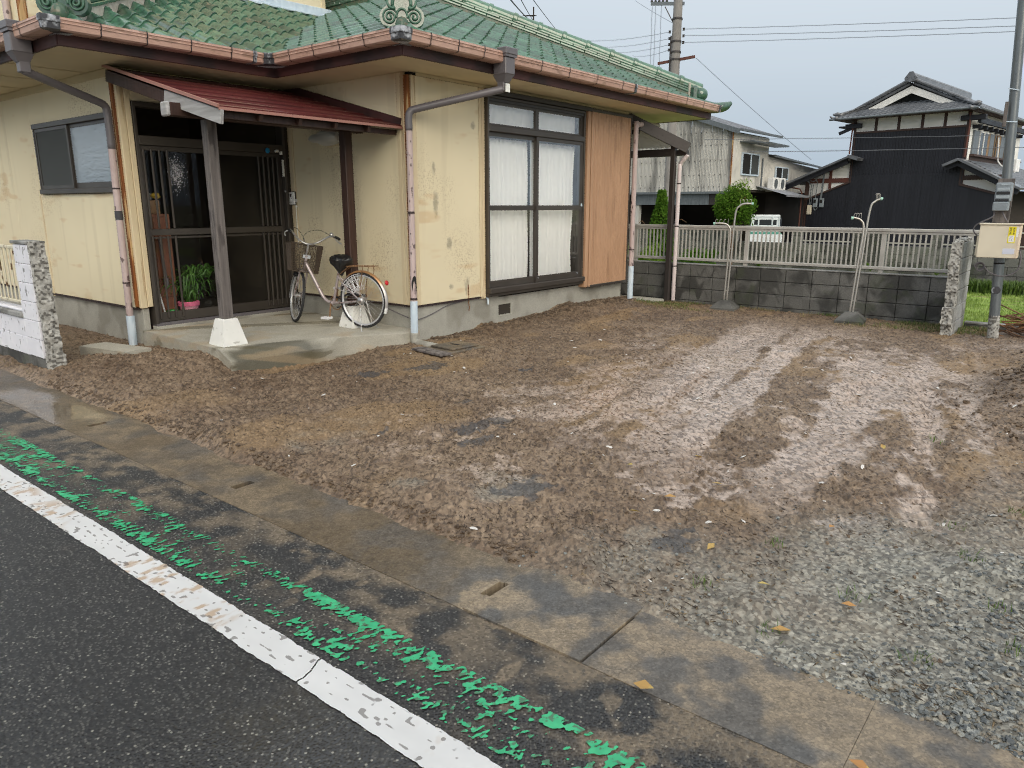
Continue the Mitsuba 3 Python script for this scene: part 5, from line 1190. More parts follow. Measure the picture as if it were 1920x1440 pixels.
for s, dz in ((1, -0.165), (-1, 0.165)):
    part(ck, 'pedal', L2W(cat(bx(bb[0] - 0.035, bb[0] + 0.06, s * 0.085, s * 0.175, bb[2] + dz - 0.012, bb[2] + dz - 0.004, 0.002), bx(bb[0] - 0.04, bb[0] - 0.025, s * 0.083, s * 0.177, bb[2] + dz - 0.014, bb[2] + dz + 0.014, 0.003), bx(bb[0] + 0.05, bb[0] + 0.065, s * 0.083, s * 0.177, bb[2] + dz - 0.014, bb[2] + dz + 0.014, 0.003), bx(bb[0] + 0.005, bb[0] + 0.02, s * 0.083, s * 0.177, bb[2] + dz - 0.012, bb[2] + dz + 0.012, 0.003))), 'm_clear_plastic')
part(BK, 'hub_cover', L2W(cat(lathe([(0.0, 0.02), (0.035, 0.018), (0.046, 0.0), (0.046, -0.012)], 18, hub + np.array([0, 0.06, 0]), (0, 1, 0)))), 'm_steel', smooth=True)
part(BK, 'kickstand', L2W(cat(tube(smooth_path([hub + [0, 0.065, -0.01], [-0.03, 0.10, 0.14], [-0.07, 0.155, 0.004], [-0.09, 0.16, 0.002]]), 0.0065, 6), tube(smooth_path([hub + [0, -0.065, -0.01], [-0.03, -0.10, 0.14], [-0.07, -0.155, 0.004], [-0.09, -0.16, 0.002]]), 0.0065, 6))), 'm_steel', smooth=True)
part(BK, 'head_lamp', L2W(steer(lathe([(0, -0.03), (0.024, -0.02), (0.032, 0.03), (0.0, 0.034)], 14, np.array([0.985, 0.055, 0.60]), (1, 0, 0.1)))), 'm_dark_plastic', smooth=True)

# ---------------------------------------------------------------- drain cover set in the earth by the corner
dc = solo('drain_cover', 'square concrete drain cover half buried in the earth by the house corner', 'drain cover', rot(cat(bx(5.72, 6.26, 5.42, 5.88, -0.1, 0.045, 0.012)), -4, 'z', (6, 5.65, 0)), 'm_gutter')
part(dc, 'lid', rot(bx(5.79, 6.20, 5.47, 5.83, 0.045, 0.066, 0.006), -4, 'z', (6, 5.65, 0)), 'm_gutter')
part(dc, 'handle_slot', rot(bx(5.99, 6.02, 5.60, 5.72, 0.0655, 0.069), -4, 'z', (6, 5.65, 0)), 'm_black')
solo('plank', 'short wet plank lying against the edge of the drain cover', 'plank', rot(bx(5.55, 5.70, 5.40, 5.93, 0.03, 0.055, 0.004), -8, 'z', (5.6, 5.65, 0)), 'm_wood_post')
# ---------------------------------------------------------------- block walls round the lot
def block_col(lo, hi, dark, moss=0.0):
    def f(p, n, uv):
        h = p.x + p.y
        a, b = fbm(h * 1.3, p.z * 2.0, 0.0, 4), noise(h * 90, p.z * 90, p.y * 40)
        cell = cell_rand(h / 0.4, p.z / 0.2, 3.0)
        c = mix(lo, hi, dr.clip(a * 0.8 + cell * 0.35 - 0.05, 0, 1))
        c = mix(c, dark, smoothstep(0.46, 0.68, fbm(h * 3.1 + 4, p.z * 3.4 + 0.6 * noise(h * 11, 0.0, 2.0), 6.0, 4)) * 0.8)
        c = mix(c, C3(0.05, 0.065, 0.03), smoothstep(0.62, 0.75, fbm(h * 5, p.z * 6, 9.0, 3)) * moss)
        return c * (0.80 + 0.40 * b)
    return f


mat('m_block', block_col(C3(0.070, 0.070, 0.066), C3(0.175, 0.172, 0.162), C3(0.026, 0.026, 0.024), 0.35), 0.62, bump=lambda p, n, uv: 0.003 * noise((p.x + p.y) * 55, p.z * 55, 1.0))
mat('m_block_pale', block_col(C3(0.185, 0.185, 0.18), C3(0.33, 0.33, 0.325), C3(0.10, 0.098, 0.09)), 0.7, bump=lambda p, n, uv: 0.003 * noise((p.x + p.y) * 55, p.z * 55, 1.0))
mat('m_block_broken', lambda p, n, uv: mix(mix(C3(0.17, 0.165, 0.15), C3(0.52, 0.51, 0.48), fbm(p.x * 24, p.y * 24, p.z * 24, 3)), C3(0.06, 0.055, 0.048), smoothstep(0.5, 0.7, noise(p.x * 45, p.y * 45, p.z * 45)) * 0.8), 0.85)
mat('m_joint', (0.045, 0.044, 0.041), 0.9)
mat('m_white_block', lambda p, n, uv: mix(mix(C3(0.58, 0.585, 0.64), C3(0.68, 0.68, 0.73), fbm(p.y * 8, p.z * 8, 0.0, 3)), C3(0.10, 0.10, 0.105), smoothstep(0.70, 0.78, fbm(p.y * 34, p.z * 15, 3.0, 3)) * 0.8), 0.7, bump=lambda p, n, uv: 0.004 * fbm(p.y * 30, p.z * 30, 0.0, 3))
mat('m_alu', lambda p, n, uv: C3(0.40, 0.385, 0.36) * (0.85 + 0.3 * noise(p.y * 9, p.z * 9, p.x * 9)), 0.45)
mat('m_galv', lambda p, n, uv: mix(C3(0.10, 0.115, 0.125), C3(0.20, 0.22, 0.235), fbm(p.x * 30, p.y * 30, p.z * 3, 3)), 0.38, metal=0.4)
mat('m_stainless', (0.42, 0.40, 0.37), 0.28, metal=0.7)
mat('m_mint', (0.32, 0.56, 0.47), 0.5)
wr = np.random.default_rng(21)


def block_wall(root, mt, o, d, nrm, L, courses, z0, th=0.12, cell=0.398, hgt=0.2, half=0.5, first=0.0, jit=0.0025, keep=lambda c, s: True, joint='m_joint'):
    """Concrete blocks laid along d from o, thickness th against nrm, each block a piece with its joints recessed."""
    o, d, nrm = np.array([*o, 0.0]), np.array([*d, 0.0]), np.array([*nrm, 0.0])
    for c in range(courses):
        s = -first - (half * cell if c % 2 else 0)
        while s < L:
            a, b = max(s, 0) + 0.004, min(s + cell, L) - 0.004
            if b - a > 0.03 and keep(c, 0.5 * (a + b)):
                j = wr.normal() * jit
                part(root, 'block', frame(bx(a, b, -th / 2 + j, th / 2 + j, z0 + c * hgt + 0.004, z0 + (c + 1) * hgt - 0.004, 0.005), o, d, nrm, (0, 0, 1)), mt)
            s += cell


BW = solo('block_wall', 'low stained grey block wall along the back of the lot under the metal fence', 'wall', bx(11.62, 11.69, 1.58, 9.5, -0.75, 0.625), 'm_joint')
block_wall(BW, 'm_block', (11.66, 1.56), (0, 1), (-1, 0), 7.6, 4, -0.165, cell=0.398, half=0.0, first=0.06)
part(BW, 'coping', bx(11.59, 11.73, 1.56, 9.5, 0.634, 0.652, 0.004), 'm_block_pale')
# fence on the wall
FN = thing('fence', 'grey brown aluminium picket fence standing on the low block wall', 'fence')
fx = 11.66
for y in (1.50, 2.56, 4.56, 6.56, 8.56):
    part(FN, 'post', bx(fx - 0.028, fx + 0.028, y - 0.032, y + 0.032, 0.652, 1.285, 0.004), 'm_alu')
part(FN, 'top_rail', bx(fx - 0.048, fx + 0.02, 1.40, 9.3, 1.235, 1.282, 0.008), 'm_alu')
part(FN, 'top_rail', bx(fx - 0.036, fx + 0.012, 1.40, 9.3, 1.205, 1.233, 0.004), 'm_alu')
part(FN, 'bottom_rail', bx(fx - 0.046, fx + 0.016, 1.53, 9.3, 0.70, 0.745, 0.006), 'm_alu')
y = 1.62
while y < 8.6:
    if min(abs(y - q) for q in (2.56, 4.56, 6.56, 8.56)) > 0.042:
        part(FN, 'picket', bx(fx - 0.034, fx - 0.016, y - 0.010, y + 0.010, 0.745, 1.206), 'm_alu')
    y += 0.0675

# the broken end of the side wall, a slab of blocks leaning by the electric pole
EW = thing('broken_block_wall', 'pale broken stub of block wall standing at the right end of the fence', 'wall')
ew0 = 10.70


def lean(m):
    v = np.asarray(m[0]).copy(); v[:, 1] += 0.012 * v[:, 2]; v[:, 0] += 0.035 * v[:, 2]; return v, m[1]


for c in range(6):
    z0 = -0.05 + 0.2 * c; off = [0.0, -0.10, 0.05, 0.0, -0.02, 0.02][c]; s = ew0 + off - 0.02
    cuts = [s, s + 0.20 + 0.03 * (c % 2), s + 0.58, 11.62]
    for a, b in zip(cuts[:-1], cuts[1:]):
        part(EW, 'block', lean(bx(a + 0.004, b - 0.004, 1.44, 1.56, z0 + 0.004, z0 + 0.196, 0.006)), 'm_block_pale')
    q = trimesh.creation.box((0.07, 0.118, 0.205)).subdivide().subdivide().subdivide(); v = np.asarray(q.vertices) + [s + 0.0, 1.50, z0 + 0.1]
    v[:, 0] += 0.055 * (fb(v[:, 1] * 28 + c, v[:, 2] * 22, 3) - 0.5) * (v[:, 0] < s); v[:, 1] += 0.02 * (fb(v[:, 2] * 18, v[:, 0] * 18 + 5 * c, 2) - 0.5)
    part(EW, 'broken_face', lean((v, np.asarray(q.faces))), 'm_block_broken')
tp = []
for k in range(14):
    v, f = lump(70 + k, 1, squash=(0.10, 0.10, 0.06), rough=0.5); tp.append((v + [10.73 + 0.065 * k, 1.50, 1.145 + 0.012 * (k % 3)], f))
part(EW, 'broken_top', lean(cat(*tp)), 'm_block_broken', kind='stuff')

# low kerb between lot and field
KB = solo('kerb_wall', 'low dark concrete kerb between the lot and the green field', 'wall', bx(11.58, 11.70, -8, 1.43, -0.75, 0.035, 0.01), 'm_block')
part(KB, 'top', bx(11.575, 11.705, -8, 1.43, 0.035, 0.066, 0.008), 'm_block_pale')

# white painted garden wall at the left edge
LW = thing('white_wall', 'white painted block wall broken off at its end beside the gutter on the left', 'wall')
lx, ly = 2.60, 7.90
for c in range(6):
    z0 = 0.155 + 0.181 * c; cuts = [ly + 0.0, ly + 0.385, ly + 0.785, ly + 1.185, ly + 1.585, ly + 1.985, ly + 2.385] if c % 2 == 0 else [ly, ly + 0.37, ly + 0.60, ly + 1.0, ly + 1.4, ly + 1.8, ly + 2.2]
    for a, b in zip(cuts[:-1], cuts[1:]):
        if c >= 2 and a > ly + 0.2:
            continue
        part(LW, 'block', bx(lx, lx + 0.115, a + 0.002, b - 0.002, z0 + 0.002, z0 + 0.179, 0.004), 'm_white_block')
part(LW, 'base', bx(lx + 0.008, lx + 0.13, ly - 0.03, 12, -0.25, 0.153, 0.008), 'm_block')
part(LW, 'core', bx(lx + 0.006, lx + 0.108, ly + 0.012, ly + 0.36, 0.15, 1.238), 'm_joint')
part(LW, 'core', bx(lx + 0.006, lx + 0.108, ly + 0.36, 12, 0.15, 0.515), 'm_white_block')
part(LW, 'cap', bx(lx - 0.012, lx + 0.14, ly - 0.005, ly + 0.40, 1.243, 1.275, 0.006), 'm_block_pale')
part(LW, 'sill', bx(lx - 0.025, lx + 0.15, ly + 0.372, 12, 0.522, 0.575, 0.008), 'm_block_pale')
part(LW, 'sill', bx(lx + 0.01, lx + 0.13, ly + 0.372, 12, 0.577, 0.60, 0.006), 'm_white_block')
for c in range(7):
    z0 = 1.07 - 0.181 * c; hz_ = 0.205
    q = trimesh.creation.box((0.135 + (0.03 if c == 6 else 0.0), 0.05, hz_)).subdivide().subdivide().subdivide().subdivide(); v = np.asarray(q.vertices) + [lx + 0.072 + 0.003 * c, ly - 0.012 - 0.006 * c, z0 + 0.1]
    lo_ = v[:, 1] < ly - 0.012 - 0.006 * c
    v[:, 1] -= lo_ * (0.055 * (fb(v[:, 0] * 22 + c, v[:, 2] * 17, 4) - 0.45)); v[:, 0] += 0.018 * (fb(v[:, 2] * 15 + 3, v[:, 1] * 15, 2) - 0.5)
    part(LW, 'broken_face', (v, np.asarray(q.faces)), 'm_block_broken')
mat('m_ivory', lambda p, n, uv: mix(C3(0.58, 0.54, 0.42), C3(0.11, 0.06, 0.03), smoothstep(0.60, 0.72, fbm(p.y * 30, p.z * 14, 0.0, 3))), 0.5)
GR = part(LW, 'grille', cat(bx(lx + 0.04, lx + 0.07, ly + 0.39, 12, 1.185, 1.215, 0.004), bx(lx + 0.04, lx + 0.07, ly + 0.39, 12, 0.65, 0.675, 0.004)), 'm_ivory')
for y in np.arange(ly + 0.45, 11.5, 0.105):
    part(GR, 'bar', tube([[lx + 0.055, y, 0.66], [lx + 0.055, y, 1.19]], 0.009, 7), 'm_ivory', smooth=True)
ww = []
for k in range(140):
    a = wr.random() * 6.28; b = np.array([2.56 - 0.10 * wr.random() ** 1.5, 7.9 + 2.6 * wr.random(), 0.0]); h = 0.03 + 0.06 * wr.random(); t = b + [0.05 * math.cos(a), 0.05 * math.sin(a), h]
    ww.append((np.array([b - [0.004, 0.003, 0], b + [0.004, 0.003, 0], t]), np.array([[0, 1, 2]])))
mat('m_grass', lambda p, n, uv: mix(C3(0.030, 0.075, 0.010), C3(0.11, 0.17, 0.030), noise(p.x * 30, p.y * 30, p.z * 30)), 0.6)
mat('m_dry_grass', lambda p, n, uv: mix(C3(0.10, 0.085, 0.035), C3(0.30, 0.24, 0.12), noise(p.x * 40, p.y * 40, p.z * 40)), 0.7)
struct('wall_weeds', cat(*ww), 'm_dry_grass', kind='stuff', label='dry weeds along the foot of the white wall')
solo('stepping_slab', 'rough concrete slab lying in the earth left of the porch', 'slab', rot((lambda q: (np.asarray(q.vertices) * [1, 1, 1] + 0.02 * (np.stack([fb(np.asarray(q.vertices)[:, k] * 9 + k, np.asarray(q.vertices)[:, (k + 1) % 3] * 9, 3) for k in range(3)], 1) - 0.5) + [3.33, 8.05, 0.10], np.asarray(q.faces)))(trimesh.creation.box((0.30, 0.75, 0.10)).subdivide().subdivide().subdivide()), 12, 'z', (3.33, 8.05, 0)), 'm_porch', smooth=40)

# ---------------------------------------------------------------- blades of grass
def blades(n, xr, yr, z, h, seed, dens=None, w=0.006, lean_=0.5):
    r = np.random.default_rng(seed); P = np.column_stack([xr[0] + (xr[1] - xr[0]) * r.random(n), yr[0] + (yr[1] - yr[0]) * r.random(n)])
    if dens is not None:
        P = P[r.random(n) < dens(P[:, 0], P[:, 1])]
    n = len(P); a = r.random(n) * 6.283; hh = h * (0.45 + 0.75 * r.random(n)); l = lean_ * hh * r.random(n); zz = z(P[:, 0], P[:, 1]) if callable(z) else np.full(n, z)
    b = np.column_stack([P, zz]); s = np.column_stack([-np.sin(a), np.cos(a), 0 * a]) * w * 0.5; d = np.column_stack([np.cos(a), np.sin(a), 0 * a])
    m = b + d * (l * 0.4)[:, None] + [0, 0, 1] * (hh * 0.6)[:, None]; t = b + d * l[:, None] + [0, 0, 1] * hh[:, None]
    V = np.stack([b - s, b + s, m - s * 0.7, m + s * 0.7, t], 1).reshape(-1, 3); k = np.arange(n)[:, None] * 5
    return V, np.vstack([k + [0, 1, 3], k + [0, 3, 2], k + [2, 3, 4]])


lz = lambda x, y: lot_z(x, y, False) - 0.005
edge_d = lambda x, y: ss(0.42, 0.60, fb(x * 1.6, y * 1.6, 3)) * ss(10.35, 11.2, x + 0.5 * (fb(y * 1.2, x, 2) - 0.5))
struct('straw_grass', blades(30000, (10.1, 11.58), (1.0, 6.0), lz, 0.05, 31, edge_d, 0.006, 1.6), 'm_dry_grass', kind='stuff', label='flattened straw coloured grass below the back wall')
struct('weeds', blades(16000, (10.4, 11.58), (1.0, 6.1), lz, 0.06, 32, lambda x, y: edge_d(x, y) * ss(0.50, 0.62, fb(x * 2.1 + 50, y * 1.3, 3)), 0.007, 0.8), 'm_grass', kind='stuff', label='short green weeds at the foot of the back wall')
tuft = [(3.05, 0.62), (3.3, 0.15), (2.72, 0.33), (2.58, 0.80), (3.35, 1.05), (4.1, 0.42), (3.0, 0.05), (4.5, 0.18), (5.6, 0.75), (2.75, 1.15), (4.9, 0.12), (3.62, 0.28)]
struct('sprouts', cat(*[blades(26, (x - 0.05, x + 0.05), (y - 0.05, y + 0.05), float(lot_z(x, y)), 0.035, 200 + i, None, 0.004, 1.2) for i, (x, y) in enumerate(tuft)]), 'm_grass', kind='stuff', label='small green sprouts in the gravel')
mat('m_dead_leaf', lambda p, n, uv: mix(C3(0.32, 0.13, 0.045), C3(0.42, 0.33, 0.10), cell_rand(p.x * 3, p.y * 3, 0.0)), 0.6)
lf = (np.array([[-0.5, 0, 0], [0, -0.25, 0.10], [0.5, 0, 0.03], [0, 0.25, 0.12]]), np.array([[0, 1, 2], [0, 2, 3]]))
P = np.array([(2.95, 0.62), (3.1, 1.28), (2.62, 0.78), (3.9, 1.6), (3.55, 1.72), (2.9, 0.95), (4.3, 1.9), (3.2, 1.75), (5.2, 1.0), (3.7, 0.9), (2.05, 0.35), (1.98, 1.02), (3.85, 2.15)])
struct('fallen_leaves', scatter([lf], np.column_stack([P, np.where(P[:, 0] > LOT0, lot_z(P[:, 0], P[:, 1]), 0.008) + 0.010]), 0.055 + 0.03 * wr.random(len(P)), seed=8), 'm_dead_leaf', kind='stuff', label='a few brown and yellow fallen leaves')


# ---------------------------------------------------------------- laundry poles
def laundry_pole(x, y, yaw, label, tilt, arms):
    k = thing('laundry_pole', label, 'laundry pole', 'laundry pole stands before the back wall')
    z0 = float(lot_z(x, y, False))
    base = footing_stone(x, y, 0.38, 0.18, z0 - 0.03, z0 + 0.15)
    v = base[0].copy(); v[4:8] = v[:4] * [1, 1, 0] + [0, 0, z0 + 0.035]; base = (v, base[1])
    part(k, 'base', rot(base, 8, 'z', (x, y, 0)), 'm_block')
    a = math.radians(yaw); d = np.array([math.cos(a), math.sin(a), 0]); tl = np.array([tilt[0], tilt[1], 0])
    for i, (side, h, reach, off) in enumerate(arms):
        b = np.array([x, y, z0 + 0.14]) + d * off; top = b + [0, 0, h] + tl * h
        pth = smooth_path([b, b + (top - b) * 0.5, top - (top - b) / np.linalg.norm(top - b) * 0.16, top + d * side * 0.05 + [0, 0, -0.035], top + d * side * 0.13, top + d * side * reach])
        pt_ = part(k, 'tube', tube(pth, 0.0145, 10), 'm_stainless', smooth=True)
        e = top + d * side * reach
        part(pt_, 'cap', tube([e - d * side * 0.012, e + d * side * 0.018], 0.021, 10), 'm_mint', smooth=30)
        for j in range(4):
            c = top + d * side * (0.055 + (reach - 0.07) * j / 3.0)
            part(pt_, 'hook', tube(smooth_path([c, c + [0, 0, 0.035], c - d * side * 0.012 + [0, 0, 0.065], c - d * side * 0.03 + [0, 0, 0.055]]) if j else [c, c + [0, 0, 0.07]], 0.0045, 5), 'm_stainless', smooth=True)
    for z in (0.30, 0.95):
        part(k, 'clamp', tube([np.array([x, y, z0 + z]) + tl * z - d * 0.035, np.array([x, y, z0 + z]) + tl * z + d * 0.035], 0.008, 6), 'm_stainless')


laundry_pole(11.28, 4.70, -64, 'two armed steel laundry pole standing nearer the house before the back wall', (0.06, -0.01), [(-1, 1.20, 0.26, -0.022), (1, 1.50, 0.235, 0.022)])
laundry_pole(11.08, 2.75, -64, 'two armed steel laundry pole on a concrete foot before the right half of the fence', (0.10, -0.03), [(-1, 1.30, 0.165, -0.020), (1, 1.56, 0.12, 0.020)])

# ---------------------------------------------------------------- electric pole with its meter and service box
EP = thing('electric_pole', 'dark steel service pole with a meter and cream box right of the fence', 'pole')
pb, ptp = np.array([10.86, 1.00, -0.2]), np.array([10.86, 1.36, 6.5])
pl = lambda z: pb + (ptp - pb) * ((z - pb[2]) / (ptp[2] - pb[2]))
part(EP, 'shaft', tube([pl(0.26), pl(1.2), pl(3.0), pl(6.5)], [0.058, 0.056, 0.054, 0.050], 14), 'm_galv', smooth=True)
part(EP, 'foot', tube([pl(-0.2), pl(0.22), pl(0.27)], [0.064, 0.062, 0.058], 12), 'm_block_broken', smooth=40, label='peeling concrete sleeve at the foot')
part(EP, 'band', tube([pl(0.90), pl(0.92)], 0.058, 14), 'm_black')
part(EP, 'number_plate', lathe([(0, 0.004), (0.046, 0.003), (0.048, 0)], 20, pl(0.585) + [-0.058, 0.0, 0], (-1, -0.1, 0)), 'm_joiner')
mat('m_cream_box', lambda p, n, uv: mix(C3(0.64, 0.58, 0.46), C3(0.60, 0.46, 0.34), smoothstep(0.95, 0.86, p.y) * 0.7) * (0.94 + 0.1 * fbm(p.y * 8, p.z * 8, 0.0, 2)), 0.45)
mat('m_sticker_yellow', (0.78, 0.66, 0.02), 0.4); mat('m_ink', (0.04, 0.04, 0.05), 0.5); mat('m_sticker_pale', (0.58, 0.60, 0.70), 0.4); mat('m_meter', (0.21, 0.24, 0.265), 0.35, coat=0.4); mat('m_meter_glass', (0.30, 0.34, 0.37), 0.12, coat=1.0)
SBX = part(EP, 'service_box', cat(bx(10.63, 10.80, 0.872, 1.288, 0.985, 1.372, 0.006)), 'm_cream_box')
part(SBX, 'rain_lid', bx(10.615, 10.81, 0.862, 1.298, 1.374, 1.392, 0.005), 'm_cream_box')
part(SBX, 'back_board', bx(10.72, 10.80, 1.288, 1.315, 1.0, 1.24, 0.003), 'm_cream_box')
part(SBX, 'notice', bx(10.627, 10.6305, 0.918, 0.992, 1.165, 1.355), 'm_sticker_yellow', label='yellow notice with black lettering')
part(SBX, 'notice', bx(10.6255, 10.627, 0.928, 0.982, 1.175, 1.252), 'm_white', label='white lower half of the notice with small print')
part(SBX, 'notice', bx(10.627, 10.6305, 0.905, 1.025, 1.035, 1.10), 'm_sticker_pale', label='faded pale blue label')
part(SBX, 'notice', bx(10.627, 10.6305, 0.892, 0.912, 1.235, 1.345), 'm_white')


def glyph(y, z, s, strokes):
    """A written character from strokes on a 0..1 square, standing on the box front."""
    ms = []
    for (u0, v0, u1, v1) in strokes:
        w = 0.09 * s; ms.append(bar([10.6245, y - u0 * s, z + v0 * s], [10.6245, y - u1 * s, z + v1 * s], w, 0.0012, up=(-1, 0, 0)))
    return ms


KAN = [[(0.05, .9, .95, .9), (.5, 1, .5, 0), (.1, .62, .9, .62), (.2, .4, .8, .4), (.05, .12, .95, .12), (.2, .62, .2, .4), (.8, .62, .8, .4)], [(0.3, 1, .1, .6), (.22, .75, .22, 0), (.45, .8, .95, .8), (.75, 1, .75, .1), (.5, .5, .6, .4)], [(.05, .85, .95, .85), (.2, .85, .2, .45), (.8, .85, .8, .45), (.2, .45, .8, .45), (.5, 1, .5, .2), (.1, .2, .9, .2), (.3, .3, .1, 0), (.7, .3, .9, 0)], [(.1, .9, .9, .9), (.5, .9, .3, .1), (.15, .5, .85, .5), (.7, .5, .85, .05)]]
gl = []
for ci, y in enumerate((0.983, 0.950)):
    for ri in range(3):
        gl += glyph(y, 1.322 - 0.028 * ri, 0.023, KAN[(ci * 2 + ri) % 4])
part(SBX, 'lettering', cat(*gl), 'm_ink', kind='stuff')
gs = []
for ci, y in enumerate((0.976, 0.956)):
    for ri in range(4):
        gs += glyph(y, 1.235 - 0.016 * ri, 0.012, KAN[(ci + ri) % 4][:4])
part(SBX, 'small_print', cat(*gs), 'm_ink', kind='stuff')
MT = part(EP, 'meter_board', bx(10.765, 10.80, 1.02, 1.19, 1.38, 1.91, 0.004), 'm_wood_post')
mtr = part(MT, 'meter', cat(bx(10.65, 10.77, 1.025, 1.19, 1.64, 1.862, 0.012), bx(10.63, 10.77, 1.035, 1.195, 1.535, 1.64, 0.010)), 'm_meter')
part(MT, 'dial', cat(bx(10.643, 10.655, 1.045, 1.17, 1.765, 1.80, 0.003), bx(10.643, 10.655, 1.05, 1.14, 1.825, 1.845, 0.003), bx(10.643, 10.655, 1.04, 1.175, 1.68, 1.715, 0.003)), 'm_meter_glass')
part(MT, 'dark_band', cat(bx(10.641, 10.652, 1.04, 1.175, 1.725, 1.757, 0.002), bx(10.641, 10.652, 1.042, 1.18, 1.645, 1.672, 0.002)), 'm_dark_plastic')
part(EP, 'tie_wire', cat(tube([pl(2.9) + [-0.06, -0.05, 0.0], pl(2.9) + [-0.06, 0.06, 0.03]], 0.006, 5), tube([pl(2.55) + [-0.06, -0.055, 0.0], pl(2.55) + [-0.06, 0.055, 0.01]], 0.008, 5)), 'm_pipe_blue')
part(EP, 'plaque', bx(10.76, 10.80, 1.20, 1.235, 2.50, 2.78, 0.004), 'm_wood_post')
part(EP, 'cable', cat(tube(smooth_path([[10.72, 1.17, 1.54], [10.70, 1.18, 1.47], [10.72, 1.28, 1.41], [10.74, 1.35, 1.36], [10.74, 1.365, 1.30], [10.74, 1.33, 1.25], [10.76, 1.30, 1.235]]), 0.008, 6), tube(smooth_path([[10.70, 1.10, 1.54], [10.68, 1.05, 1.45], [10.72, 1.02, 1.40]]), 0.009, 6)), 'm_pipe_grey', smooth=True)
t = np.linspace(0, 5.5 * math.pi, 60)
part(EP, 'cable_coil', cat(tube(np.stack([10.74 + 0.004 * t, 1.245 + (0.055 - 0.0014 * t) * np.cos(t), 0.865 + (0.055 - 0.0014 * t) * np.sin(t)], 1), 0.0065, 6), tube(smooth_path([[10.74, 1.19, 0.865], [10.74, 1.13, 0.80], [10.72, 1.0, 0.765], [10.72, 0.87, 0.82], [10.72, 0.835, 0.93], [10.73, 0.85, 1.05], [10.74, 0.88, 1.08]]), 0.0085, 6)), 'm_pipe_grey', smooth=True)
br = np.random.default_rng(41); bm = []
for k in range(70):
    a = br.normal() * 0.5; o = np.array([11.0 + 0.5 * br.random(), 0.25 + 0.55 * br.random(), 0.02 + 0.20 * br.random()]); L = 0.25 + 0.5 * br.random(); dd = np.array([0.25 * br.normal(), -math.cos(a), 0.25 * br.normal()]) * L
    bm.append(tube(smooth_path([o - dd * 0.5, o + [0, 0, 0.04 * br.normal()], o + dd * 0.5 + [0, 0, 0.05 * br.normal()]], 3), [0.008, 0.008, 0.008, 0.007, 0.006, 0.005, 0.004], 5))
mat('m_branch', lambda p, n, uv: mix(C3(0.055, 0.026, 0.014), C3(0.24, 0.12, 0.055), cell_rand(p.x * 9, p.y * 2, p.z * 9)), 0.6)
solo('branch_pile', 'heap of cut brown branches lying beyond the service pole at the right edge', 'branches', cat(*bm), 'm_branch', smooth=True)
labels['branch_pile']['kind'] = 'stuff'

# ---------------------------------------------------------------- lean-to at the far end of the house
mat('m_dark_metal', (0.045, 0.038, 0.036), 0.4, metal=0.3); mat('m_pale_pipe', (0.62, 0.54, 0.54), 0.4); mat('m_green_pole', (0.01, 0.17, 0.12), 0.35)
mat('m_sheet', lambda p, n, uv: mix(C3(0.42, 0.38, 0.34), C3(0.52, 0.48, 0.43), noise(p.x * 4, p.y * 4, 0.0)), 0.55)
scene['m_sheet_clear'] = {'type': 'principledthin', 'base_color': {'type': 'rgb', 'value': [0.62, 0.57, 0.50]}, 'roughness': 0.4, 'diff_trans': 1.1}
LT = thing('lean_to', 'dark brown framed lean-to roof of corrugated sheet behind the house corner', 'lean-to')
lt = lambda x: 2.47 + 0.80 * np.maximum(11.53 - x, 0)                     # falls away from the house, its front edge cut aslant under the eave
part(LT, 'rake_board', bar([10.92, 6.44, lt(10.92) + 0.03], [11.53, 5.60, lt(11.53) + 0.03], 0.05, 0.17, 0.004), 'm_dark_metal')
U_, V_ = np.meshgrid(np.linspace(0, 1, 12), np.arange(0, 3.6, 0.010), indexing='ij'); X_ = 10.92 + 0.61 * U_; Y_ = 6.44 - 0.84 * U_ + V_
part(LT, 'roof_sheet', (np.stack([X_.ravel(), Y_.ravel(), (lt(X_) + 0.06 + 0.011 * np.sin(Y_ * 2 * math.pi / 0.075)).ravel()], 1), sheet(lambda x, y: 0 * x, np.arange(12), np.arange(U_.shape[1]))[1]), 'm_sheet_clear', smooth=True)
part(LT, 'gutter', bx(11.53, 11.60, 5.62, 9.6, 2.39, 2.48, 0.01), 'm_dark_metal')
part(LT, 'beam', bx(11.45, 11.51, 5.84, 9.6, 2.38, 2.50, 0.004), 'm_dark_metal')
part(LT, 'post', bx(11.44, 11.52, 5.79, 5.87, -0.1, 2.62, 0.005), 'm_dark_metal'); part(LT, 'post', bx(11.44, 11.52, 9.4, 9.48, -0.1, 2.5, 0.005), 'm_dark_metal')
part(LT, 'purlin', bx(11.12, 11.17, 6.3, 9.6, lt(11.15) - 0.04, lt(11.15) + 0.03), 'm_dark_metal')
part(LT, 'brace', bar([11.2, 7.6, lt(11.2) - 0.02], [11.7, 6.6, lt(11.7) - 0.0], 0.03, 0.03), 'm_rust')
dp = part(LT, 'downpipe', tube(smooth_path([[11.56, 5.62, 2.40], [11.56, 5.68, 2.33], [11.57, 5.745, 2.24], [11.555, 5.75, 2.05], [11.555, 5.75, 0.02]]), 0.034, 10), 'm_pale_pipe', smooth=True)
for z in (0.60, 1.26, 1.95):
    part(dp, 'clip', tube([[11.555, 5.75, z - 0.01], [11.555, 5.75, z + 0.01]], 0.037, 10), 'm_dark_metal')
solo('drying_rod', 'dark green drying rod with a pale end cap hung under the lean-to', 'rod', tube([[11.45, 8.3, 1.80], [11.50, 6.60, 1.83]], 0.018, 10), 'm_green_pole', smooth=True)
part('drying_rod', 'end_cap', tube([[11.50, 6.62, 1.83], [11.50, 6.56, 1.831]], 0.034, 10), 'm_pipe_blue', smooth=40)
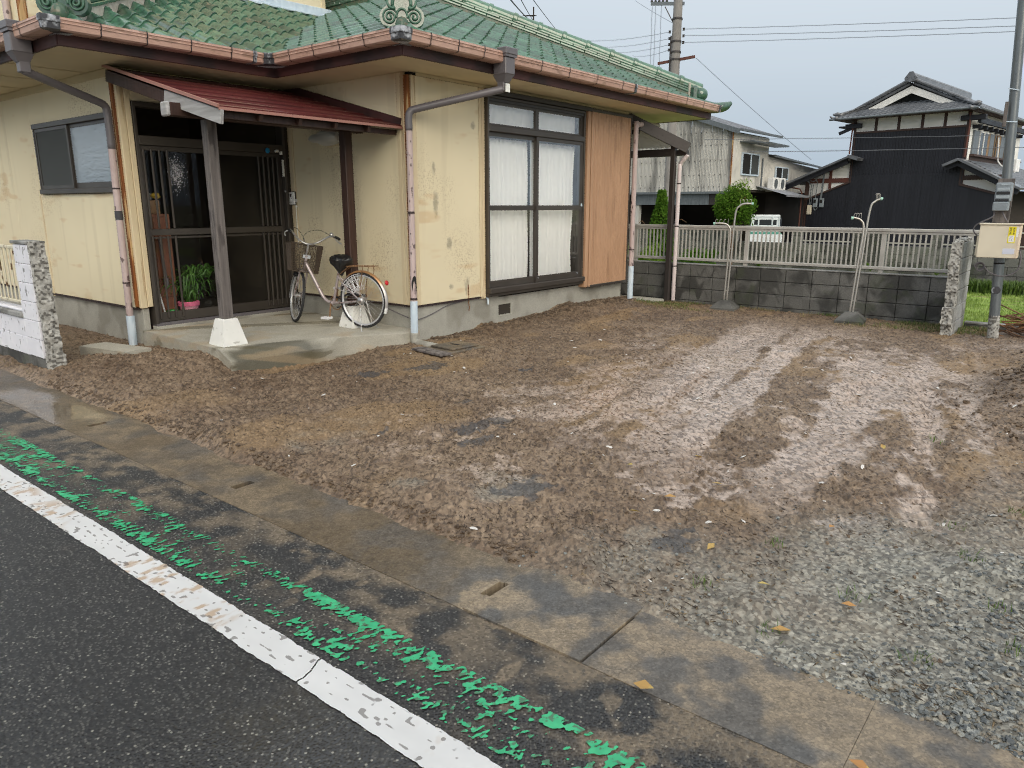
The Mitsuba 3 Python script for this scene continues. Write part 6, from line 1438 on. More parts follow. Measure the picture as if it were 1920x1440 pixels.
for (x, y, lab_) in ((11.46, 7.62, 'left one of two white wire hangers dangling from the drying rod'), (11.48, 7.16, 'right one of two white wire hangers dangling from the drying rod')):
    solo('wire_hanger', lab_, 'hanger', tube(smooth_path([[x, y, 1.85], [x, y + 0.02, 1.88], [x, y + 0.03, 1.84], [x, y + 0.02, 1.79], [x, y + 0.02, 1.75], [x + 0.02, y - 0.18, 1.64], [x, y + 0.02, 1.60], [x - 0.02, y + 0.22, 1.66], [x, y + 0.02, 1.75]], 4), 0.004, 5), 'm_white', smooth=True, group='wire hangers on the drying rod')
solo('rod_hanger', 'slim double strap hanging from the lean-to roof', 'strap', cat(tube([[11.48, 6.95, 2.42], [11.48, 6.95, 2.0]], 0.006, 5), tube([[11.48, 6.91, 2.42], [11.48, 6.91, 2.0]], 0.006, 5), tube([[11.48, 6.95, 2.0], [11.48, 6.91, 2.0]], 0.006, 5)), 'm_galv')
solo('paving', 'pale concrete paving strip beneath the lean-to', 'paving', cat(bx(10.82, 11.56, 5.86, 9.5, -0.2, 0.035, 0.008)), 'm_concrete')
labels['paving'] = {'kind': 'structure'}
# ---------------------------------------------------------------- field and the wall behind it
mat('m_field', lambda p, n, uv: mix(mix(C3(0.115, 0.175, 0.030), C3(0.20, 0.29, 0.050), fbm(p.x * 1.6, p.y * 1.6, 0.0, 3)), C3(0.20, 0.16, 0.085), smoothstep(0.50, 0.68, fbm(p.x * 2.6 + 5, p.y * 0.9, 3.0, 4)) * (0.25 + 0.55 * smoothstep(16.0, 18.0, p.x))), 0.85)
fz = lambda x, y: -0.06 - 0.035 * (x - 11.7) + 0.03 * (fb(x * 1.5, y * 1.5, 3) - 0.5)
struct('field', sheet(fz, np.linspace(11.7, 20.1, 110), np.linspace(-14, 14, 180)), 'm_field', smooth=True)
mat('m_lawn', lambda p, n, uv: mix(C3(0.10, 0.17, 0.022), C3(0.24, 0.33, 0.060), noise(p.x * 25, p.y * 25, p.z * 25)), 0.6)
struct('lawn_grass', blades(52000, (11.72, 19.4), (-2.2, 2.6), fz, 0.055, 51, lambda x, y: (0.30 + 0.7 * ss(0.40, 0.56, fb(x * 1.4, y * 1.4, 3))) * (1 - 0.55 * ss(16, 18.5, x)), 0.010, 0.9), 'm_lawn', kind='stuff', label='short bright green grass of the field')
struct('hedge_strip', blades(9000, (19.25, 19.85), (-3, 2.75), fz, 0.30, 52, None, 0.035, 0.8), 'm_grass', kind='stuff', label='dark green weeds along the foot of the far wall')
RW = solo('far_wall', 'dark weathered block wall with open metal panels along the far side of the field', 'wall', bx(20.04, 20.10, -9, 18, -0.8, 0.60), 'm_joint')
block_wall(RW, 'm_block', (20.08, -1.2), (0, 1), (-1, 0), 12.4, 6, -0.56, jit=0.004, cell=0.398)
for y0, y1, h in ((6.36, 6.60, 1.0), (4.47, 5.16, 1.0), (3.12, 3.37, 1.0), (8.1, 11.2, 1.0), (0.9, 1.1, 1.0)):
    block_wall(RW, 'm_block', (20.08, y0), (0, 1), (-1, 0), y1 - y0, 2, 0.64, hgt=0.18, jit=0.004)
for y0, y1 in ((5.16, 6.36), (3.37, 4.47), (1.1, 3.12), (-1.2, 0.9)):
    f = part(RW, 'panel_rail', bx(20.05, 20.09, y0, y1, 0.985, 1.02), 'm_alu'); part(RW, 'panel_rail', bx(20.05, 20.09, y0, y1, 0.69, 0.72), 'm_alu')
    for y in np.arange(y0 + 0.10, y1 - 0.03, 0.14):
        part(RW, 'panel_bar', bx(20.06, 20.08, y, y + 0.02, 0.72, 0.985), 'm_dark_metal')


# ---------------------------------------------------------------- trees and shrubs
lr = np.random.default_rng(77)
for k, (c0, c1) in enumerate((((0.040, 0.105, 0.012), (0.13, 0.24, 0.035)), ((0.022, 0.060, 0.010), (0.075, 0.15, 0.025)), ((0.08, 0.16, 0.02), (0.22, 0.32, 0.06)))):
    scene[f'm_foliage_{k}'] = {'type': 'principledthin', 'base_color': proc(lambda p, n, uv, c0=c0, c1=c1: mix(C3(*c0), C3(*c1), cell_rand(p.x * 19, p.y * 19, p.z * 19) * 0.6 + 0.4 * noise(p.x * 5, p.y * 5, p.z * 5))), 'roughness': 0.5, 'diff_trans': 0.7}


def crown(n, fn, size, seed):
    """Leaves filling a volume; fn(r) gives n points and their outward directions."""
    r = np.random.default_rng(seed); P, O = fn(r, n); n = len(P)
    N = O * 0.8 + r.normal(size=(n, 3)) * 0.7 + [0, 0, 0.3]; N /= np.linalg.norm(N, axis=1, keepdims=True)
    A = np.cross(N, r.normal(size=(n, 3))); A /= np.linalg.norm(A, axis=1, keepdims=True); B = np.cross(N, A)
    s = size * (0.6 + 0.8 * r.random((n, 1))); D = -0.35 * s * N
    V = np.stack([P - A * s, P + B * s * 0.42 + D * 0.2, P + A * s + D, P - B * s * 0.42 + D * 0.2], 1).reshape(-1, 3); k = np.arange(n)[:, None] * 4
    return V, np.vstack([k + [0, 1, 2], k + [0, 2, 3]])


def blob_fn(c, rad, clumps=16, seed=1):
    q = np.random.default_rng(seed); d = q.normal(size=(clumps, 3)); d /= np.linalg.norm(d, axis=1, keepdims=True); cc = np.array(c) + d * np.array(rad) * (0.55 + 0.35 * q.random((clumps, 1))); cr = np.mean(rad) * (0.28 + 0.22 * q.random(clumps))
    def f(r, n):
        k = r.integers(clumps, size=n); o = r.normal(size=(n, 3)); o /= np.linalg.norm(o, axis=1, keepdims=True)
        return cc[k] + o * (cr[k] * (0.55 + 0.55 * r.random(n)))[:, None], o
    return f


def cone_fn(x, y, z0, z1, r0, r1):
    def f(r, n):
        t = r.random(n) ** 1.1; a = r.random(n) * 6.283; rad = (r0 + (r1 - r0) * t ** 1.4) * (0.72 + 0.36 * fb(a * 1.5 + 9, t * 7, 3)) * (0.75 + 0.3 * r.random(n)); o = np.stack([np.cos(a), np.sin(a), 0.2 + 0 * a], 1)
        return np.stack([x + rad * np.cos(a), y + rad * np.sin(a), z0 + (z1 - z0) * t], 1), o
    return f


def shrub(name, label, cat_, base, crowns, trunk, group=None):
    k = thing(name, label, cat_, group)
    part(k, 'trunk', cat(*[tube(smooth_path(t, 3), rr, 6) for t, rr in trunk]), 'm_branch', smooth=True)
    for m, mt in crowns:
        part(k, 'crown', m, mt)
    return k


tx, ty = 18.85, 7.78
shrub('round_tree', 'round clipped bright green tree behind the fence left of the white truck', 'tree', None,
      [(crown(5200, blob_fn((tx, ty, 1.56), (0.50, 0.50, 0.50), 30, 3), 0.036, 5), 'm_foliage_0'), (crown(1700, blob_fn((tx, ty, 1.48), (0.36, 0.36, 0.36), 14, 4), 0.040, 6), 'm_foliage_1'), (crown(900, blob_fn((tx, ty, 1.72), (0.50, 0.50, 0.46), 22, 9), 0.036, 8), 'm_foliage_2')],
      [([[tx, ty, -0.4], [tx + 0.02, ty, 0.5], [tx - 0.02, ty + 0.02, 1.2]], 0.04)] + [([[tx, ty, 0.9 + 0.1 * k], [tx + 0.2 * math.cos(k * 2.1), ty + 0.2 * math.sin(k * 2.1), 1.3 + 0.06 * k], [tx + 0.4 * math.cos(k * 2.1), ty + 0.4 * math.sin(k * 2.1), 1.55 + 0.05 * k]], 0.014) for k in range(6)])
cx_, cy_ = 17.62, 9.22
shrub('vine_column', 'tapering shrub overgrown with green vines rising behind the fence beside the pale downpipe', 'shrub', None,
      [(crown(4600, cone_fn(cx_, cy_, -0.35, 1.98, 0.50, 0.10), 0.042, 11), 'm_foliage_0'), (crown(1600, cone_fn(cx_, cy_, -0.35, 1.85, 0.34, 0.05), 0.045, 12), 'm_foliage_1')],
      [([[cx_, cy_, -0.45], [cx_, cy_, 0.8], [cx_, cy_, 1.8]], 0.04), ([[cx_, cy_ - 0.3, 0.9], [cx_, cy_ - 0.5, 1.25], [cx_, cy_ - 0.72, 1.18]], 0.008), ([[cx_, cy_ + 0.3, 0.9], [cx_, cy_ + 0.55, 1.2], [cx_, cy_ + 0.7, 1.05]], 0.008)])
for i, (x, y, z, r_, lab) in enumerate(((17.0, 9.05, 0.25, 0.42, 'leafy green bush seen through the fence at the foot of the vine column'), (17.7, 8.15, 0.20, 0.40, 'dull green bush seen through the fence right of the vine column'), (16.6, 10.1, 0.35, 0.45, 'pale green bush seen through the left end of the fence beside the house'), (12.3, 6.15, -0.0, 0.30, 'dark low plant behind the block wall below the fence near the house'))):
    shrub('bush', lab, 'bush', None, [(crown(1300, blob_fn((x, y, z), (r_, r_ * 1.2, r_), 14, 40 + i), 0.05, 60 + i), f'm_foliage_{(2, 0, 2, 1)[i]}')], [([[x, y, -0.5], [x, y, z]], 0.015)])
for i, (y, z, lab) in enumerate(((2.78, 0.72, 'small leafy weed on the wall top left of the right fence post'), (1.82, 0.70, 'small leafy weed on the wall top beside the broken wall'), (4.42, 0.69, 'small weed on the wall top beside the middle fence post'))):
    k = solo('wall_weed', lab, 'weed', crown(60, blob_fn((11.80, y, z), (0.05, 0.09, 0.05), 5, 80 + i), 0.026, 90 + i), 'm_foliage_2')

# ---------------------------------------------------------------- grey workshop
mat('m_slate_sheet', lambda p, n, uv: mix(mix(C3(0.40, 0.395, 0.375), C3(0.54, 0.53, 0.50), fbm((p.x + p.y) * 1.1, p.z * 0.5, 0.0, 3)), C3(0.15, 0.15, 0.145), smoothstep(0.50, 0.72, fbm((p.x + p.y) * 3.6, p.z * 0.45 + 3, 2.0, 3)) * 0.75), 0.8)
mat('m_slate_cream', lambda p, n, uv: mix(mix(C3(0.50, 0.485, 0.45), C3(0.60, 0.585, 0.545), fbm(p.x * 0.8, p.z * 0.6, 0.0, 3)), C3(0.24, 0.235, 0.22), smoothstep(0.56, 0.75, fbm(p.x * 1.6, p.z * 0.5, 4.0, 3)) * 0.6), 0.8)
mat('m_slate_roof', lambda p, n, uv: mix(C3(0.13, 0.14, 0.16), C3(0.28, 0.29, 0.32), fbm(p.x * 2.4, p.y * 2.4, 0.0, 3)), 0.5)
WS = thing('workshop', 'pale grey corrugated workshop with dark open garage behind the fence', 'building')
YC, XW = 13.475, 32.0
zt_ = lambda y: 4.84 + 0.336 * (y - 13.57)
part(WS, 'core', cat(bx(XW + 0.05, 36.3, YC + 0.05, 22, 2.2, 4.72), bx(36.3, 44.5, YC + 0.1, 16, 2.2, 3.5), bx(XW + 1.2, 46, 18.6, 22, -0.6, 2.2), bx(XW + 6, 46, YC + 0.6, 22, -0.6, 2.2)), 'm_room_dark')


def corrugated(y0, y1, z0f, z1f, x, nn=7, wave=0.018, axis='y'):
    ts = np.linspace(y0, y1, nn * 6 + 1); o = wave * np.cos(np.linspace(0, nn * 2 * math.pi, nn * 6 + 1)); V = []
    for t, w in zip(ts, o):
        for z in (z0f(t), z1f(t)):
            V.append([x + w, t, z] if axis == 'y' else [t, x + w, z])
    return np.array(V), np.array([f for i in range(len(ts) - 1) for f in ([2 * i, 2 * i + 2, 2 * i + 3], [2 * i, 2 * i + 3, 2 * i + 1])])


for y in np.arange(YC, 19.5, 0.49):
    y1 = y + 0.484
    for a, b in ((2.19, 3.63), (3.57, 5.0), (4.94, 9)):
        lo = lambda t, a=a: a; hi = lambda t, b=b: min(b, zt_(t) - 0.02)
        if hi(y) - a < 0.05:
            continue
        off = -0.012 * (a > 3) - 0.012 * (a > 4)
        part(WS, 'cladding_sheet', corrugated(y, y1, lo, hi, XW + off + wr.normal() * 0.006), 'm_slate_sheet', smooth=True)
bolts = [bx(XW - 0.05, XW - 0.03, y - 0.016, y + 0.016, z - 0.02, z + 0.012) for z in (2.40, 2.92, 3.52, 4.18, 4.72) for y in np.arange(13.72, 18.6, 0.2447 * 1.0) if z < zt_(y) - 0.15]
part(WS, 'bolts', cat(*bolts), 'm_dark_metal', kind='stuff')
part(WS, 'roof', cat((np.array([[XW - 0.25, YC - 0.35, zt_(YC - 0.35) + 0.03], [37.0, YC - 0.35, zt_(YC - 0.35) + 0.03], [37.0, 19.5, zt_(19.5) + 0.03], [XW - 0.25, 19.5, zt_(19.5) + 0.03]]), np.array([[0, 1, 2], [0, 2, 3]]))), 'm_slate_roof')
rr = [bar([x, YC - 0.36, zt_(YC - 0.36) + 0.06], [x, 19.4, zt_(19.4) + 0.06], 0.10, 0.05) for x in np.arange(XW - 0.2, 37, 0.36)]
part(WS, 'roof_rib', cat(*rr), 'm_slate_roof', kind='stuff')
part(WS, 'barge', bar([XW - 0.27, YC - 0.38, zt_(YC - 0.38) - 0.02], [XW - 0.27, 19.5, zt_(19.5) - 0.02], 0.06, 0.20), 'm_galv')
part(WS, 'eave_gutter', bar([XW - 0.25, YC - 0.40, 4.74], [36.8, YC - 0.40, 4.76], 0.10, 0.09), 'm_galv')
for x in np.arange(XW, 36.3, 0.72):
    part(WS, 'cladding_sheet', corrugated(x, min(x + 0.714, 36.4), lambda t: 2.3, lambda t: 4.68, YC, 9, 0.012, 'x'), 'm_slate_cream', smooth=True)
for x in np.arange(36.42, 44.4, 0.9):
    part(WS, 'cladding_sheet', corrugated(x, min(x + 0.894, 44.6), lambda t: 2.25, lambda t: 3.86 - 0.04 * (t - 36.4), YC + 0.03, 11, 0.012, 'x'), 'm_slate_cream', smooth=True)
part(WS, 'low_roof', (np.array([[36.35, YC - 0.25, 3.93], [45, YC - 0.25, 3.60], [45, 16, 4.15], [36.35, 16, 4.48]]), np.array([[0, 1, 2], [0, 2, 3]])), 'm_slate_roof')
part(WS, 'low_gutter', bar([36.35, YC - 0.28, 3.90], [45, YC - 0.28, 3.57], 0.1, 0.08), 'm_galv')
part(WS, 'corner_pipe', tube([[XW - 0.06, YC - 0.02, 4.7], [XW - 0.06, YC - 0.02, 2.3]], 0.035, 8), 'm_rust')
part(WS, 'awning', cat(bx(32.75, 34.3, 12.85, YC, 4.30, 4.36), bar([34.2, 13.0, 4.33], [36.7, 13.0, 4.31], 0.7, 0.07)), 'm_galv')
for x0, x1, z0, z1 in ((33.1, 35.0, 2.98, 3.84), (37.4, 39.05, 2.90, 3.40)):
    w = part(WS, 'window', cat(bx(x0, x1, YC - 0.07, YC, z0 - 0.06, z0), bx(x0, x1, YC - 0.07, YC, z1, z1 + 0.05), bx(x0 - 0.06, x0, YC - 0.07, YC, z0 - 0.06, z1 + 0.05), bx(x1, x1 + 0.06, YC - 0.07, YC, z0 - 0.06, z1 + 0.05), bx((x0 + x1) / 2 - 0.05, (x0 + x1) / 2 + 0.05, YC - 0.07, YC, z0, z1)), 'm_pipe_blue')
    part(w, 'pane', bx(x0, (x0 + x1) / 2 - 0.05, YC - 0.05, YC - 0.03, z0, z1), 'm_black'); part(w, 'pane', bx((x0 + x1) / 2 + 0.05, x1, YC - 0.05, YC - 0.03, z0, z1), 'm_screen')
part(WS, 'bracket_pipe', tube([[35.5, YC - 0.06, 3.75], [35.5, YC - 0.06, 2.35]], 0.035, 8), 'm_galv')
for i, x in enumerate((35.85, 36.75)):
    u = part(WS, 'outdoor_unit', bx(x, x + 0.75, 12.95, 13.25, 2.32, 2.88, 0.02), 'm_white'); part(u, 'fan_grille', lathe([(0.0, 0.0), (0.22, 0.0), (0.23, 0.012)], 18, (x + 0.3, 12.945, 2.60), (0, -1, 0)), 'm_galv')
part(WS, 'fascia_band', cat(bx(XW - 0.30, XW, 13.5, 18.6, 2.10, 2.20), bx(XW - 0.06, XW, 14.4, 18.2, 1.62, 2.10)), 'm_galv')
part(WS, 'lintel', bx(XW - 0.03, XW + 0.05, 13.5, 18.0, 1.62, 2.10), 'm_dark_metal')
part(WS, 'pier', cat(bx(XW, XW + 0.25, 17.95, 18.35, -0.6, 2.1)), 'm_slate_sheet'); part(WS, 'pier', bx(XW, XW + 0.25, 13.45, 13.65, -0.6, 2.1), 'm_dark_metal')
part(WS, 'carport_roof', cat((np.array([[35.0, 12.0, 2.06], [38.0, 12.0, 2.04], [38.0, YC, 2.46], [35.0, YC, 2.48]]), np.array([[0, 1, 2], [0, 2, 3]])), bar([35.0, 11.98, 2.03], [38, 11.98, 2.01], 0.06, 0.10)), 'm_slate_roof')
part(WS, 'carport_wall', bx(35.0, 46.0, 15.2, 15.3, -0.6, 2.4), 'm_room_dark')
for x, h, s in ((33.2, 1.2, 0.5), (34.0, 0.9, 0.4)):
    part(WS, 'stacked_crate', bx(x, x + s, 16.6, 17.1, -0.6, -0.6 + h), 'm_blue')

# ---------------------------------------------------------------- small white truck
mat('m_truck', (0.70, 0.74, 0.76), 0.25, coat=0.8); mat('m_truck_green', (0.05, 0.22, 0.16), 0.5); mat('m_tail', (0.40, 0.02, 0.02), 0.2, coat=1.0); mat('m_plate', (0.75, 0.58, 0.03), 0.4); mat('m_window_dark', (0.02, 0.024, 0.028), 0.08, coat=1.0)
TK = thing('truck', 'small white pickup truck with a yellow number plate parked under the carport', 'truck')
tyaw = math.radians(21); te = np.array([math.cos(tyaw), math.sin(tyaw), 0]); tn = np.array([-math.sin(tyaw), math.cos(tyaw), 0]); to = np.array([33.0, 12.12, -0.60])
TW_ = lambda m: frame(m, to, te, tn, (0, 0, 1))
part(TK, 'cargo_bed', TW_(cat(bx(0, 1.95, -0.72, 0.72, 0.60, 0.66, 0.01), bx(0, 0.03, -0.72, 0.72, 0.66, 0.95, 0.01), bx(0, 1.95, 0.69, 0.72, 0.66, 0.95, 0.01), bx(0, 1.95, -0.72, -0.69, 0.66, 0.95, 0.01))), 'm_truck')
part(TK, 'tarpaulin', TW_(bx(0.02, 1.9, -0.70, 0.70, 0.93, 1.0, 0.03)), 'm_truck_green')
cabp = prism(Polygon([(1.98, 0.5), (1.98, 1.60), (2.06, 1.76), (2.75, 1.78), (3.02, 1.30), (3.18, 1.02), (3.20, 0.5)]), -0.70, 0.70, o=(0, 0, 0), ex=(1, 0, 0), ey=(0, 0, 1))
cv = np.asarray(cabp[0]).copy(); top_ = cv[:, 2] > 1.5; cv[top_, 1] *= 0.90; part(TK, 'cab', TW_((cv, cabp[1])), 'm_truck')
part(TK, 'rear_window', TW_(cat(bx(1.968, 1.985, -0.27, 0.27, 1.30, 1.55, 0.01), bx(1.968, 1.985, -0.50, -0.33, 1.31, 1.54, 0.01), bx(1.968, 1.985, 0.33, 0.50, 1.31, 1.54, 0.01))), 'm_window_dark')
part(TK, 'guard_frame', TW_(cat(*[tube([[1.94, y, 0.9], [1.94, y, 1.74]], 0.018, 6) for y in (-0.62, -0.32, 0.32, 0.62)], tube([[1.94, -0.64, 1.70], [1.94, 0.64, 1.70]], 0.02, 6), tube([[1.94, -0.64, 1.1], [1.94, 0.64, 1.1]], 0.018, 6))), 'm_truck')
part(TK, 'side_window', TW_(cat(prism(Polygon([(2.12, 1.14), (2.14, 1.62), (2.70, 1.64), (2.92, 1.22), (2.92, 1.14)]), -0.712, -0.66, ex=(1, 0, 0), ey=(0, 0, 1)), prism(Polygon([(2.12, 1.14), (2.14, 1.62), (2.70, 1.64), (2.92, 1.22), (2.92, 1.14)]), 0.66, 0.712, ex=(1, 0, 0), ey=(0, 0, 1)))), 'm_window_dark')
for y in (-0.62, 0.46):
    part(TK, 'tail_lamp', TW_(bx(-0.02, 0.02, y, y + 0.16, 0.42, 0.54, 0.008)), 'm_tail')
part(TK, 'number_plate', TW_(bx(-0.03, -0.02, 0.02, 0.34, 0.40, 0.56)), 'm_plate'); part(TK, 'plate_figures', TW_(cat(bx(-0.034, -0.03, 0.06, 0.16, 0.45, 0.50), bx(-0.034, -0.03, 0.20, 0.30, 0.45, 0.50))), 'm_ink', kind='stuff')
part(TK, 'bumper', TW_(cat(bx(0.0, 0.05, -0.66, 0.66, 0.36, 0.58, 0.01))), 'm_dark_plastic')
for x in (0.62, 2.55):
    for y in (-0.62, 0.62):
        w = part(TK, 'wheel', TW_(lathe([(0.0, -0.07), (0.20, -0.075), (0.26, -0.05), (0.26, 0.05), (0.20, 0.075), (0, 0.07)], 18, (x, y, 0.26), (0, 1, 0))), 'm_rubber', smooth=40); part(w, 'rim', TW_(lathe([(0, -0.085), (0.15, -0.08), (0.16, -0.06)], 16, (x, y, 0.26), (0, 1, 0))), 'm_galv')

# ---------------------------------------------------------------- the black clad house behind
uR = np.array([-0.12187, -0.99255, 0.0]); uN = np.array([0.99255, -0.12187, 0.0]); o2 = np.array([37.46, 5.47, 0.0]); KS = 31 / 36
B2 = lambda m: frame((np.asarray(m[0]) * KS + [0, 0, 1.6 * (1 - KS)], m[1]), o2, uR, uN, (0, 0, 1))       # s to the right, t into the depth, z up
mat('m_charred', lambda p, n, uv: mix(C3(0.0055, 0.006, 0.010), C3(0.015, 0.016, 0.024), fbm(p.y * 9, p.z * 0.5, 0.0, 3)), 0.5)
mat('m_plaster', lambda p, n, uv: mix(C3(0.66, 0.65, 0.62), C3(0.76, 0.75, 0.72), fbm(p.y * 2, p.z * 2, p.x * 2, 3)), 0.8)
mat('m_timber', (0.050, 0.026, 0.020), 0.6); mat('m_timber_red', (0.10, 0.032, 0.022), 0.6); mat('m_timber_tan', (0.24, 0.15, 0.08), 0.6)
mat('m_kawara', lambda p, n, uv: mix(C3(0.060, 0.064, 0.072), C3(0.155, 0.162, 0.178), noise(p.x * 3.6, p.y * 3.6, p.z * 3.6) * 0.7 + 0.3 * fbm(p.x * 0.9, p.y * 0.9, 0.0, 2)), 0.28, spec=0.7, coat=0.4)
BH = thing('black_house', 'two storey house clad in black boards with grey tiled hip and gable roof', 'house')


def tiled(o, a, u, w, L, slope, trim=None, pitch=0.27, row=0.25):
    """A tiled roof slope as real relief: rolls across, steps up the slope."""
    nx_, ny_ = int(w / pitch * 6) + 1, int(round(L / row)); cs_ = 1 / math.hypot(1, slope)
    xs_ = np.linspace(0, w, nx_); ph = xs_ / pitch * 2 * math.pi; pr_ = 0.026 * np.maximum(np.sin(ph), -0.3) + 0.01
    a, u = np.array([*a, 0.0]), np.array([*u, 0.0]); V, F = [], []
    for j in range(ny_):
        for k, (yy, h) in enumerate(((j * row * cs_, 0.055), ((j + 1) * row * cs_, 0.012))):
            lo = 0 if trim is None else trim(yy)[0]; hi = w if trim is None else trim(yy)[1]
            V.append(np.array([*o]) + np.clip(xs_, lo, hi)[:, None] * a + yy * u + np.column_stack([0 * xs_, 0 * xs_, pr_ + h + slope * yy]))
    for r in range(2 * ny_ - 1):
        for i in range(nx_ - 1):
            e = r * nx_ + i; F += [[e, e + 1, e + nx_ + 1], [e, e + nx_ + 1, e + nx_]]
    return B2((np.vstack(V), np.array(F)))


def plate(pts, t, mt, name, par=None, th=0.06):
    return part(par or BH, name, B2(prism(Polygon(pts), 0, th, o=(0, t + th, 0), ex=(1, 0, 0), ey=(0, 0, 1))), mt)


part(BH, 'core', B2(cat(bx(-5.4, -0.05, 0.08, 10, -1.0, 6.1), bx(-7.85, -5.4, 0.3, 8, -1.0, 2.2), bx(0, 1.9, 0.6, 10, -1.0, 2.3))), 'm_room_dark')
for i in range(18):                                       # upper boarding, each board with its cover strip
    s0 = -5.45 + i * 5.45 / 18; s1 = s0 + 5.45 / 18 - 0.012
    part(BH, 'board', B2(bx(s0, s1, 0.0, 0.05, 3.2, 5.36, 0.006)), 'm_charred')
    part(BH, 'board', B2(bx(s0, s1, -0.02, 0.05, -1.0, 3.2, 0.006)), 'm_charred')
part(BH, 'cover_strips', B2(cat(*[bx(-5.45 + k * 5.45 / 36 - 0.02, -5.45 + k * 5.45 / 36 + 0.02, -0.035, 0.0, -1.0, 5.34) for k in range(37)])), 'm_charred', kind='stuff')
for s0, s1 in ((-5.40, -4.46), (-4.32, -3.33), (-3.19, -2.20), (-2.06, -1.15), (-1.01, -0.10)):
    part(BH, 'plaster_panel', B2(bx(s0, s1, 0.02, 0.07, 5.42, 6.12, 0.004)), 'm_plaster')
for s in (-4.39, -3.26, -2.13, -1.08):
    part(BH, 'stud', B2(bx(s - 0.07, s + 0.07, 0.0, 0.08, 5.38, 6.12)), 'm_timber')
part(BH, 'corner_post', B2(bx(-5.52, -5.40, -0.03, 0.1, 2.8, 6.12)), 'm_timber'); part(BH, 'corner_post', B2(bx(-0.10, 0.06, -0.03, 0.1, 2.6, 6.12)), 'm_timber')
part(BH, 'rail', B2(bx(-5.5, 0.05, -0.05, 0.06, 5.34, 5.43)), 'm_timber')
part(BH, 'corner_pipe', B2(cat(tube([[0.02, -0.12, 6.0], [0.06, -0.12, 5.4], [0.02, -0.12, 3.9]], 0.045, 8), tube([[-5.55, -0.1, 5.9], [-5.60, -0.1, 4.3]], 0.04, 8))), 'm_timber_red')
for s, dd in ((-5.45, -1), (-0.02, 1)):
    part(BH, 'beam_end', B2(bx(s - 0.50 * (dd < 0) - 0.35 * (dd > 0), s + 0.35 * (dd < 0) + 0.75 * (dd > 0), -0.16, 0.04, 5.62, 5.86, 0.02)), 'm_charred')
part(BH, 'bracket', B2(cat(bar([-6.3, 0.0, 5.40], [-5.45, 0.0, 5.72], 0.1, 0.16), bx(-6.35, -5.4, 0.0, 5, 5.70, 5.78))), 'm_charred')
# roof: front skirt, two main slopes, gable
EZ, Lw, Rw2 = 6.09, -6.45, 0.55
W2 = Rw2 - Lw
part(BH, 'front_tiles', tiled((Lw, -0.8, EZ), (1, 0), (0, 1), W2, 2.0, 0.42, lambda y: (y * 0.95, W2 - y * 0.95)), 'm_kawara', smooth=40, kind='stuff')
SLp = 0.475
mid = (Lw + Rw2) / 2; RZ = EZ + 0.02 + SLp * (mid - Lw)
hipt = lambda y: (max(0, min(0.8 + y, 1.05)) if False else max(0.0, 0.05 + min(y, 1.55) * 0.62), 11.0)
part(BH, 'left_tiles', tiled((Lw, -0.75, EZ + 0.02), (0, 1), (1, 0), 11.0, (mid - Lw) * math.hypot(1, SLp), SLp, hipt), 'm_kawara', smooth=40, kind='stuff')
part(BH, 'right_tiles', tiled((Rw2, -0.75, EZ + 0.02), (0, 1), (-1, 0), 11.0, (mid - Lw) * math.hypot(1, SLp), SLp, hipt), 'm_kawara', smooth=40, kind='stuff')
tz = lambda s: RZ - SLp * abs(s - mid)
part(BH, 'gable_wall', B2(prism(Polygon([(mid - 2.0, 6.5), (mid, 7.36), (mid + 2.0, 6.5)]), 0, 0.06, o=(0, 1.06, 0), ex=(1, 0, 0), ey=(0, 0, 1))), 'm_screen')
part(BH, 'gable_board', B2(prism(Polygon([(mid - 2.3, 6.50), (mid, 7.56), (mid + 2.3, 6.50), (mid + 1.60, 6.50), (mid, 7.20), (mid - 1.60, 6.50)]), 0, 0.06, o=(0, 0.40, 0), ex=(1, 0, 0), ey=(0, 0, 1))), 'm_plaster')
part(BH, 'gable_beam', B2(bx(mid - 1.3, mid + 1.3, 0.86, 0.98, 6.66, 6.86)), 'm_charred')
for sg in (-1, 1):
    for row_, (off, rr_) in enumerate(((0.0, 0.085), (0.24, 0.07))):
        for k in range(11):
            a = mid + sg * (0.10 + k * 0.27); b = mid + sg * (0.10 + (k + 1) * 0.27 + 0.03)
            zz = lambda s, off=off: tz(s) + 0.12 - off * 0.75
            part(BH, 'verge_tile', B2(tube([[a, 0.20 + 0.5 * off, zz(a)], [b, 0.20 + 0.5 * off, zz(b) - 0.0]], [rr_ * 0.86, rr_], 8)), 'm_kawara', smooth=40)
for k in range(9):
    s = mid - 1.25 + k * 0.30
    part(BH, 'gable_foot_tile', B2(tube([[s, 0.62, 6.62], [s + 0.02, 0.95, 6.70]], 0.07, 8)), 'm_kawara', smooth=40)
part(BH, 'ridge_tiles', B2(cat(*[tube([[mid, 0.10 + k * 0.31, RZ + 0.30], [mid, 0.10 + (k + 1) * 0.31 - 0.01, RZ + 0.30]], [0.10, 0.12], 8) for k in range(32)], bx(mid - 0.14, mid + 0.14, 0.12, 10, RZ, RZ + 0.27))), 'm_kawara', kind='stuff')
ob = B2(cat(prism(Polygon([(-0.26, 0.0), (-0.30, 0.16), (-0.20, 0.30), (-0.08, 0.46), (0.08, 0.46), (0.20, 0.30), (0.30, 0.16), (0.26, 0)]), 0, 0.12, o=(mid, 0.12, RZ - 0.03), ex=(1, 0, 0), ey=(0, 0, 1)), *[tube(np.stack([mid + sg * (0.17 - 0.0) + (0.10 - 0.005 * tt_) * np.cos(tt_), 0 * tt_ - 0.01, RZ + 0.13 + (0.10 - 0.005 * tt_) * np.sin(tt_)], 1), 0.025, 5) for sg in (-1, 1) for tt_ in [np.linspace(0, 12, 30)]]))
part(BH, 'ridge_end_tile', ob, 'm_kawara')
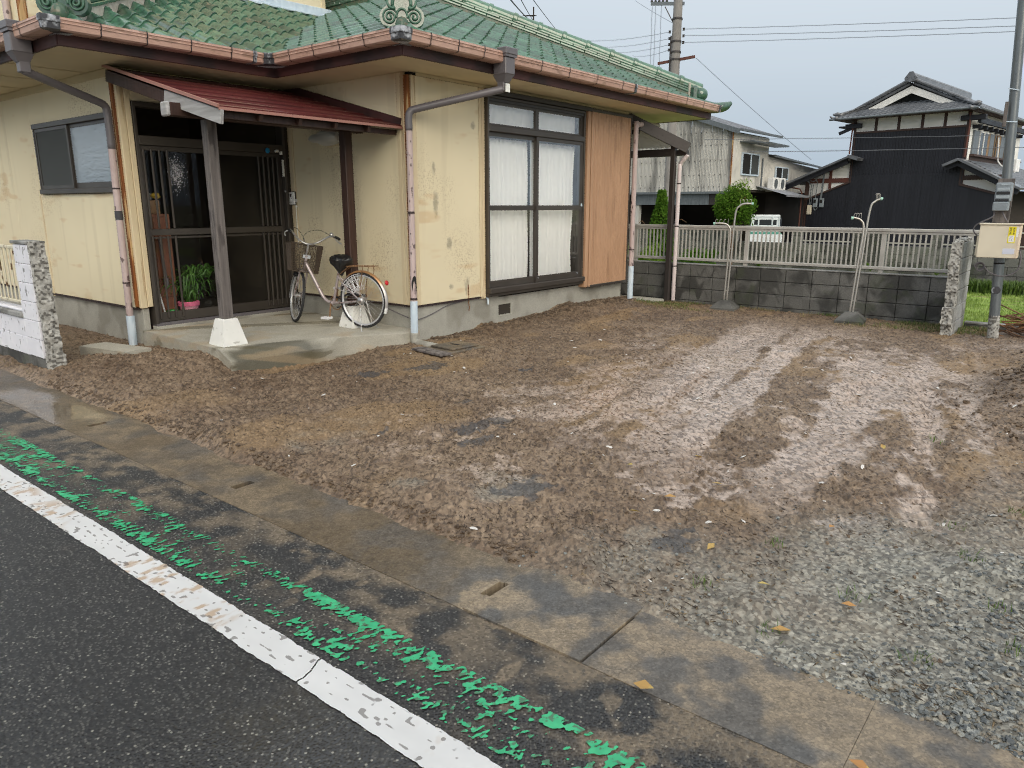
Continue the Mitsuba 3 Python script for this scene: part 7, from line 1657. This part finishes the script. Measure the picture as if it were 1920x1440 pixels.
for s, sg in ((Lw + 0.18, -1), (Rw2 - 0.18, 1)):
    part(BH, 'hip_end_tile', B2((lump(7, 2, rough=0.25)[0] * [0.42, 0.4, 0.42] + [s, -0.55, EZ + 0.26], lump(7, 2)[1])), 'm_kawara', smooth=40)
    part(BH, 'hip_tiles', B2(tube(smooth_path([[s, -0.55, EZ + 0.2], [s - sg * 0.6, 0.1, EZ + 0.45], [s - sg * 1.25, 0.45, EZ + 0.75]]), 0.10, 8)), 'm_kawara', smooth=True)
    part(BH, 'eave_tip', B2(tube(smooth_path([[s - sg * 0.2, -1.0, EZ + 0.05], [s + sg * 0.05, -0.8, EZ + 0.03], [s + sg * 0.22, -0.95, EZ + 0.15]]), [0.10] * 6 + [0.09, 0.08, 0.07, 0.06, 0.05, 0.04, 0.03], 8)), 'm_kawara', smooth=True)
part(BH, 'eave_gutter', B2(cat(tube([[Lw - 0.05, -0.92, EZ - 0.02], [Rw2, -0.92, EZ + 0.02]], 0.06, 8))), 'm_galv'); part(BH, 'eave_gutter', B2(tube([[Rw2 + 0.1, -0.9, EZ - 0.02], [Rw2 + 0.1, 10, EZ - 0.02]], 0.06, 8)), 'm_galv')
part(BH, 'eave_soffit', B2(cat(bx(Lw, Rw2, -0.85, 0.05, EZ - 0.03, EZ), bx(Lw, -5.4, 0, 10, EZ - 0.03, EZ), bx(0, Rw2, 0, 10, EZ - 0.03, EZ))), 'm_timber')
# right side face
part(BH, 'side_wall', B2(bx(-0.02, 0.02, 0.1, 10, 3.6, 6.08)), 'm_plaster')
part(BH, 'side_beam', B2(bx(0.35, 0.50, 0.0, 10, 5.50, 5.74)), 'm_charred'); part(BH, 'side_sill', B2(cat(bx(0.0, 0.24, 0.6, 10, 3.98, 4.08), bx(0, 0.06, 0.6, 10, 3.5, 3.98))), 'm_timber')
for k in range(9):
    part(BH, 'joist', B2(bx(0.0, 0.42, 0.5 + k * 1.0, 0.64 + k * 1.0, 5.28, 5.46)), 'm_charred')
t_ = 0.7
for k, (wd, mt) in enumerate(((0.9, 'm_galv'), (1.5, 'm_window_dark'), (0.35, 'm_timber_tan'), (0.8, 'm_galv'), (0.9, 'm_window_dark'), (0.3, 'm_timber_tan'), (0.8, 'm_galv'), (1.1, 'm_window_dark'), (0.4, 'm_timber_tan'))):
    w = part(BH, 'window' if mt == 'm_window_dark' else 'shutter' if mt == 'm_galv' else 'post', B2(bx(0.02, 0.10, t_, t_ + wd, 4.08, 5.22)), mt)
    if mt == 'm_window_dark':
        part(w, 'frame', B2(cat(bx(0.08, 0.13, t_ + wd / 2 - 0.04, t_ + wd / 2 + 0.04, 4.08, 5.22), bx(0.08, 0.13, t_, t_ + 0.06, 4.08, 5.22), bx(0.08, 0.13, t_, t_ + wd, 5.17, 5.24))), 'm_white' if k == 1 else 'm_timber_tan')
    t_ += wd + 0.04
# single storey wings, their roof ends towards us
lz_ = lambda s: 4.08 + 0.395 * (s + 5.45)
part(BH, 'wing_roof_edge', B2(bar([-8.95, -0.45, lz_(-8.95)], [-5.35, -0.45, lz_(-5.35)], 0.9, 0.10)), 'm_kawara', label='roof edge of the low left wing')
part(BH, 'wing_verge', B2(bar([-8.90, -0.55, lz_(-8.9) - 0.15], [-5.45, -0.55, lz_(-5.45) - 0.15], 0.14, 0.26)), 'm_charred')
part(BH, 'wing_roof_edge', B2(bar([-5.40, -0.42, 4.17], [-4.85, -0.42, 3.98], 0.85, 0.14)), 'm_kawara')
part(BH, 'wing_tiles', tiled((-8.95, 0.0, lz_(-8.95) + 0.02), (0, 1), (1, 0), 7.5, 3.7, 0.395), 'm_kawara', smooth=40, kind='stuff')
plate([(-7.72, 1.92), (-7.72, 2.98), (-5.5, 3.86), (-5.5, 2.80)], 0.06, 'm_plaster', 'wing_plaster')
plate([(-7.9, -1.0), (-7.9, 1.85), (-5.45, 2.80), (-5.45, -1.0)], -0.02, 'm_charred', 'wing_boarding')
part(BH, 'wing_boarding_strip', B2(cat(*[bx(s, s + 0.03, -0.05, 0.0, -1.0, 1.85 + 0.388 * (s + 7.9) - 0.02) for s in np.arange(-7.85, -5.5, 0.15)])), 'm_charred', kind='stuff')
part(BH, 'wing_rail', B2(cat(bar([-7.95, -0.05, 1.87], [-5.45, -0.05, 2.84], 0.1, 0.09))), 'm_timber'); part(BH, 'wing_beam', B2(bx(-7.7, -5.48, 0.0, 0.1, 2.82, 3.06)), 'm_timber_red')
part(BH, 'wing_post', B2(cat(bx(-6.62, -6.48, 0.0, 0.1, 2.5, 3.55))), 'm_timber_red'); part(BH, 'wing_post', B2(bx(-7.92, -7.74, -0.04, 0.12, -1.0, 2.9)), 'm_timber'); part(BH, 'wing_pipe', B2(tube([[-8.7, -0.4, 2.62], [-8.1, -0.3, 2.5], [-8.02, -0.2, 2.3], [-8.02, -0.2, -0.5]], 0.04, 7)), 'm_timber_red')
rz_ = lambda s: 3.78 - 0.53 * s
part(BH, 'wing_roof_edge', B2(bar([-0.02, -0.45, 3.78], [2.7, -0.45, rz_(2.7)], 0.9, 0.10)), 'm_kawara', label='roof edge of the low right wing')
part(BH, 'wing_roof_edge', B2(bar([-0.70, -0.45, 3.50], [-0.05, -0.45, 3.78], 0.9, 0.12)), 'm_kawara'); part(BH, 'wing_verge', B2(cat(bar([-0.68, -0.55, 3.36], [-0.05, -0.55, 3.60], 0.12, 0.20), bar([-0.02, -0.55, 3.58], [2.6, -0.55, rz_(2.6) - 0.20], 0.14, 0.26))), 'm_charred')
part(BH, 'wing_tiles', tiled((3.2, 0.0, rz_(3.2) + 0.02), (0, 1), (-1, 0), 9.5, 3.6, 0.53), 'm_kawara', smooth=40, kind='stuff')
plate([(0.02, 2.60), (0.02, 3.50), (1.9, 2.55), (1.9, 2.05)], 0.06, 'm_plaster', 'wing_plaster'); plate([(0.0, -1.0), (0.0, 2.62), (1.9, 2.06), (1.9, -1.0)], -0.02, 'm_charred', 'wing_boarding')
part(BH, 'wing_beam', B2(bx(0.02, 1.9, 0.0, 0.1, 2.82, 3.04)), 'm_timber'); part(BH, 'wing_rail', B2(bar([-0.05, -0.06, 2.62], [1.95, -0.06, 2.05], 0.1, 0.10)), 'm_timber')
part(BH, 'wing_pipe', B2(tube([[1.75, -0.1, 2.2], [1.75, -0.1, -0.5]], 0.05, 7)), 'm_timber_red'); part(BH, 'wing_post', B2(cat(bx(2.9, 3.1, 0, 0.15, -1.0, 2.1))), 'm_timber')
au = part(BH, 'outdoor_unit', B2(bx(0.75, 1.05, 5.3, 6.1, 3.35, 4.0, 0.02)), 'm_white'); part(au, 'stand', B2(cat(bx(0.75, 0.8, 5.3, 5.35, 3.0, 3.36), bx(1.0, 1.05, 5.3, 5.35, 3.0, 3.36))), 'm_white'); part(au, 'duct', B2(tube(smooth_path([[0.7, 5.2, 3.4], [0.25, 5.0, 3.9], [0.2, 4.9, 4.6], [0.15, 4.85, 5.1]]), 0.04, 6)), 'm_white', smooth=True)
for i, (s, z) in enumerate(((-7.22, 1.75), (-6.86, 1.75))):
    m_ = part(BH, 'meter', B2(bx(s - 0.12, s + 0.12, -0.16, -0.05, z - 0.26, z + 0.24, 0.02)), 'm_meter'); part(m_, 'glass', B2(bx(s - 0.08, s + 0.05, -0.175, -0.16, z - 0.02, z + 0.16)), 'm_black')
part(BH, 'switch_box', B2(bx(-7.66, -7.42, -0.15, -0.05, 1.10, 1.62, 0.01)), 'm_cream_box')
part(BH, 'conduits', B2(cat(tube([[-7.58, -0.1, 1.6], [-7.52, -0.1, 2.7], [-7.75, -0.2, 2.95]], 0.025, 6), tube([[-7.48, -0.1, 1.6], [-7.42, -0.1, 2.75]], 0.02, 6), tube([[-7.24, -0.1, 1.95], [-7.20, -0.1, 2.85], [-7.3, -0.2, 3.1]], 0.025, 6), tube([[-6.95, -0.1, 1.95], [-6.88, -0.1, 3.3]], 0.03, 6), tube([[-6.90, -0.1, 1.95], [-6.84, -0.1, 3.3]], 0.025, 6), tube(smooth_path([[-7.3, -0.1, 1.5], [-7.2, -0.12, 1.32], [-7.05, -0.1, 1.5]]), 0.02, 6), tube(smooth_path([[-7.6, -0.3, 3.0], [-7.3, -0.35, 2.9], [-7.05, -0.3, 3.2]]), 0.02, 6))), 'm_galv')

# ---------------------------------------------------------------- utility pole and wires
mat('m_pole', lambda p, n, uv: C3(0.24, 0.225, 0.215) * (0.7 + 0.5 * fbm((p.x + p.y) * 9, p.z * 1.2, 0.0, 3)), 0.8)
UP = thing('utility_pole', 'tall concrete utility pole with crossarms rising behind the house roof', 'utility pole')
ub, ut = np.array([24.95, 12.80, -0.6]), np.array([25.80, 13.22, 11.0]); upz = lambda z: ub + (ut - ub) * ((z + 0.6) / 11.6)
part(UP, 'shaft', tube([upz(-0.6), upz(6), upz(11)], [0.185, 0.165, 0.145], 14), 'm_pole', smooth=True)
aY = np.array([-0.35, 0.94, 0.0]); aY /= np.linalg.norm(aY)
part(UP, 'crossarm', bar(upz(8.45) + aY * 0.95 + [0, 0, 0.08], upz(8.45) - aY * 0.22, 0.08, 0.10), 'm_galv'); part(UP, 'crossarm_brace', tube([upz(7.6), upz(8.4) + aY * 0.45], 0.018, 6), 'm_dark_metal')
a2 = np.array([0.30, -0.95, 0.0]); part(UP, 'crossarm', bar(upz(6.55) - a2 * 0.62 - [0, 0, 0.03], upz(6.55) + a2 * 0.68 + [0, 0, 0.12], 0.07, 0.09), 'm_timber_red')
for k in range(5):
    part(UP, 'insulator', lathe([(0, 0), (0.045, 0), (0.045, 0.04), (0.025, 0.06), (0.04, 0.09), (0, 0.12)], 10, upz(8.45) + aY * (0.92 - 0.13 * k) + [0, 0, 0.13 - 0.006 * k]), 'm_dark_metal')
for z in (6.6, 6.85, 7.2, 7.95):
    part(UP, 'band', tube([upz(z - 0.03), upz(z + 0.03)], 0.185, 14), 'm_dark_metal')
for z in (6.95, 7.13, 7.33, 7.55):
    part(UP, 'spool', lathe([(0, -0.05), (0.05, -0.04), (0.03, 0), (0.05, 0.04), (0, 0.05)], 8, upz(z) + aY * 0.24), 'm_dark_metal')
for z in (7.17, 7.39, 7.61):
    part(UP, 'spool', lathe([(0, -0.05), (0.05, -0.04), (0.03, 0), (0.05, 0.04), (0, 0.05)], 8, upz(z) - aY * 0.24), 'm_dark_metal')
part(UP, 'cable_riser', tube([upz(5.2) + [-0.15, 0.14, 0], upz(7.4) + [-0.14, 0.14, 0]], 0.03, 6), 'm_dark_metal')
mat('m_wire', (0.11, 0.12, 0.14), 0.6)


def wire(p, q, sag, label, r_=0.008):
    p, q = np.array(p, float), np.array(q, float); t = np.linspace(0, 1, 15)[:, None]
    solo('overhead_wire', label, 'wire', tube(p + (q - p) * t - np.array([0, 0, 1]) * sag * 4 * t * (1 - t), r_, 5), 'm_wire', group='overhead wires')


wire(upz(7.61) - aY * 0.25, [25.6, -2.0, 6.1], 0.05, 'uppermost of the three wires running right from the utility pole')
wire(upz(7.39) - aY * 0.25, [25.6, -2.0, 5.9], 0.05, 'middle one of the three wires running right from the utility pole')
wire(upz(7.17) - aY * 0.25, [25.6, -2.0, 5.80], 0.05, 'lowest of the three wires running right from the utility pole')
for z, q, w_ in ((7.55, [36.3, 24.0, 10.3], 'uppermost of the four wires running left from the utility pole'), (7.33, [36.7, 23.3, 9.97], 'second highest of the four wires running left from the utility pole'), (7.13, [37.1, 22.7, 9.7], 'third highest of the four wires running left from the utility pole'), (6.95, [37.7, 21.9, 9.5], 'lowest of the four wires running left from the utility pole')):
    wire(upz(z) + aY * 0.25, q, 0.1, w_)
wire(upz(6.62) + a2 * 0.72, [32.0, 10.1, 3.4], 0.05, 'wire slanting down from the rust red crossarm to the black house')
wire([23.56, 10.91, 3.68], [29.1, -2, 3.62], 0.03, 'upper of the two level wires crossing in front of the black house', 0.008)
wire([24.36, 9.77, 3.29], [29.05, -2, 3.30], 0.03, 'lower of the two level wires crossing in front of the black house', 0.010)
wire([11.9, 9.66, 5.45], [22.6, 16.96, 7.7], 0.05, 'thick dark wire slanting down to the house roof ridge', 0.014)
wire([11.7, 9.3, 5.45], [22.4, 16.96, 7.8], 0.03, 'thin dark wire beside the thick wire above the house roof ridge', 0.010)
wire([12.2, 9.29, 5.4], [23.1, 16.2, 7.3], 0.02, 'faint single wire slanting above the green roof ridge', 0.008)
wire([38.3, 22.2, 12.4], upz(7.75), 0.03, 'wire slanting down to the utility pole from the upper left')
for k, (dy, lab) in enumerate(((0.90, 'leftmost of the thin wires hanging from the top crossarm'), (0.78, 'middle one of the thin wires hanging from the top crossarm'), (0.58, 'rightmost of the thin wires hanging from the top crossarm'))):
    wire(upz(8.45) + aY * dy, upz(8.45) + aY * (dy - 0.03) - [0, 0, 3.4], 0, lab, 0.008)
AN = solo('antenna', 'dark television antenna showing above the green roof ridge', 'antenna', tube([[12.62, 9.6, 3.0], [12.62, 9.6, 5.40]], 0.014, 6), 'm_dark_metal')
part(AN, 'boom', cat(tube([[12.45, 9.55, 5.20], [12.8, 9.75, 5.28]], 0.010, 5), *[tube([[12.45 + 0.07 * k, 9.45 + 0.04 * k, 5.2 + 0.016 * k], [12.45 + 0.07 * k - 0.12, 9.65 + 0.04 * k, 5.2 + 0.016 * k]], 0.005, 4) for k in range(6)]), 'm_dark_metal')
